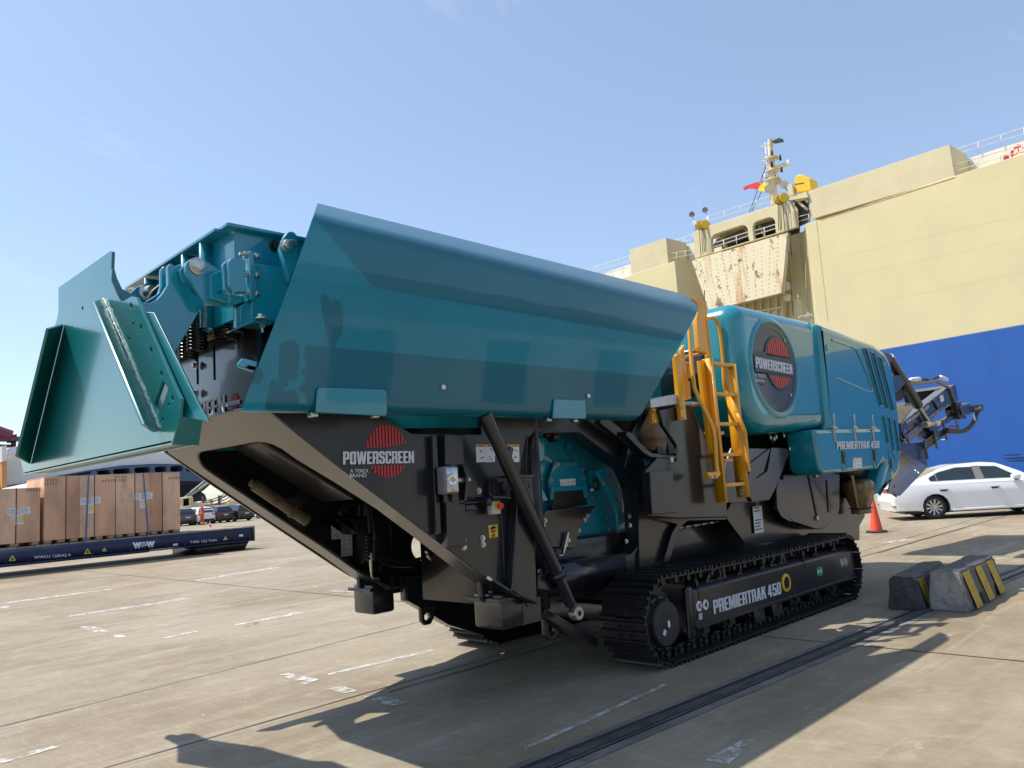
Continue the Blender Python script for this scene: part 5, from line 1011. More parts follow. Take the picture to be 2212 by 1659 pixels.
# conveyor trough
CV = py('conveyor', 'G', ((112, 992), (640, 585), (880, 435), (905, 470), (950, 655), (930, 672), (600, 850), (250, 1290), (125, 1220)), CY, .03, SLATE, MC)
c_pts = [(85, 748), (330, 720), (560, 540), (790, 400), (876, 430), (640, 580), (118, 988), (100, 980)]
quadplate('conveyor_cover', [oy('G', 118, 988, CY), oy('G', 640, 582, CY), oy('G', 876, 432, CY), oy('G', 790, 400, CY + .25), oy('G', 560, 540, CY + .25), oy('G', 330, 720, CY + .25)], .02, mat('galvanised grey', (.17, .175, .19), .4, metal=.3, var=.15, scale=3), CV)
GAL = MATS['galvanised grey']
bm = bmesh.new(); a, b = oy('G', 330, 720, CY + .25), oy('G', 790, 400, CY + .25); a0 = oy('G', 85, 748, CY + .25)
def prismy(name, loop, y0, y1, mt, par, bev=.004): return plate(name, [[(p.x, p.z) for p in loop]], (0, y0, 0), (1, 0, 0), (0, 0, 1), (0, 1, 0), y1 - y0, mt, par, bev)
bm.free(); prismy('belt_bed', [oy('G', *p, CY + .05) for p in ((60, 1010), (640, 640), (940, 560), (960, 660), (620, 870), (250, 1280), (60, 1280))], CY + .05, my(CY), BLACK, CV)
prismy('conveyor_side', [oy('G', *p, CY) for p in ((112, 992), (640, 585), (880, 435), (950, 655), (600, 850), (250, 1290))], my(CY), my(CY) + .03, SLATE, CV)
quadplate('conveyor_tail_cover', [oy('G', 60, 755, CY + .3), oy('G', 330, 722, CY + .3), oy('G', 110, 985, CY + .01), oy('G', 60, 985, CY + .01)], .02, mat('rust brown plate', (.18, .14, .09), .6, var=.3, scale=4), CV)
py('head_guard', 'G', ((880, 432), (945, 380), (965, 385), (1012, 620), (1000, 640), (950, 668), (910, 520)), CY - .03, .9, SLATE, CV)
py('skirt', 'G', ((200, 1170), (700, 760), (925, 672), (700, 840), (250, 1285)), CY - .025, .02, GAL, CV)
text('web_lettering', 'www.powerscreen.com', oy('G', 212, 1030, CY - .004), oy('G', 562, 765, CY - .004), oy('G', 196, 955, CY - .004), SILVER, CV, .01)
bolts('skirt_bolt', [oy('G', x, y, CY - .025) for x, y in ((180, 1110), (255, 1185), (335, 1120), (408, 1055), (620, 875), (690, 815), (835, 712), (685, 690), (180, 1252))], NY, CV, .022, .016)
decal('conveyor_label', 'G', ((715, 548), (768, 535), (788, 635), (738, 662)), CY, WHITE, CV); decal('label_header', 'G', ((715, 548), (768, 535), (770, 545), (717, 558)), CY - .004, REDV, CV, .0015)
quadplate('skirt_rib', [oy('G', *p, CY - .03) for p in ((640, 580), (665, 590), (690, 690), (745, 790), (700, 760), (640, 660))], .03, SLATE, CV)
quadplate('skirt_rib', [oy('G', *p, CY - .03) for p in ((112, 992), (150, 1000), (180, 1130), (250, 1240), (200, 1230), (125, 1110))], .03, SLATE, CV)
# head drum, motor, pipes
MT = py('head_bracket', 'G', ((990, 660), (1050, 640), (1080, 830), (1130, 860), (1130, 915), (1040, 920), (1010, 830)), CY - .08, .12, BLACK, CV)
py('drive_motor', 'G', ((1060, 700), (1195, 665), (1215, 830), (1170, 860), (1080, 850), (1050, 760)), CY - .12, .3, SLATE, CV, bevel=.02)
py('drive_motor', 'G', ((1195, 700), (1400, 685), (1405, 795), (1215, 820)), CY - .08, .2, BLACK, CV, bevel=.015)
py('motor_plate', 'G', ((1180, 700), (1395, 680), (1400, 692), (1190, 716)), CY - .1, .24, GAL, CV)
py('motor_port', 'G', ((1310, 760), (1360, 715), (1380, 750), (1340, 800)), CY - .13, .06, ZINC, CV, bevel=.01)
for pts, r in ((((1340, 770), (1300, 860), (1250, 980), (1160, 1080), (1050, 1120), (820, 1120)), .03), (((1320, 780), (1270, 900), (1200, 1020), (1080, 1095), (950, 1095), (830, 1075)), .03), (((1225, 720), (1240, 770), (1290, 840), (1270, 900)), .014)):
    bm = bmesh.new(); tube(bm, smoothpath([oy('G', x, y, CY - .15) for x, y in pts], 8), r, 8); fin('motor_hose', bm, RUBBER, CV)
q = oy('G', 1258, 893, CY - .18); bm = bmesh.new(); bx(bm, q, (.07, .02, .13), Matrix.Rotation(-.4, 3, 'Y')); fin('hose_tag', bm, WHITE, CV)
for i in range(4):
    bm = bmesh.new(); tube(bm, [oy('G', 480 + i * 14, 1270 + i * 35, CY - .06), oy('G', 640 + i * 10, 1150 + i * 38, CY - .06), oy('G', 815, 1070 + i * 16, CY - .06)], .022, 8); fin('pipe_run', bm, BLACK, CV)
for x0, y0 in ((655, 1215), (805, 1090), (508, 1370)):
    q = oy('G', x0, y0 + 20, CY - .09); bm = bmesh.new(); bx(bm, q, (.03, .04, .34), Matrix.Rotation(-.1, 3, 'Y')); fin('pipe_clamp', bm, GAL, CV)
prismy('under_frame', [oy('G', *p, CY - .01) for p in ((420, 1140), (930, 860), (1020, 800), (1040, 850), (700, 1080), (640, 1200), (480, 1230))], CY - .01, CY + .1, SLATE, CV)
quadplate('tail_reflector', [oy('G', *p, CY - .02) for p in ((875, 1050), (900, 1010), (985, 1030), (960, 1048))], .02, REDV, CV)
q = oy('G', 985, 1010, CY - .02); bm = bmesh.new(); lathe(bm, q, (0, -1, 0), [(0, .09), (.02, .085), (.02, 0)], 20); fin('tail_lamp', bm, GAL, CV)
# overhead rail and lifting ram
for pts, r, mt_ in ((((210, 385), (660, 330), (880, 440), (905, 520), (945, 640)), .03, GAL), (((215, 345), (260, 320), (330, 310), (480, 300), (580, 320), (640, 290), (690, 265), (740, 270), (800, 300)), .022, RUBBER)):
    bm = bmesh.new(); tube(bm, smoothpath([oy('G', x, y, CY + .0) for x, y in pts], 8) if mt_ is RUBBER else [oy('G', x, y, CY - .02) for x, y in pts], r, 8); fin('head_rail' if mt_ is GAL else 'cable', bm, mt_, CV)
for a, b in (((275, 312), (405, 298)), ((735, 268), (830, 308))):
    bm = bmesh.new(); cyl(bm, oy('G', *a, CY - .03), oy('G', *b, CY - .03), .045, seg=8); fin('cable_clip', bm, WHITE, CV)
RA = bmesh.new(); a = oy('G', -75, -40, 4.75); b = oy('G', 385, 705, 4.75); cyl(RA, a, b, .085, seg=24); RAM = fin('lift_ram', RA, SLATE, CV)
bm = bmesh.new(); c = oy('G', 560, 985, 4.75); cyl(bm, b, c, .045, seg=20); fin('ram_rod', bm, mat('ram rod steel', (.5, .46, .4), .2, metal=1.0, var=.1), RAM)
bm = bmesh.new(); p = oy('G', 485, 1005, 4.7); q = oy('G', 690, 985, 4.7); cyl(bm, p, q, .035, seg=12); cyl(bm, p, p.lerp(q, .25), .06, seg=8); cyl(bm, p.lerp(q, .7), q, .06, seg=8); fin('ram_pin', bm, ZINC, RAM)
py('ram_bracket', 'G', ((545, 985), (610, 985), (690, 1030), (710, 1180), (670, 1230), (640, 1110), (570, 1090)), 4.72, .12, SLATE, CV)
py('ram_anchor', '7', ((330, 250), (362, 252), (405, 268), (410, 310), (400, 330), (330, 330)), 4.68, .18, SLATE, CV); py('ram_anchor', 'G', ((-40, 255), (120, 230), (200, 330), (160, 400), (40, 500), (-40, 500)), 4.7, .15, SLATE, CV); py('rubber_skirt', 'G', ((-40, 500), (60, 500), (150, 420), (180, 550), (150, 610), (80, 640), (-40, 640)), 4.78, .03, RUBBER, CV)
# ================================================================== surroundings
# ------------------------------------------------------------------ concrete barriers
BARM = mat('barrier concrete', (.30, .295, .27), .85, var=.2, scale=5, bump=.02, bscale=14, dirt=(.07, .068, .06), dirt_amt=.7)
BARD = mat('dark weathered concrete', (.055, .055, .055), .85, var=.35, scale=5, bump=.02, bscale=14, dirt=(.22, .21, .2), dirt_amt=.35)
BARG = mat('grey barrier paint', (.105, .10, .10), .7, var=.15, scale=4, bump=.004, bscale=30, dirt=(.03, .03, .03), dirt_amt=.4)
BARY = mat('worn barrier yellow', (.50, .335, .035), .65, var=.15, scale=6, bump=.004, bscale=30, dirt=(.10, .08, .03), dirt_amt=.6)
def barrier(label, P, Q, R_, zt, tw, L, endm, grp, seedv):
    """P, Q: near and far bottom corner of the end face; R_: far end of the near bottom edge"""
    P = Vector(P); Q = Vector(Q); R_ = Vector(R_); P.z = Q.z = R_.z = 0
    u = (R_ - P).normalized(); v = Vector((-u.y, u.x, 0)); wd = abs((Q - P).dot(v)); rz = math.atan2(u.y, u.x)
    o = root('concrete_barrier', P + u * L / 2 + v * wd / 2, label, 'barrier', grp, rz)
    bm = bmesh.new(); h = zt; prof = [(-wd / 2, 0), (-tw / 2 - .02, h - .03), (-tw / 2 + .02, h), (tw / 2 - .02, h), (tw / 2 + .02, h - .03), (wd / 2, 0)]
    # bottom with two forklift notches: build along the length in slices
    cuts = [-L / 2, -L / 2 + .42, -L / 2 + .46, -L / 2 + .62, -L / 2 + .66, L / 2 - .40, L / 2 - .36, L / 2 - .22, L / 2 - .18, L / 2]
    notch = [0, 0, .12, .12, 0, 0, .12, .12, 0, 0]; rings = []; rnd = random.Random(seedv)
    for x, nz in zip(cuts, notch):
        ring = []
        for y, z in prof:
            zz = max(z, nz); k = (zz / h); yy = y if zz == z else y * (1 - k) + math.copysign(tw / 2, y) * k
            ring.append(bm.verts.new((x + rnd.uniform(-.008, .008), yy + rnd.uniform(-.008, .008), zz + (rnd.uniform(-.006, .006) if zz > .01 else 0))))
        rings.append(ring)
    for a, b in zip(rings, rings[1:]):
        for i in range(6): bm.faces.new((a[i], a[(i + 1) % 6], b[(i + 1) % 6], b[i]))
    bm.faces.new(rings[0][::-1]); bm.faces.new(rings[-1])
    bm.faces.ensure_lookup_table()
    bmesh.ops.recalc_face_normals(bm, faces=bm.faces[:])
    bmesh.ops.bevel(bm, geom=[e for e in bm.edges if e.calc_face_angle(0) > .5], offset=.016, segments=2, affect='EDGES')
    bmesh.ops.subdivide_edges(bm, edges=[e for e in bm.edges if e.calc_length() > .12], cuts=4, use_grid_fill=True)
    from mathutils import noise as mn
    for vv in bm.verts:
        q = vv.co; d = mn.noise_vector(q * 9 + Vector((seedv, 0, 0))) * .009 + mn.noise_vector(q * 26) * .004
        if q.x < -L / 2 + .05 or q.z < .12: d *= 2.0
        if q.z < .004: d.z = 0
        vv.co += d; vv.co.z = max(0, vv.co.z)
    for f in bm.faces: f.material_index = 0 if f.normal.x < -.6 else 1
    for f in bm.faces: f.normal_update(); f.material_index = 1 if f.calc_center_median().x > -L / 2 + .03 else 0
    me = bpy.data.meshes.new('body'); bm.to_mesh(me); bm.free(); me.materials.append(endm); me.materials.append(BARG)
    for p in me.polygons: p.use_smooth = True
    me.set_sharp_from_angle(angle=math.radians(35))
    b = bpy.data.objects.new('body', me); COL.objects.link(b); b.parent = o
    # painted stripes on the near slope, thin raised skins that follow it
    sl = Vector((0, (wd - tw) / 2 - .02, h - .03)); nn = Vector((0, -sl.z, sl.y)).normalized()
    for x0, dx in ((-L / 2 + .03, .25), (-L / 2 + .56, .25), (-L / 2 + 1.08, .25)):
        bm = bmesh.new(); n = 8; rows = []
        for i in range(n + 1):
            t = .03 + .96 * i / n; base = Vector((0, -wd / 2, 0)) + sl * t + nn * .014; lean = .16 * (1 - t)
            if t < .3 and abs(x0 + .1 + lean - (-L / 2 + .54)) < .1: pass
            j0, j1 = rnd.uniform(-.006, .006), rnd.uniform(-.006, .006)
            rows.append([bm.verts.new(base + Vector((x0 + lean + j0 + dx * m_ / 4 + (j1 - j0) * m_ / 4, 0, 0))) for m_ in range(5)])
        for a, c in zip(rows, rows[1:]):
            for i in range(4): bm.faces.new((a[i], a[i + 1], c[i + 1], c[i]))
        me = bpy.data.meshes.new('yellow_stripe'); bm.to_mesh(me); bm.free(); me.materials.append(BARY); s = bpy.data.objects.new('yellow_stripe', me); COL.objects.link(s); s.parent = o
    return o
zt1 = ox('I', 780, 440, 9.56).z; zt2 = ox('I', 280, 480, 9.72).z
barrier('pale ended concrete barrier with yellow stripes, nearer the rail', oz('I', 1150, 990), oz('I', 600, 965), oz('I', 1590, 715), zt1, .26, 1.50, BARM, 'concrete barriers beside the crane rail', 3)
barrier('dark ended concrete barrier with yellow stripes, between crusher and the pale barrier', oz('I', 585, 985) + Vector((.05, .04, 0)), oz('I', 130, 945) + Vector((.05, .02, 0)), oz('I', 1000, 650) + Vector((.6, .06, 0)), zt2, .24, 1.50, BARD, 'concrete barriers beside the crane rail', 11)

# ------------------------------------------------------------------ cones
CONE = mat('cone red orange', (.85, .09, .035), .45, var=.06, scale=6); CONEB = mat('cone base rubber', (.02, .02, .02), .7, var=.2)
def cone(label, c, h, r, bands):
    o = root('traffic_cone', c, label, 'cone', None)
    bm = bmesh.new(); lathe(bm, Vector(c) + Vector((0, 0, .03)), (0, 0, 1), [(0, r), (h * .1, r * .92), (h * .9, r * .22), (h - .03, r * .17), (h - .02, 0)], 28); fin('cone_body', bm, CONE, o)
    bm = bmesh.new(); lathe(bm, Vector(c), (0, 0, 1), [(0, r * 1.75), (.03, r * 1.75), (.045, r * 1.55), (.05, r), (.05, 0)], 8 if not bands else 20); fin('cone_base', bm, CONEB, o)
    for a, b in bands:
        bm = bmesh.new(); f = lambda t: r * (.92 + (.22 - .92) * (t - .1) / .8) + .006
        lathe(bm, Vector(c) + Vector((0, 0, .03)), (0, 0, 1), [(h * a, f(a)), (h * b, f(b))], 28); fin('reflective_band', bm, WHITE, o)
cone('plain red cone on a black base behind the crusher tail', oz('10', 445, 703), .86, .145, ())
cc = oz('S', 925, 690, .72); cone('red cone with white bands beyond the trailer end', (cc.x, cc.y, 0), .74, .15, ((.25, .45), (.62, .78)))

# ------------------------------------------------------------------ roll trailer and crates
NAVY = mat('navy trailer paint', (.012, .022, .075), .5, var=.2, scale=1.2, dirt=(.05, .045, .04), dirt_amt=.4, bump=.003, bscale=4)
PLANK = mat('trailer deck timber', (.30, .25, .19), .85, var=.25, scale=5, dirt=(.06, .05, .04), dirt_amt=.6)
TY = 28.2; TX0, TX1 = -0.6, 13.8
TR_ = root('roll_trailer', (6.6, TY + 1.3, 0), 'long low navy blue roll trailer carrying plywood crates', 'trailer')
bm = bmesh.new(); b2(bm, TX0, TX1, TY, TY + .08, .36, .80); fin('side_beam', bm, NAVY, TR_); bm = bmesh.new(); b2(bm, TX0, TX1, TY + 2.5, TY + 2.58, .36, .80); fin('side_beam', bm, NAVY, TR_)
bm = bmesh.new(); b2(bm, TX0, TX1, TY - .07, TY - .002, .31, .355); fin('lashing_rail', bm, NAVY, TR_)
for i in range(24):
    x = TX0 + .4 + i * .6; bm = bmesh.new(); b2(bm, x, x + .03, TY - .06, TY - .003, .358, .45); fin('lashing_gusset', bm, NAVY, TR_)
nb = 30
for i in range(nb):
    x = TX0 + (TX1 - TX0) * i / nb; bm = bmesh.new(); b2(bm, x + .01, x + (TX1 - TX0) / nb - .01, TY - .01, TY + 2.59, .803, .85 + random.uniform(-.008, .008), .005); fin('deck_plank', bm, PLANK, TR_)
bm = bmesh.new(); b2(bm, TX1 - .002, TX1 + .06, TY - .02, TY + 2.6, .30, .86); fin('end_beam', bm, mat('worn dark steel', (.06, .055, .05), .7, var=.3, scale=5, dirt=(.16, .10, .06), dirt_amt=.5), TR_)
bm = bmesh.new(); a = [bm.verts.new((x, y, z)) for y in (TY + .12, TY + 2.45) for x, z in ((11.75, 0), (13.5, 0), (13.72, .355), (11.75, .355))]
for q in ((0, 1, 2, 3), (7, 6, 5, 4), (0, 4, 5, 1), (1, 5, 6, 2), (2, 6, 7, 3), (3, 7, 4, 0)): bm.faces.new([a[i] for i in q])
fin('front_foot', bm, BLACK, TR_)
for x in (.3, 1.3, 2.3, 3.3):
    for yy in (TY + .35, TY + 1.75):
        bm = bmesh.new(); lathe(bm, (x, yy, .22), (0, 1, 0), [(0, 0), (0, .1), (.02, .20), (.05, .22), (.40, .22), (.43, .20), (.45, .1), (.45, 0)], 24); fin('wheel', bm, RUBBER, TR_)
bm = bmesh.new(); b2(bm, 0, 10.2, TY + .5, TY + 2.1, .26, .42); fin('spine', bm, BLACK, TR_)
ty = TY - .004
def t9(x, y): return oy('9', x, y, ty)
text('trailer_lettering', 'WWLU 120542-9', t9(282, 1208), t9(584, 1187), t9(282, 1183), WHITE, TR_, .004); text('trailer_lettering', 'W&W', t9(1100, 1127), t9(1288, 1112), t9(1098, 1072), WHITE, TR_, .06); text('trailer_lettering', 'TARE 10,5 TON', t9(1577, 1082), t9(1796, 1066), t9(1577, 1058), WHITE, TR_, .004)
for x, y, s, mt_ in ((103, 1200, 30, YELV), (726, 1144, 29, YELV), (865, 1128, 22, mat('tan vinyl', (.55, .38, .12), .6)), (1870, 1035, 20, MATS['tan vinyl'])):
    lp = [t9(x - s, y + s * .8), t9(x + s, y + s * .7), t9(x, y - s * .85)]; plate('warning_triangle', [[(p.x, p.z) for p in lp]], (0, TY - .005, 0), (1, 0, 0), (0, 0, 1), (0, 1, 0), .004, mt_, TR_, 0, smooth=0)
    if mt_ is YELV:
        c_ = (lp[0] + lp[1] + lp[2]) / 3; plate('triangle_mark', [[((p.x - c_.x) * .5 + c_.x, (p.z - c_.z) * .5 + c_.z) for p in lp]], (0, TY - .008, 0), (1, 0, 0), (0, 0, 1), (0, 1, 0), .002, INK, TR_, 0, smooth=0)
for x, y in ((1455, 1090), (2000, 1013)):
    q = t9(x, y); bm = bmesh.new(); bx(bm, (q.x, TY - .006, q.z), (.16, .006, .08)); fin('reflector', bm, WHITE, TR_)
def plymat(name, c):
    return mat(name, c, .7, var=.22, scale=1.3, stretch=(1.2, 1.2, .5), dirt=(.26, .14, .08), dirt_amt=.45, bump=.003, bscale=20)
PLY = [plymat('plywood tan', (.60, .36, .235)), plymat('plywood brown', (.54, .29, .18)), plymat('plywood pale', (.66, .42, .28))]
BATT = mat('pallet timber', (.36, .25, .15), .8, var=.2, scale=6); STRAP = mat('black strapping', (.03, .03, .032), .5); WEB = mat('blue webbing', (.07, .16, .36), .7, var=.15, scale=10)
def crate(label, x0, x1, z1, y0, dep, seams, straps, papers, tint, webs=(), marks=()):
    z0 = .86; seams = sorted(seams); o = root('plywood_crate', ((x0 + x1) / 2, y0 + dep / 2, z0), label, 'crate', 'plywood crates on the roll trailer')
    xs_ = [x0] + list(seams) + [x1]
    bm = bmesh.new(); b2(bm, x0 + .03, x1 - .03, y0 + .03, y0 + dep - .03, z0 + .12, z1 - .02); fin('core', bm, PLY[1], o, 0)
    for i, (a, b) in enumerate(zip(xs_, xs_[1:])):
        bm = bmesh.new(); b2(bm, a + .003, b - .003, y0, y0 + .026, z0 + .11, z1 - .025, .002); fin('front_panel', bm, PLY[(i + tint) % 3], o)
    bm = bmesh.new(); b2(bm, x0, x0 + .026, y0 + .03, y0 + dep, z0 + .11, z1 - .025, .002); fin('end_panel', bm, PLY[2], o)
    bm = bmesh.new(); b2(bm, x1 - .026, x1, y0 + .03, y0 + dep, z0 + .11, z1 - .025, .002); fin('end_panel', bm, PLY[0], o)
    bm = bmesh.new(); b2(bm, x0 - .005, x1 + .005, y0 - .005, y0 + dep, z1 - .022, z1, .002); fin('lid', bm, PLY[2], o)
    n = 6
    for i in range(n):
        xx = x0 + .02 + (x1 - x0 - .24) * i / (n - 1); bm = bmesh.new(); b2(bm, xx, xx + .2, y0 + .01, y0 + dep - .01, z0, z0 + .108); fin('pallet_block', bm, BATT, o)
    for xx in straps:
        bm = bmesh.new(); b2(bm, xx - .012, xx + .012, y0 - .008, y0 - .001, z0 + .10, z1 + .004); b2(bm, xx - .012, xx + .012, y0 - .008, y0 + dep, z1 + .002, z1 + .006); fin('strap', bm, STRAP, o, 0)
    for xa, xb in webs:
        quadplate('webbing', [(xa - .025, y0 - .006, z1 + .006), (xa + .025, y0 - .006, z1 + .006), (xb + .025, y0 - .030, z0 - .02), (xb - .025, y0 - .030, z0 - .02)], .003, WEB, o, 0)
    for xc, zc in papers:
        for a, b, w_, h_ in ((-.19, .12, .26, .22), (.16, .13, .30, .22), (.0, -.14, .24, .30)):
            bm = bmesh.new(); bx(bm, (xc + a, y0 - .004 - (.001 if a == 0 else 0), zc + b), (w_, .003, h_)); fin('paper', bm, SILVER, o, 0)
            for r in range(4):
                bm = bmesh.new(); bx(bm, (xc + a - .02, y0 - .0075, zc + b + h_ * (.28 - .17 * r)), (w_ * .7, .001, .012)); fin('print_line', bm, mat('grey print', (.25, .25, .28), .7), o, 0)
        bm = bmesh.new(); bx(bm, (xc + .06, y0 - .0085, zc - .12), (.11, .002, .17)); fin('yellow_slip', bm, YELV, o, 0)
    for xc, zc, w_, rows in marks:
        for r in range(rows):
            n_ = 5
            for i in range(n_):
                bm = bmesh.new(); xx = xc + w_ * (i / (n_ - 1) - .5); zz = zc - r * .12
                bx(bm, (xx, y0 - .002, zz + .028), (w_ / n_ * .75, .002, .014)); bx(bm, (xx - w_ / n_ * .25, y0 - .002, zz), (.016, .002, .07)); bx(bm, (xx + w_ / n_ * .1 * (-1) ** i, y0 - .002, zz - .03), (w_ / n_ * .6, .002, .014)); fin('stencil_mark', bm, INK, o, 0, kind='stuff')
def cx9(x, y): return oy('9', x, y, TY + .15).x
yc0 = TY + .15; s_ = (TY + .15) / TY
crate('big plywood crate with blue webbing, in the middle of the trailer', cx9(368, 700), cx9(957, 700), 2.99, yc0, 2.2, (cx9(545, 700), cx9(660, 700), cx9(785, 700)), (cx9(547, 700), cx9(783, 700)), ((cx9(750, 760), 2.02),), 0, ((cx9(735, 500), cx9(710, 1050)),), ((cx9(422, 540), 2.88, .32, 2), (cx9(905, 570), 2.78, .36, 1)))
crate('big plywood crate with a slanting blue strap, nearest the empty trailer end', cx9(962, 700), cx9(1494, 700), 2.99, yc0, 2.2, (cx9(1118, 700), cx9(1245, 700), cx9(1345, 700)), (cx9(1119, 700), cx9(1346, 700)), ((cx9(1188, 735), 2.08),), 2, ((cx9(1188, 500), cx9(1232, 1000)),), ((cx9(1010, 520), 2.9, .28, 2), (cx9(1447, 552), 2.78, .34, 1)))
crate('lower plywood crate cut by the frame edge of the trailer load', 3.6, cx9(333, 800), 2.66, yc0, 2.0, (cx9(130, 800), 5.0), (cx9(134, 800), 5.0), ((cx9(158, 790), 1.83),), 1, (), ((cx9(284, 628), 2.58, .36, 1),))

# ------------------------------------------------------------------ cars
GLASS = mat('tinted car glass', (.02, .03, .036), .05, coat=1.0, var=.1, scale=2, coat_rough=.02); TYRE = mat('car tyre', (.018, .018, .02), .75, var=.2, scale=20); ALLOY = mat('alloy rim', (.6, .6, .6), .3, metal=.9, var=.05)
CARW = mat('white car paint', (.86, .86, .85), .3, coat=.8, var=.02, coat_rough=.05); CARB = mat('black car paint', (.012, .013, .016), .25, coat=1.0, var=.1, coat_rough=.03); CARG = mat('grey car paint', (.06, .065, .07), .3, coat=.9, var=.1)
SEAMM = mat('panel gap', (.05, .05, .05), .8); TRIM = mat('black trim', (.015, .015, .016), .5); TAIL = mat('tail lamp red', (.35, .01, .012), .2, coat=.6)
BPILLAR = mat('pillar film', (.22, .19, .17), .5)
def mesh_local(name, bm, mt, par, sm=40): 
    bmesh.ops.recalc_face_normals(bm, faces=bm.faces[:]); me = bpy.data.meshes.new(name); bm.to_mesh(me); bm.free(); me.materials.append(mt)
    for p in me.polygons: p.use_smooth = True
    me.set_sharp_from_angle(angle=math.radians(sm)); o = bpy.data.objects.new(name, me); COL.objects.link(o); o.parent = par; return o
def profile_body(name, rows, mt, par, N):
    """loft: rows of (half width, [(x, z) ...]) from the centre line outwards, mirrored"""
    bm = bmesh.new(); g = []
    for y, pts in rows: g.append([bm.verts.new((x, -y, z)) for x, z in pts])
    for a, b in zip(g, g[1:]):
        for i in range(len(a)): j = (i + 1) % len(a); bm.faces.new((a[i], a[j], b[j], b[i]))
    bm.faces.new(g[0]); bm.faces.new(g[-1][::-1]); return mesh_local(name, bm, mt, par, 32)
def car(label, loc, rz, body, lower, green, wheels, wr, half, mt, windows, extra=None, grp=None, detail=True, cat='car'):
    o = root('parked_car', loc, label, cat, grp, rz)
    def inset(pts, k, dz):                                   # pull a side outline in at its ends for the rounded plan shape
        xs_ = [p[0] for p in pts]; a, b = min(xs_), max(xs_); m_ = (a + b) / 2
        return [(m_ + (x - m_) * k, z * dz + (1 - dz) * .55) for x, z in pts]
    low = fillet(lower, 7)
    yb = half
    rows = []
    for y, k, dz in ((-yb + .05, .955, .93), (-yb, .975, .965), (-yb + .0, .975, .965)): pass
    prof = [(1.0, .955, .90), (.985, .97, .95), (.94, .985, .985), (.8, .995, 1.0), (.4, 1.0, 1.0), (0, 1.0, 1.0), (-.4, 1.0, 1.0), (-.8, .995, 1.0), (-.94, .985, .985), (-.985, .97, .95), (-1.0, .955, .90)]
    profile_body('body', [(yb * t, inset(low, k, dz)) for t, k, dz in prof], mt, o, 0)
    gl = fillet(green, 6); zb_ = min(p[1] for p in green); zt_ = max(p[1] for p in green); cx_ = sum(p[0] for p in gl) / len(gl)
    def gy(z, f=1.0): return yb * (.93 - .27 * max(0.0, (z - zb_) / (zt_ - zb_)) ** 1.1) * f
    bm = bmesh.new(); L_ = [bm.verts.new((x, gy(z), z)) for x, z in gl]; R_ = [bm.verts.new((x, -gy(z), z)) for x, z in gl]; n = len(gl)
    for i in range(n): j = (i + 1) % n; bm.faces.new((L_[i], L_[j], R_[j], R_[i]))
    for side in (L_, R_):
        for t3 in tessellate_polygon([[Vector((v.co.x, v.co.z, 0)) for v in side]]): bm.faces.new([side[i] for i in t3])
    bmesh.ops.bevel(bm, geom=[e for e in bm.edges if (e.verts[0].co.y > 0) == (e.verts[1].co.y > 0) and len(e.link_faces) == 2 and e.calc_face_angle(0) > .7], offset=.05, segments=3, affect='EDGES')
    mesh_local('cabin', bm, mt, o, 35)
    for wn, pts in windows:
        if wn in ('side', 'pillar'):
            for s in (-1, 1):
                fp = fillet(pts, 4); bm = bmesh.new(); vs_ = [bm.verts.new((x, s * (gy(z) + (.006 if wn == 'side' else .009)), z)) for x, z in fp]
                for t3 in tessellate_polygon([[Vector((v.co.x, v.co.z, 0)) for v in vs_]]): bm.faces.new([vs_[i] for i in t3])
                mesh_local('side_window' if wn == 'side' else 'door_pillar', bm, GLASS if wn == 'side' else BPILLAR, o, 20)
        else:
            (xa, za), (xb, zb2) = pts; d = Vector((xb - xa, 0, zb2 - za)).normalized(); nrm = Vector((-d.z, 0, d.x)); 
            if (nrm.x > 0) != (wn == 'front'): nrm = -nrm
            bm = bmesh.new(); q = [bm.verts.new(Vector((x, s * (gy(z) - .07), z)) + nrm * .012) for x, z, s in ((xa, za, -1), (xa, za, 1), (xb, zb2, 1), (xb, zb2, -1))]; bm.faces.new(q); mesh_local('windscreen' if wn == 'front' else 'rear_window', bm, GLASS, o, 20)
    for wx in wheels:
        for s in (-1, 1):
            w_ = bpy.data.objects.new('wheel', None)
            bm = bmesh.new(); lathe(bm, (wx, s * (half - .03), wr), (0, -s, 0), [(.0, wr * .62), (.0, wr * .7), (-.0, wr * .90), (.03, wr * .985), (.07, wr), (.15, wr), (.20, wr * .97), (.21, wr * .6), (.03, wr * .55)], 36); tw = mesh_local('wheel', bm, TYRE, o, 40)
            bm = bmesh.new(); lathe(bm, (wx, s * (half - .03), wr), (0, -s, 0), [(-.002, wr * .66), (.004, wr * .62), (.05, wr * .58)], 36)
            nsp = 10 if detail else 5
            for i in range(nsp):
                a = 2 * math.pi * i / nsp + .15; dr = Vector((math.cos(a), 0, math.sin(a))); tg = Vector((-math.sin(a), 0, math.cos(a)))
                c0 = Vector((wx, s * (half - .03), wr)); q = [bm.verts.new(c0 + dr * rr_ * wr + tg * ww * wr + Vector((0, -s * yy, 0))) for rr_, ww, yy in ((.10, .05, .02), (.62, .085, .004), (.62, -.085, .004), (.10, -.05, .02))]; bm.faces.new(q)
            cyl(bm, (wx, s * (half - .015), wr), (wx, s * (half - .06), wr), wr * .17, seg=16); rim = mesh_local('rim', bm, ALLOY, tw, 30); rim.parent = tw
            bm = bmesh.new(); cyl(bm, (wx, s * (half - .10), wr), (wx, s * (half - .12), wr), wr * .60, seg=24); mesh_local('brake_disc', bm, TRIM, tw, 30)
            bm = bmesh.new(); lathe(bm, (wx, s * (half + .004), wr), (0, -s, 0), [(0, wr * 1.13), (.30, wr * 1.13)], 36); lathe(bm, (wx, s * (half - .24), wr), (0, -s, 0), [(0, wr * 1.13), (.001, 0)], 36)
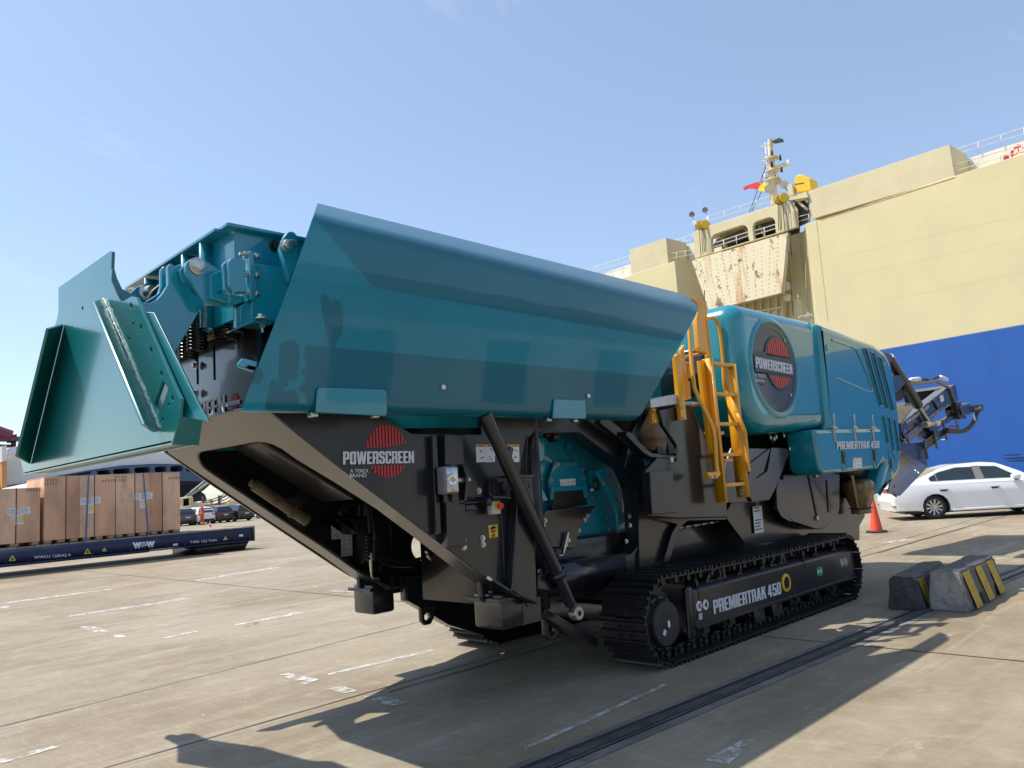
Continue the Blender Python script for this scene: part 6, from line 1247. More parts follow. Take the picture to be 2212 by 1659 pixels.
            for v in [v for v in bm.verts if v.co.z < .17]: v.co.z = .17
            mesh_local('wheel_well', bm, TRIM, o, 30)
    bm = bmesh.new(); xs_ = [p[0] for p in lower]; b2(bm, min(xs_) + .35, max(xs_) - .35, -half + .12, half - .12, .17, .42); mesh_local('underbody', bm, TRIM, o, 20)
    if extra: extra(o, gy)
    return o
# white saloon: x forward from the rear axle, so its outline is (distance, height)
def arch(cx_, r, z=.20, n=9):
    a0 = math.asin(max(-1, (z - .325) / r)); return [(cx_ - r * math.cos(a0 + (math.pi - 2 * a0) * i / n), .325 + r * math.sin(a0 + (math.pi - 2 * a0) * i / n)) for i in range(n + 1)]
def saloon_lower():
    p = [(-1.02, .36), (-1.0, .26)] + [(-.42, .24)] + arch(0, .375, .21) + [(.42, .20), (2.24, .20)] + arch(2.66, .375, .21) + [(3.1, .24), (3.52, .26), (3.60, .45), (3.52, .66), (3.15, .86), (2.3, .955), (1.9, .965), (0.2, .985), (-.55, .99), (-.93, .965), (-1.0, .86), (-1.05, .66), (-1.08, .52)]
    return p
def saloon_extra(o, gy):
    hw = .905
    def line(pts, y=-1, r=.004):
        bm = bmesh.new(); tube(bm, [(x, y * (hw * .988 + .002), z) for x, z in pts], r, 5); mesh_local('panel_gap', bm, SEAMM, o, 30)
    for s in (-1, 1):
        line([(1.28, .96), (1.32, .75), (1.40, .45), (1.42, .26)], s); line([(-.02, .93), (.2, .80), (.42, .62), (.62, .42), (.78, .28)], s); line([(2.30, .94), (2.34, .7), (2.3, .45)], s)
        line([(-.33 + .12 * math.cos(a), .80 + .11 * math.sin(a)) for a in [i * math.pi / 8 for i in range(17)]], s, .003); line([(-1.0, .62), (-.62, .63), (-.45, .62)], s, .004)
        for x in (.28, 1.55):
            bm = bmesh.new(); bx(bm, (x, s * (hw + .012), .795), (.24, .03, .03), None, .01); mesh_local('door_handle', bm, CHROME, o); bm = bmesh.new(); bx(bm, (x, s * (hw + .001), .77), (.16, .01, .06), None, .004); mesh_local('handle_cup', bm, TRIM, o)
        bm = bmesh.new(); bx(bm, (2.05, s * (hw + .10), 1.03), (.20, .20, .13), None, .04); mesh_local('mirror', bm, CARW, o); bm = bmesh.new(); bx(bm, (2.10, s * (hw + .0), .98), (.12, .14, .05), None, .01); mesh_local('mirror_foot', bm, TRIM, o)
        bm = bmesh.new(); bx(bm, (-.98, s * .80, .40), (.12, .18, .035), None, .008); mesh_local('rear_reflector', bm, TAIL, o)
        bm = bmesh.new(); b2(bm, .45, 2.2, s * hw * .99 - .02, s * hw * .99 + .012, .205, .265, .01); mesh_local('sill', bm, CARW, o)
    bm = bmesh.new(); bx(bm, (1.25, 0, 1.462), (.85, .9, .012), None, .004); mesh_local('sunroof', bm, GLASS, o)
    bm = bmesh.new(); bx(bm, (-.15, 0, 1.40), (.16, .03, .06), None, .01); mesh_local('antenna_fin', bm, TRIM, o)
    bm = bmesh.new(); bx(bm, (-1.0, 0, .80), (.06, 1.3, .14), None, .02); mesh_local('tail_lamp', bm, TAIL, o)
fr = oz('U', 850, 1217); hd = math.radians(-56); side = Vector((-math.sin(hd), math.cos(hd), 0))
car('white saloon car parked beyond the crusher tail by the blue hull', (fr + side * .80), hd, None, saloon_lower(),
    [(-.62, .975), (-.30, 1.12, .3), (.25, 1.34, .6), (.75, 1.45, .8), (1.35, 1.465, .8), (1.75, 1.42, .6), (2.28, 1.15), (2.58, .955)], (0, 2.66), .325, .905, CARW,
    (('side', [(-.22, 1.03, .06), (1.20, 1.02), (1.17, 1.35, .04), (.72, 1.36, .1), (.25, 1.26, .1)]), ('side', [(1.30, 1.02), (2.22, 1.0, .03), (1.72, 1.33, .1), (1.28, 1.36, .04)]), ('pillar', [(1.14, 1.02), (1.36, 1.02), (1.31, 1.37), (1.12, 1.37)]), ('pillar', [(.16, 1.02), (.19, 1.02), (.17, 1.24), (.14, 1.22)]), ('rear', ((-.50, 1.03), (.28, 1.35))), ('front', ((2.50, 1.0), (1.80, 1.40)))), saloon_extra)
# row of new sport utility cars
SUVL = [(-1.0, .40), (-.95, .30), (-.45, .27)] + [(x, z + .04) for x, z in arch(0, .42, .25)] + [(.48, .26), (2.25, .26)] + [(x + .06, z + .04) for x, z in arch(2.66, .42, .25)] + [(3.15, .3), (3.55, .36), (3.62, .6), (3.5, .95), (2.55, 1.12), (1.0, 1.14), (-.6, 1.16), (-.92, 1.10), (-1.0, .8)]
SUVG = [(-.85, 1.12), (-.72, 1.45, .1), (-.45, 1.66, .2), (.3, 1.72, .4), (1.2, 1.70, .4), (1.75, 1.55, .3), (2.45, 1.12)]
SUVW = (('side', [(-.52, 1.22), (1.0, 1.18), (.98, 1.58, .04), (-.25, 1.58, .06)]), ('side', [(1.08, 1.18), (2.1, 1.16), (1.6, 1.52, .06), (1.06, 1.58, .04)]), ('rear', ((-.86, 1.16), (-.60, 1.60))), ('front', ((2.42, 1.15), (1.80, 1.52))))
def suv_extra(o, gy):
    for s in (-1, 1):
        bm = bmesh.new(); bx(bm, (-.97, s * .72, .98), (.10, .42, .10), None, .02); mesh_local('tail_lamp', bm, TAIL, o)
        bm = bmesh.new(); bx(bm, (2.0, s * 1.02, 1.16), (.16, .22, .14), None, .04); mesh_local('mirror', bm, TRIM, o)
    bm = bmesh.new(); bx(bm, (-.99, 0, .42), (.10, 1.6, .22), None, .03); mesh_local('bumper', bm, TRIM, o)
    bm = bmesh.new(); bx(bm, (-1.005, 0, .80), (.02, .5, .12)); mesh_local('number_plate', bm, SILVER, o)
def suv_open(o, gy):
    suv_extra(o, gy)
    bm = bmesh.new(); bx(bm, (1.75, 1.35, .80), (.06, .95, .85), Matrix.Rotation(.35, 3, 'Z'), .03); mesh_local('open_door', bm, CARB, o)
    bm = bmesh.new(); bx(bm, (1.70, 1.35, 1.38), (.04, .8, .32), Matrix.Rotation(.35, 3, 'Z'), .02); mesh_local('door_glass', bm, GLASS, o)
hs = math.radians(97); ls = Vector((-math.sin(hs), math.cos(hs), 0))
def suvpos(x, y, yy): q = oy('S', x, y, yy); return Vector((q.x, yy, 0)) - ls * .85
for x, mt_, lab, ex in ((1430, CARB, 'black sport utility car with its driver door open, beyond the trailer end', suv_open), (990, CARB, 'black sport utility car parked between the white one and the open door one', suv_extra), (590, CARW, 'white sport utility car parked in the row behind the person in red', suv_extra), (190, CARG, 'grey sport utility car half hidden by the plywood crate in the row', suv_extra), (1950, CARW, 'white car at the end of the row under the crusher frame', suv_extra)):
    yy = 78 + (990 - x) * -.0 + (6 if x == 1950 else 0)
    car(lab, suvpos(x, 700, yy), hs, None, SUVL, SUVG, (0, 2.72), .365, .95, mt_, SUVW, ex, 'new cars parked in a row', False)

# ------------------------------------------------------------------ person in red work clothes
pf = oz('0', 437, 1134); PS = root('person', (pf.x, pf.y, 0), 'person in red orange work clothes and red helmet standing by the parked cars', 'person', None, math.radians(-150))
def skin(name, verts, edges, radii, mt, par, rootv=0):
    me = bpy.data.meshes.new(name); me.from_pydata([Vector(v) for v in verts], edges, []); me.materials.append(mt); o = bpy.data.objects.new(name, me); COL.objects.link(o)
    o.modifiers.new('skin', 'SKIN'); 
    if not me.skin_vertices: me.attributes.new
    for i, r in enumerate(radii): me.skin_vertices[0].data[i].radius = (r[0], r[1]) if isinstance(r, tuple) else (r, r)
    me.skin_vertices[0].data[rootv].use_root = True
    s = o.modifiers.new('sub', 'SUBSURF'); s.levels = 2; s.render_levels = 2; o.parent = par; return o
PERS = mat('red work clothes', (.62, .07, .03), .7, var=.12, scale=8); SKINM = mat('skin', (.45, .26, .18), .6)
V = [(0, 0, .95), (0, 0, 1.15), (.01, 0, 1.35), (.0, 0, 1.48), (.02, 0, 1.56), (.02, 0, 1.66),
     (0, .10, .90), (.02, .12, .50), (-.01, .13, .09), (.12, .14, .04), (0, -.10, .90), (.03, -.12, .50), (.02, -.13, .09), (.15, -.14, .04),
     (0, .20, 1.40), (-.03, .28, 1.14), (.14, .20, 1.06), (.22, .14, 1.08), (0, -.20, 1.40), (-.03, -.29, 1.14), (.14, -.20, 1.05), (.22, -.13, 1.07)]
Ed = [(0, 1), (1, 2), (2, 3), (3, 4), (4, 5), (0, 6), (6, 7), (7, 8), (8, 9), (0, 10), (10, 11), (11, 12), (12, 13), (2, 14), (14, 15), (15, 16), (16, 17), (2, 18), (18, 19), (19, 20), (20, 21)]
Rd = [(.16, .12), (.17, .12), (.18, .12), .07, .06, .095, .11, .085, .07, .045, .11, .085, .07, .045, .075, .062, .05, .035, .075, .062, .05, .035]
skin('body', V, Ed, Rd, PERS, PS)
def pl(name, bm, mt): bmesh.ops.recalc_face_normals(bm, faces=bm.faces[:]); return mesh_local(name, bm, mt, PS)
bm = bmesh.new(); lathe(bm, (.02, 0, 1.64), (0, 0, 1), [(0, .15), (.02, .13), (.08, .125), (.13, .09), (.15, 0)], 20); pl('helmet', bm, REDP)
bm = bmesh.new(); lathe(bm, (.05, 0, 1.52), (0, 0, 1), [(0, .04), (.03, .085), (.1, .09), (.13, .08)], 16); pl('face', bm, SKINM)
for z, r in ((1.16, .195), (1.10, .195)):
    bm = bmesh.new(); lathe(bm, (0, 0, z), (0, 0, 1), [(0, r), (.035, r)], 20); pl('reflective_band', bm, YELV)
for s in (-1, 1):
    bm = bmesh.new(); lathe(bm, (0.0, s * .13, .22), (0, 0, 1), [(0, .095), (.06, .095)], 16); pl('reflective_band', bm, YELV)
    bm = bmesh.new(); bx(bm, (.06, s * .135, .04), (.27, .10, .08), None, .03); pl('boot', bm, TRIM)

# ------------------------------------------------------------------ car carrier alongside the quay
hv = ray('0', -302, 1146.7); sdv = -Vector((hv.x, hv.y, 0)).normalized(); snv = Vector((-sdv.y, sdv.x, 0))
if snv.dot(Vector((1, 0, 0))) < 0: snv = -snv
r0 = ray('0', 1925, 752); SP = CAMP + r0 * ((12.2 - CAMH) / r0.z)
def os(k, x, y, off=0.0): return on(k, x, y, SP + snv * off, snv)
def suz(q): return ((q - SP).dot(sdv), q.z)
CREAM = mat('cream hull paint', (.70, .60, .345), .5, var=.04, scale=.25, bump=.01, bscale=.5, dirt=(.62, .50, .30), dirt_amt=.18, spec=.3)
CREAMD = mat('cream deckhouse paint', (.67, .58, .36), .55, var=.05, scale=.4, dirt=(.5, .36, .2), dirt_amt=.15, spec=.3)
BLUEH = mat('blue hull paint', (.028, .115, .40), .45, var=.06, scale=.2, bump=.012, bscale=.35, dirt=(.02, .08, .30), dirt_amt=.35, stretch=(1, 1, .4), spec=.3)
RAILM = mat('pale rail paint', (.62, .60, .52), .5)
def rustmat():
    M = bpy.data.materials.new('rusted cream ramp'); M.use_nodes = True; t = M.node_tree; b = t.nodes['Principled BSDF']; L = t.links.new; b.inputs['Roughness'].default_value = .6
    geo = nd(t, 'ShaderNodeNewGeometry')
    def nz(sc, st, dt=8, rg=.7):
        mp = nd(t, 'ShaderNodeMapping'); mp.inputs['Scale'].default_value = st; L(geo.outputs['Position'], mp.inputs[0]); n = nd(t, 'ShaderNodeTexNoise'); n.inputs['Scale'].default_value = sc; n.inputs['Detail'].default_value = dt; n.inputs['Roughness'].default_value = rg; L(mp.outputs[0], n.inputs['Vector']); return n.outputs['Fac']
    def rg(s, a, c, hi): r = nd(t, 'ShaderNodeMapRange'); r.inputs[1].default_value = a; r.inputs[2].default_value = c; r.inputs[4].default_value = hi; L(s, r.inputs[0]); return r.outputs[0]
    def mx(f, a, c):
        m_ = nd(t, 'ShaderNodeMix', data_type='RGBA'); L(f, m_.inputs[0]); L(a, m_.inputs[6]) if not isinstance(a, tuple) else setattr(m_.inputs[6], 'default_value', (*a, 1)); m_.inputs[7].default_value = (*c, 1); return m_.outputs[2]
    c = mx(rg(nz(.5, (1, 1, .3)), .45, .7, .5), (.74, .655, .43), (.68, .55, .33))
    c = mx(rg(nz(.35, (1, 1, .16), 6, .6), .52, .62, .9), c, (.50, .22, .055))
    c = mx(rg(nz(.8, (1, 1, .8), 9, .75), .575, .61, .9), c, (.16, .07, .05))
    L(c, b.inputs['Base Color']); return M
RUST = rustmat()
SH = root('car_carrier_ship', (SP.x, SP.y, -2.2), 'towering cream and blue car carrier ship moored behind the crusher', 'ship')
def sp(name, pts, off, th, mt, par=None, holes=(), bev=.02):
    f = lambda seq: fillet([(*suz(os(p[0], p[1], p[2], off)), *(p[3:])) for p in seq])
    loops = [f(pts)] + [f(h) for h in holes]
    return plate(name, loops, Vector((SP.x, SP.y, 0)) + snv * off, sdv, (0, 0, 1), snv, th, mt, par or SH, bev, smooth=30)
zbl = SP.z; zdk = os('8', 1500, 400).z
uR = 55.0
def u_of(k, x, y, off=0): return suz(os(k, x, y, off))[0]
u1 = u_of('P', 1070, 1200); uL0 = u_of('Q', 1460, 1000); uLL = u_of('0', 1020, 760)
def blk(name, u0, u1_, z0, z1, off, dep, mt, par=None, bev=.03):
    return plate(name, [[(u0, z0), (u1_, z0), (u1_, z1), (u0, z1)]], Vector((SP.x, SP.y, 0)) + snv * off, sdv, (0, 0, 1), snv, dep, mt, par or SH, bev, smooth=30)
zdL = os('Q', 1000, 925).z
blk('hull_lower', uLL, uR, -4, zbl, -.02, 30, BLUEH)
blk('hull_side', u1, uR, zbl + .004, zdk, 0, 28, CREAM); blk('hull_side', uLL, uL0, zbl + .004, zdL, 0, 28, CREAM)
RCS = 3.0
blk('recess_wall', uL0 - 1, u1 + 1, zbl + .004, zdL - .4, RCS, 20, CREAM)
def squad(name, pts, th, mt, par=None): return quadplate(name, pts, th, mt, par or SH, .01)
pA, pB = Vector((SP.x, SP.y, 0)) + sdv * u1, Vector((SP.x, SP.y, 0)) + sdv * (u1 - 2.6) + snv * RCS
squad('recess_cheek', [Vector((pA.x, pA.y, zbl)), Vector((pB.x, pB.y, zbl)), Vector((pB.x, pB.y, zdk - .9)), Vector((pA.x, pA.y, zdk))], .1, CREAM)
pA, pB = Vector((SP.x, SP.y, 0)) + sdv * uL0, Vector((SP.x, SP.y, 0)) + sdv * (uL0 + 1.8) + snv * RCS
squad('recess_cheek', [Vector((pA.x, pA.y, zbl)), Vector((pB.x, pB.y, zbl)), Vector((pB.x, pB.y, zdL)), Vector((pA.x, pA.y, zdL))], .1, CREAM)
# side ramp, folded up
rp = [os('P', 95, 1075, -.55), os('P', 868, 843, -.55), os('P', 822, 1332, -.8), os('P', 232, 1476, -.8)]
RMP = quadplate('side_ramp', rp, .6, RUST, SH, .03)
LW = sp('ramp_lower', (('P', 215, 1300), ('P', 850, 1200), ('P', 850, 1700), ('P', 215, 1700)), 2.3, .3, CREAMD)
for x in (290, 348, 402, 460, 520, 582, 646, 708, 772, 822):
    sp('ramp_rib', (('P', x, 1360), ('P', x + 9, 1358), ('P', x + 9, 1600), ('P', x, 1600)), 1.9, .4, CREAMD, bev=.01)
sp('ramp_rail', (('P', 260, 1530), ('P', 820, 1440), ('P', 820, 1455), ('P', 260, 1545)), 1.85, .3, CREAMD, bev=.01)
RIV = bmesh.new(); nrm = (rp[1] - rp[0]).cross(rp[3] - rp[0]).normalized()
if nrm.dot(rp[0] - CAMP) > 0: nrm = -nrm
for i in range(1, 12):
    for j in range(1, 14):
        q = rp[0].lerp(rp[1], i / 12).lerp(rp[3].lerp(rp[2], i / 12), j / 14) + nrm * .01; bx(RIV, q, (.06, .06, .06))
fin('ramp_rivets', RIV, mat('rivet rust', (.30, .20, .12), .8), RMP, 0, kind='stuff')
# winch house with two big openings
WHS = sp('winch_house', (('P', 105, 846), ('P', 180, 808), ('P', 760, 622), ('P', 885, 598, 1.2), ('P', 920, 660), ('P', 940, 802), ('P', 785, 852), ('P', 250, 1015), ('P', 125, 1050)), -.3, .5, CREAMD,
     holes=((('P', 242, 870, .8), ('P', 540, 772, .8), ('P', 560, 912), ('P', 258, 1005)), (('P', 583, 768, .6), ('P', 762, 705, .8), ('P', 778, 848), ('P', 596, 902))), bev=.05)
DKI = mat('painted recess shade', (.045, .044, .04), .7, var=.3, scale=.6)  # near-black stands for the shade inside the ships' openings
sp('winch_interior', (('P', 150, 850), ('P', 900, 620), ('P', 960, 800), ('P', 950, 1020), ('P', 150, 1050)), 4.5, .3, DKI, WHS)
sp('winch_roof', (('P', 140, 838), ('P', 880, 605), ('P', 900, 640), ('P', 150, 865)), .22, 5.2, CREAMD, WHS)
for i in range(6): 
    a = os('P', 270 + i * 6, 960 - i * 9, 3.0); b = os('P', 770, 800 - i * 9, 3.0); bm = bmesh.new(); cyl(bm, a, b, .22, seg=10); fin('winch_pipe', bm, mat('grey pipe', (.16, .17, .19), .5), WHS)
for x, y in ((330, 880), (520, 800), (640, 790)):
    bm = bmesh.new(); cyl(bm, os('P', x, y, 2.2), os('P', x + 60, y + 110, 2.2), .14, seg=8); fin('winch_brace', bm, CREAMD, WHS)
def railing(tops, bots, off, mids=1, r=.035, par=None):
    T = [os(*t, off) for t in tops]; B = [os(*t, off) for t in bots]
    bm = bmesh.new(); tube(bm, T, r, 6); fin('rail_bar', bm, RAILM, par or SH)
    for k in range(mids):
        t = (k + 1) / (mids + 1); bm = bmesh.new(); tube(bm, [a.lerp(b, t) for a, b in zip(T, B)], r * .8, 6); fin('rail_bar', bm, RAILM, par or SH)
    for a, b in zip(T, B):
        bm = bmesh.new(); cyl(bm, a, b, r * 1.1, seg=6); fin('rail_post', bm, RAILM, par or SH)
def railx(k, p0, p1, h0, h1, n, off, mids=1, par=None, r=.035):
    railing([(k, p0[0] + (p1[0] - p0[0]) * i / n, p0[1] + (p1[1] - p0[1]) * i / n) for i in range(n + 1)], [(k, p0[0] + (p1[0] - p0[0]) * i / n + 3, p0[1] + (p1[1] - p0[1]) * i / n + h0 + (h1 - h0) * i / n) for i in range(n + 1)], off, mids, r, par)
railx('P', (252, 938), (556, 838), 60, 62, 3, -.1, 1, WHS, .05); railx('P', (588, 835), (775, 778), 66, 66, 2, -.1, 1, WHS, .05)
railx('P', (230, 712), (745, 545), 80, 80, 4, .6, 1, WHS)
railx('Q', (0, 918), (705, 690), 120, 165, 4, 3.9); railx('Q', (310, 990), (710, 872), 60, 150, 3, .3); railx('Q', (1330, 665), (1760, 590), 165, 150, 3, .4); railx('Q', (1450, 440), (1735, 345), 140, 145, 2, 4.2)
railx('R', (915, 555), (2212, 140), 180, 235, 3, 4.0); railx('R', (885, 855), (2212, 455), 230, 235, 3, .3)
railx('P', (938, 722), (1040, 695), 80, 70, 1, .2, 1)
# deck boxes on both sides and set-back deckhouse walls
def sbox(name, fl, bl_, br_, fr, dep, mt=CREAMD, off=.05):
    pts = [fl, fr, br_, bl_]; return sp(name, pts, off, dep, mt)
sbox('deck_housing', ('Q', 705, 600), ('Q', 730, 1018), ('Q', 1336, 832), ('Q', 1300, 405), 4.0)
sbox('deck_housing', ('8', 1120, 360), ('8', 1140, 500), ('8', 1862, 288), ('8', 1835, 125), 4.0)
zr = os('R', 1500, 600, 4).z
blk('deckhouse_wall', u_of('8', 1860, 200, 4), uR, zdk - .1, zr, 4.2, 8, mat('pale deckhouse paint', (.78, .74, .62), .55, var=.03, scale=.4))
blk('deckhouse_wall', uLL, uL0 + 4, zdL - .1, os('Q', 500, 900, 4).z, 4.2, 8, MATS['pale deckhouse paint'])
sp('weld_seam', (('8', 1180, 503), ('8', 1862, 288), ('8', 1862, 293), ('8', 1180, 509)), -.02, .03, mat('rusty seam', (.42, .26, .12), .7, var=.4, scale=2), bev=0)
for a, b in (((1220, 705), (2212, 480)), ((1230, 972), (2212, 770)), ((1190, 815), (2212, 600))):
    sp('weld_seam', (('8', *a), ('8', *b), ('8', b[0], b[1] + .6), ('8', a[0], a[1] + .6)), -.006, .01, CREAM, bev=0)
sp('weld_seam', (('8', 1160, 505), ('8', 1162, 505), ('8', 1222, 1020), ('8', 1220, 1020)), -.012, .02, MATS['rusty seam'], bev=0)
# roof platform, dark plate standing for a shaded pocket beside the winch house
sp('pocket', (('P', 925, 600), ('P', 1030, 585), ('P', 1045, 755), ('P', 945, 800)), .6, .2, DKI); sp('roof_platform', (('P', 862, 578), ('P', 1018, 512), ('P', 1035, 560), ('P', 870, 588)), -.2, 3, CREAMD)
for p in (((890, 595), (945, 660), (950, 800)), ((960, 600), (1030, 660)), ((940, 590), (1010, 570), (1035, 600))):
    bm = bmesh.new(); tube(bm, [os('P', x, y, .2) for x, y in p], .14, 8); fin('pocket_pipe', bm, CREAMD, SH)
YW = mat('winch yellow', (.78, .50, .02), .5, var=.06, scale=.8)
DV = sp('yellow_winch', (('P', 935, 520), ('P', 922, 410, .5), ('P', 945, 378, .8), ('P', 990, 375, .8), ('P', 1050, 410, .5), ('P', 1058, 500)), .6, 1.6, YW, bev=.08)
sp('winch_seam', (('P', 928, 452), ('P', 1000, 440), ('P', 1000, 446), ('P', 928, 458)), .57, .03, INK, DV, bev=0)
sp('winch_cabinet', (('P', 868, 458), ('P', 905, 452), ('P', 915, 538), ('P', 872, 545)), .3, .8, CREAMD)
for x, y in ((163, 787), (200, 782), (803, 582), (838, 565)):
    c_ = os('P', x, y, -.5); bm = bmesh.new(); lathe(bm, c_ + sdv * .0, (snv * -.6 + sdv * .8), [(-.1, 0), (-.1, .50), (-.04, .54), (.04, .54), (.1, .50), (.1, 0)], 24); sh_ = fin('rope_sheave', bm, YW, SH); 
    bm = bmesh.new(); lathe(bm, c_, (snv * -.6 + sdv * .8), [(-.05, .56), (.05, .56), (.05, .5)], 24); fin('sheave_groove', bm, INK, sh_)
for x0, y0, x1, y1 in ((155, 815, 170, 1035), (175, 815, 185, 1015), (188, 812, 197, 1005), (200, 812, 207, 1000), (792, 605, 798, 830), (800, 605, 812, 830), (828, 600, 850, 850), (812, 600, 822, 825), (850, 600, 905, 1040), (862, 870, 915, 1510), (195, 1310, 197, 1400)):
    bm = bmesh.new(); cyl(bm, os('P', x0, y0, -.75), os('P', x1, y1, -.75), .035, seg=6); fin('wire_rope', bm, INK, SH)
for x, y, bx_, by_ in ((97, 697, 128, 830), (203, 662, 240, 788)):
    c_ = os('P', x, y, 1.2); bm = bmesh.new(); lathe(bm, c_, (os('P', x - 10, y + 4, -.3) - c_), [(-.18, .1), (0, .28), (.15, .34), (.16, .3), (.1, 0)], 20); fl = fin('floodlight', bm, mat('lamp grey', (.2, .2, .21), .4), SH)
    bm = bmesh.new(); cyl(bm, c_, os('P', x + 18, y + 45, 1.2), .06, seg=8); cyl(bm, os('P', x + 18, y + 45, 1.2), os('P', bx_, by_, 1.2), .055, seg=8)
    for d_ in (-14, 8): cyl(bm, os('P', x + 20 + d_, y + 55, 1.2), os('P', bx_ + d_, by_, 1.2), .03, seg=6)
    fin('lamp_post', bm, RAILM, fl)
sp('white_cabinet', (('P', 822, 1248), ('P', 858, 1243), ('P', 868, 1300), ('P', 828, 1312)), 1.0, .8, WHITE); 
c_ = os('P', 875, 1372, .9); bm = bmesh.new(); lathe(bm, c_, -snv, [(0, .42), (.3, .40), (.3, .15), (.36, 0)], 20); fin('round_fitting', bm, CREAMD, SH)
for x in (940, 952, 962):
    bm = bmesh.new(); tube(bm, smoothpath([os('P', x, 1520, 1.2), os('P', x - 4, 1420, 1.2), os('P', x + 6, 1390, 1.2), os('P', x + 16, 1410, 1.2), os('P', x + 20, 1520, 1.2)]), .06, 6); fin('vent_pipe', bm, CREAMD, SH)
sp('small_door', (('P', 1022, 1530), ('P', 1022, 1485, .6), ('P', 1042, 1480, .6), ('P', 1046, 1535)), -.06, .05, mat('grey door', (.35, .35, .33), .6)); railx('P', (960, 1525), (1062, 1505), 25, 25, 2, -.5, 0)
# mast
MS = bmesh.new(); mb, mt2 = os('P', 766, 622, 3), os('P', 728, 95, 3); cyl(MS, mb, mt2, .42, .26, 16); MAST = fin('mast', MS, CREAMD, SH)
def arm(name, a, b, r=.18, mt_=None): bm = bmesh.new(); cyl(bm, os('P', *a, 3), os('P', *b, 3), r * .5, seg=8); return fin(name, bm, mt_ or CREAMD, MAST)
for a, b, r in (((728, 130), (815, 95), .22), ((742, 240), (808, 240), .2), ((742, 230), (700, 260), .18), ((745, 275), (806, 245), .12), ((745, 340), (885, 290), .3), ((745, 320), (875, 280), .18), ((760, 370), (830, 335), .12), ((705, 345), (760, 340), .22), ((690, 405), (870, 450), .3), ((700, 400), (765, 440), .2), ((760, 440), (850, 470), .2), ((780, 370), (840, 440), .05)): arm('mast_arm', a, b, r)
for z_ in (245, 345, 415): 
    bm = bmesh.new(); c_ = os('P', 745 + (z_ - 245) * .08, z_, 3); bx(bm, c_, (1.3, 1.3, .1)); fin('mast_platform', bm, CREAMD, MAST)
sp('radar_bar', (('P', 735, 105), ('P', 800, 78), ('P', 815, 88), ('P', 815, 105), ('P', 745, 118)), 2.5, .6, mat('radar black', (.03, .03, .035), .5), MAST)
for x, y in ((810, 240), (820, 335), (742, 205), (742, 295)):
    bm = bmesh.new(); c_ = os('P', x, y, 2.7); cyl(bm, c_ + Vector((0, 0, -.3)), c_ + Vector((0, 0, .3)), .12, seg=10); fin('signal_lamp', bm, INK, MAST)
for x, y in ((878, 275), (688, 385)): bm = bmesh.new(); c_ = os('P', x, y, 2.7); bx(bm, c_, (.3, .3, .45), None, .05); fin('mast_lamp', bm, WHITE, MAST)
for x, y in ((716, 492), (840, 457)):
    c_ = os('P', x, y, 2.2); bm = bmesh.new(); lathe(bm, c_, (os('P', x - 10, y + 8, .5) - c_), [(-.15, .15), (0, .36), (.15, .46), (.15, .4), (.08, 0)], 20); fin('mast_floodlight', bm, mat('lamp pale', (.5, .49, .44), .4), MAST)
LT = bmesh.new()
for x0, x1 in ((683, 735), (707, 755)): cyl(LT, os('P', x0 + 4, 118, 2.8), os('P', x1, 610, 2.8), .07, seg=6)
for i in range(28): t = i / 27; cyl(LT, os('P', 687 + 48 * t, 125 + 480 * t, 2.8), os('P', 711 + 46 * t, 122 + 480 * t, 2.8), .05, seg=5)
fin('mast_ladder', LT, RAILM, MAST)
for y, x in ((155, 672), (275, 682)): bm = bmesh.new(); c_ = os('P', x + 20, y, 2.8); tube(bm, [c_ + Vector((.6 * math.cos(a), .6 * math.sin(a), 0)) for a in [i * math.pi / 10 for i in range(20)]], .05, 6, True); fin('ladder_hoop', bm, RAILM, MAST)
for a, b in (((700, 290), (560, 690)), ((700, 430), (580, 675)), ((700, 290), (665, 400)), ((760, 620), (715, 640)), ((770, 380), (870, 510))):
    bm = bmesh.new(); cyl(bm, os('P', *a, 3), os('P', *b, 2), .04, seg=5); fin('stay_wire', bm, INK, MAST)
def flag(name, label, pts, mt_):
    f_ = sp(name, pts, 2.2, .12, mt_, None, bev=.0); return f_
FR = flag('red_flag', '', (('P', 508, 488), ('P', 530, 468), ('P', 575, 452), ('P', 620, 438), ('P', 668, 424), ('P', 650, 460), ('P', 625, 502), ('P', 590, 490), ('P', 550, 488), ('P', 518, 502)), mat('red flag cloth', (.62, .03, .06), .7, var=.15, scale=.8)); flag('yellow_flag', '', (('P', 652, 447), ('P', 710, 440), ('P', 695, 475), ('P', 680, 513), ('P', 650, 508), ('P', 626, 500)), mat('yellow flag cloth', (.80, .62, .03), .7, var=.12, scale=.8))
sp('flag_star', (('P', 648, 434), ('P', 652, 440), ('P', 658, 440), ('P', 653, 444), ('P', 655, 450), ('P', 648, 447), ('P', 642, 450), ('P', 644, 444), ('P', 638, 440), ('P', 645, 440)), 2.15, .04, YELV, FR, bev=0)
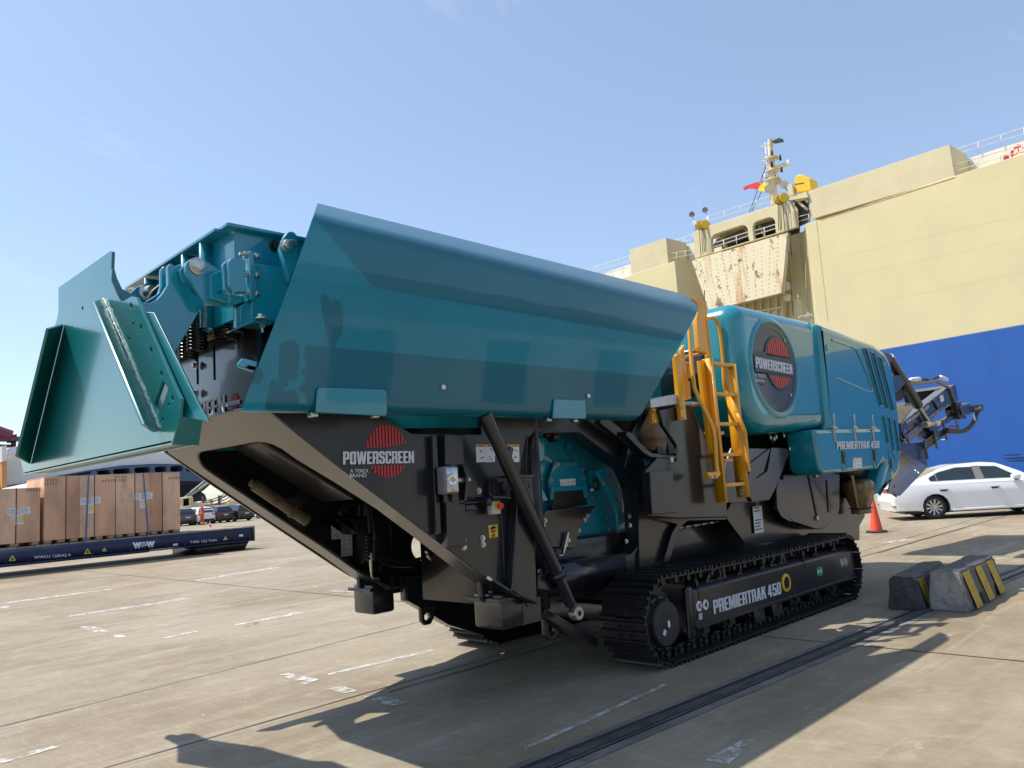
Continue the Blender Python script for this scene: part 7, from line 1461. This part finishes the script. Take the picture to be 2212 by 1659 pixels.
# lifebuoy and red box on the upper deck
c_ = os('R', 2110, 600, 3.6); bm = bmesh.new(); tube(bm, [c_ + (sdv * math.cos(a) + Vector((0, 0, 1)) * math.sin(a)) * .52 for a in [2 * math.pi * i / 32 for i in range(32)]], .13, 10, True); LB = fin('lifebuoy', bm, mat('buoy red', (.65, .05, .05), .5), SH)
for k in range(4):
    a0 = math.pi / 4 + k * math.pi / 2; bm = bmesh.new(); tube(bm, [c_ + (sdv * math.cos(a0 + t) + Vector((0, 0, 1)) * math.sin(a0 + t)) * .52 for t in (-.16, -.08, 0, .08, .16)], .138, 10); fin('buoy_band', bm, WHITE, LB)
for a in (math.pi / 2, math.pi * 7 / 6, -math.pi / 6): bm = bmesh.new(); cyl(bm, c_, c_ + (sdv * math.cos(a) + Vector((0, 0, 1)) * math.sin(a)) * .7, .045, seg=6); fin('buoy_rack', bm, MATS['buoy red'], LB)
sp('hose_box', (('R', 1820, 668), ('R', 1890, 650), ('R', 1915, 800), ('R', 1825, 822)), 3.4, .5, mat('dark red box', (.35, .02, .05), .5))
# dark blue streaks low on the hull side
for a in ((1260, 1075, 1431, 1062, 8), (1290, 1095, 1431, 1085, 6), (1270, 1050, 1400, 1040, 5)):
    sp('hull_streak', (('7', a[0], a[1]), ('7', a[2], a[3]), ('7', a[2], a[3] + a[4] * 2), ('7', a[0] + 30, a[1] + a[4])), -.03, .02, mat('streak dark blue', (.012, .03, .10), .8, var=.4, scale=2), bev=0)
sp('draught_mark', (('7', 785, 928), ('7', 830, 925), ('7', 830, 931), ('7', 788, 934)), -.03, .02, WHITE, bev=0)

# ------------------------------------------------------------------ second ship's bow at the left, crane and cream structure
SY = 150.0
GB = mat('grey blue hull', (.075, .115, .20), .5, var=.12, scale=.12, dirt=(.12, .09, .07), dirt_amt=.3); WH_ = mat('white ship paint', (.78, .78, .77), .5, var=.03, scale=.2, dirt=(.5, .38, .25), dirt_amt=.12)
BW = root('moored_ship', (oy('9', 1400, 700, SY).x, SY + 10, -2.2), 'grey blue ship bow with white upperworks beyond the crates', 'ship')
B_H = py('bow_hull', '9', ((-400, 690), (0, 622), (360, 545), (740, 478), (1000, 440), (1280, 425), (1600, 432), (1640, 440), (1765, 572), (1690, 640), (1560, 712), (1500, 735), (1400, 900), (-400, 900)), SY, 24, GB, BW,
     holes=[('9', [(x, y + 8, .5), (x + w, y, .5), (x + w + 10, y + 46, .5), (x + 8, y + 52, .5)]) for x, y, w in ((755, 475, 40), (805, 468, 110), (935, 455, 140), (1112, 443, 132), (1280, 438, 98), (1410, 434, 102), (1540, 432, 60))], bevel=.1)
bm = bmesh.new(); a = oy('9', 700, 440, SY + 8); b = oy('9', 1640, 560, SY + 8); b2(bm, a.x, b.x, SY + 8, SY + 8.5, b.z, a.z); 
bm.free()
py('bow_mooring_deck', '9', ((700, 500), (1280, 428), (1600, 434), (1650, 500), (1600, 520), (700, 540)), SY + 6, 1, DKI, BW)
py('upperworks', '9', ((-400, 60), (40, 330), (170, 330), (175, 330), (1390, 322), (1500, 380), (1600, 428), (1280, 421), (1000, 436), (740, 474), (360, 541), (0, 618), (-400, 686)), SY + 1, 22, WH_, BW, bevel=.1)
bm = bmesh.new(); tube(bm, [oy('9', 1495, 735, SY - 2), oy('9', 1640, 640, SY - 2), oy('9', 1770, 545, SY - 2)], .25, 8); tube(bm, [oy('9', 1495, 725, SY - 2.5), oy('9', 1600, 640, SY - 2.5), oy('9', 1720, 545, SY - 2.5)], .2, 8); fin('mooring_line', bm, mat('pale rope', (.5, .46, .36), .9), BW, kind='stuff')
q = oy('9', 1640, 715, SY - 1); bm = bmesh.new(); bmesh.ops.create_icosphere(bm, subdivisions=2, radius=1.6, matrix=Matrix.Translation(q)); fin('bow_anchor', bm, INK, BW)
for x in (15, 30): pass
py('rust_column', 'T', ((45, 890), (150, 870), (150, 1470), (45, 1470)), SY - 4, 2, mat('orange primer', (.62, .30, .12), .7, var=.15, scale=.2), BW); py('column_head', 'T', ((40, 555), (145, 530), (150, 870), (45, 900)), SY - 4.5, 2.5, WH_, BW)
py('side_house', 'T', ((-60, 700), (35, 670), (40, 860), (40, 1500), (-60, 1500)), SY - 1, 3, mat('brown stacked cargo', (.28, .15, .09), .8, var=.4, scale=.5), BW)
for i, (x, y) in enumerate(((170, 600), (355, 550))): pass
py('white_block', 'T', ((165, 610), (355, 552), (360, 720), (165, 790)), SY - 3, 3, WH_, BW); py('white_block', 'T', ((360, 560), (470, 560), (470, 700), (362, 725)), SY - 2.8, 3, mat('grey shade paint', (.5, .5, .5), .6), BW)
CRM = mat('crane dark red', (.17, .035, .055), .6, var=.12, scale=.2)
CR = root('gantry_crane', (oy('T', 0, 1100, 190).x, 190, 0), 'dark red gantry crane boom seen past the door edge', 'crane')
py('boom', 'T', ((-900, 335), (490, 335), (490, 425), (-900, 430)), 190, 3, CRM, CR); py('lower_girder', 'T', ((-900, 515), (330, 512), (330, 560), (200, 565), (-900, 600)), 192, 3, CRM, CR); py('boom_head', 'T', ((200, 300), (385, 285), (370, 340), (190, 340)), 190.5, 2, CRM, CR)
bm = bmesh.new(); tube(bm, [oy('T', -300, 110, 190), oy('T', 0, 210, 190), oy('T', 260, 300, 190)], .9, 6); fin('boom_stay', bm, CRM, CR); bm = bmesh.new(); tube(bm, [oy('T', -300, 170, 190), oy('T', 0, 262, 190), oy('T', 200, 330, 190)], .7, 6); fin('boom_stay', bm, CRM, CR)
a = oy('T', -700, 430, 191); bm = bmesh.new(); b2(bm, a.x - 1.2, a.x + 1.2, 190, 193, 0, a.z + 3); fin('leg', bm, CRM, CR); bm = bmesh.new(); b2(bm, a.x - 1.2, a.x + 1.2, 205, 208, 0, a.z + 3); fin('leg', bm, CRM, CR)
for x in (330, 270): bm = bmesh.new(); cyl(bm, oy('T', x, 440, 191), oy('T', x, 560, 191), .25, seg=6); fin('walkway_post', bm, INK, CR)
bm = bmesh.new(); tube(bm, [oy('T', 150, 462, 191), oy('T', 330, 458, 191)], .2, 6); fin('walkway_rail', bm, INK, CR)
CS = root('cream_vessel_deck', (oy('S', 900, 400, 112).x, 114, 0), 'low cream coloured structure behind the parked cars', 'vessel')  # cream deck of a vessel with its mooring ropes
zt_ = 0
CRS = mat('cream shed paint', (.62, .52, .32), .6, var=.06, scale=.3, dirt=(.45, .35, .2), dirt_amt=.3)
py('wall', 'S', ((100, 345), (310, 322), (530, 280), (960, 326), (1010, 330), (1480, 240), (1700, 330), (2200, 420), (2200, 800), (100, 800)), 112, 4, CRS, CS, bevel=.05)
py('wall_step', 'S', ((310, 400), (600, 350), (960, 372), (1480, 330), (1640, 340), (1640, 430), (310, 440)), 110.5, 1.4, CRS, CS, bevel=.05)
py('bollard', 'S', ((535, 350), (640, 345), (650, 400), (570, 400)), 110, .4, CRS, CS); py('bollard', 'S', ((920, 245), (975, 240), (1000, 330), (930, 325)), 111, .6, CRS, CS); py('bollard', 'S', ((1300, 300), (1340, 290), (1370, 340), (1320, 335)), 111, .6, CRS, CS)
for x, y in ((375, 300), (420, 292), (490, 280)):
    q = oy('S', x, y, 111.8); bm = bmesh.new(); b2(bm, q.x - .6, q.x + .6, 111.6, 112.4, q.z - 1.4, q.z + .7, .2); fin('roof_block', bm, CRS, CS)
RG = mat('dark mooring rope', (.10, .09, .08), .9)
for a, b in (((720, 270), (1290, 90)), ((760, 300), (1330, 130)), ((820, 370), (1390, 150)), ((1010, 345), (1440, 190)), ((880, 290), (1180, 160)), ((1110, 170), (1290, 110)), ((1120, 180), (1240, 245))):
    A, B = oy('S', *a, 108), oy('S', *b, 108); bm = bmesh.new(); tube(bm, [A.lerp(B, t) - Vector((0, 0, math.sin(t * math.pi) * .3)) for t in (0, .25, .5, .75, 1)], .07, 5); fin('mooring_rope', bm, RG, CS)
for x, y0, y1 in ((1108, 150, 300), (775, 180, 250), (795, 200, 250), (1130, 170, 320)):
    bm = bmesh.new(); cyl(bm, oy('S', x, y0, 111), oy('S', x, y1 + 40, 111), .12, seg=6); fin('pole', bm, RG, CS)
py('far_roof', 'S', ((740, 290), (850, 265), (900, 330), (760, 330)), 118, 3, mat('pale far roof', (.55, .56, .58), .6), CS)

# ------------------------------------------------------------------ unseen yard objects added behind the camera to tone the paint's reflections
WHM = mat('weathered warehouse cladding', (.42, .43, .39), .7, var=.12, scale=.3, stretch=(1, 1, .3))
WHR = mat('warehouse roof sheet', (.12, .13, .14), .6)
WHO = root('warehouse', (5, -46, 0), 'long grey green warehouse added unseen across the yard for the machine paint to mirror', 'warehouse')
bm = bmesh.new(); b2(bm, -50, 70, -60, -38, 0, 8.0); fin('wall', bm, WHM, WHO, 0)
bm = bmesh.new(); v_ = [bm.verts.new(p) for p in ((-51, -61, 8.0), (71, -61, 8.0), (71, -37, 8.0), (-51, -37, 8.0), (-51, -49, 11), (71, -49, 11))]
for q in ((0, 1, 5, 4), (2, 3, 4, 5), (0, 4, 3), (1, 2, 5), (0, 3, 2, 1)): bm.faces.new([v_[i] for i in q])
fin('roof', bm, WHR, WHO, 0)
for i in range(8):
    bm = bmesh.new(); b2(bm, -42 + i * 14, -37 + i * 14, -38.02, -37.9, 0, 5.0); fin('roller_door', bm, mat('roller door', (.07, .09, .12), .6), WHO, 0)
CT = [mat('container oxide red', (.19, .035, .03), .6, var=.15, scale=.8, stretch=(4, 4, .3)), mat('container navy', (.02, .04, .10), .6, var=.15, scale=.8), mat('container grey', (.22, .23, .24), .6, var=.1, scale=.8)]
for i, (x, y, z, c_, lab) in enumerate(((-9, -21, 0, 0, 'unseen oxide red shipping container added on the ground, mirrored in the hopper side'), (-9, -21, 2.6, 1, 'unseen navy shipping container added on top of the red one, mirrored in the hopper side'), (-2.4, -22.5, 0, 0, 'unseen oxide red shipping container added, standing alone on the ground across the yard'), (-19, -24, 0, 2, 'unseen grey shipping container added on the ground across the yard beside the stack'))):
    o = root('unseen_container', (x, y, z), lab, 'container', 'unseen shipping containers added across the yard')
    bm = bmesh.new(); b2(bm, x - 3, x + 3, y - 1.2, y + 1.2, z + .08, z + 2.58); fin('box', bm, CT[c_], o, 0)
    for k in range(24):
        bm = bmesh.new(); b2(bm, x - 2.85 + k * .24, x - 2.73 + k * .24, y + 1.2, y + 1.225, z + .2, z + 2.45); fin('corrugation', bm, CT[c_], o, 0)
    for sx in (-1, 1):
        bm = bmesh.new(); b2(bm, x + sx * 3 - .06, x + sx * 3 + .06, y + 1.1, y + 1.24, z, z + 2.6); fin('corner_post', bm, CT[c_], o, 0); bm = bmesh.new(); b2(bm, x + sx * 3 - .06, x + sx * 3 + .06, y - 1.24, y - 1.1, z, z + 2.6); fin('corner_post', bm, CT[c_], o, 0)
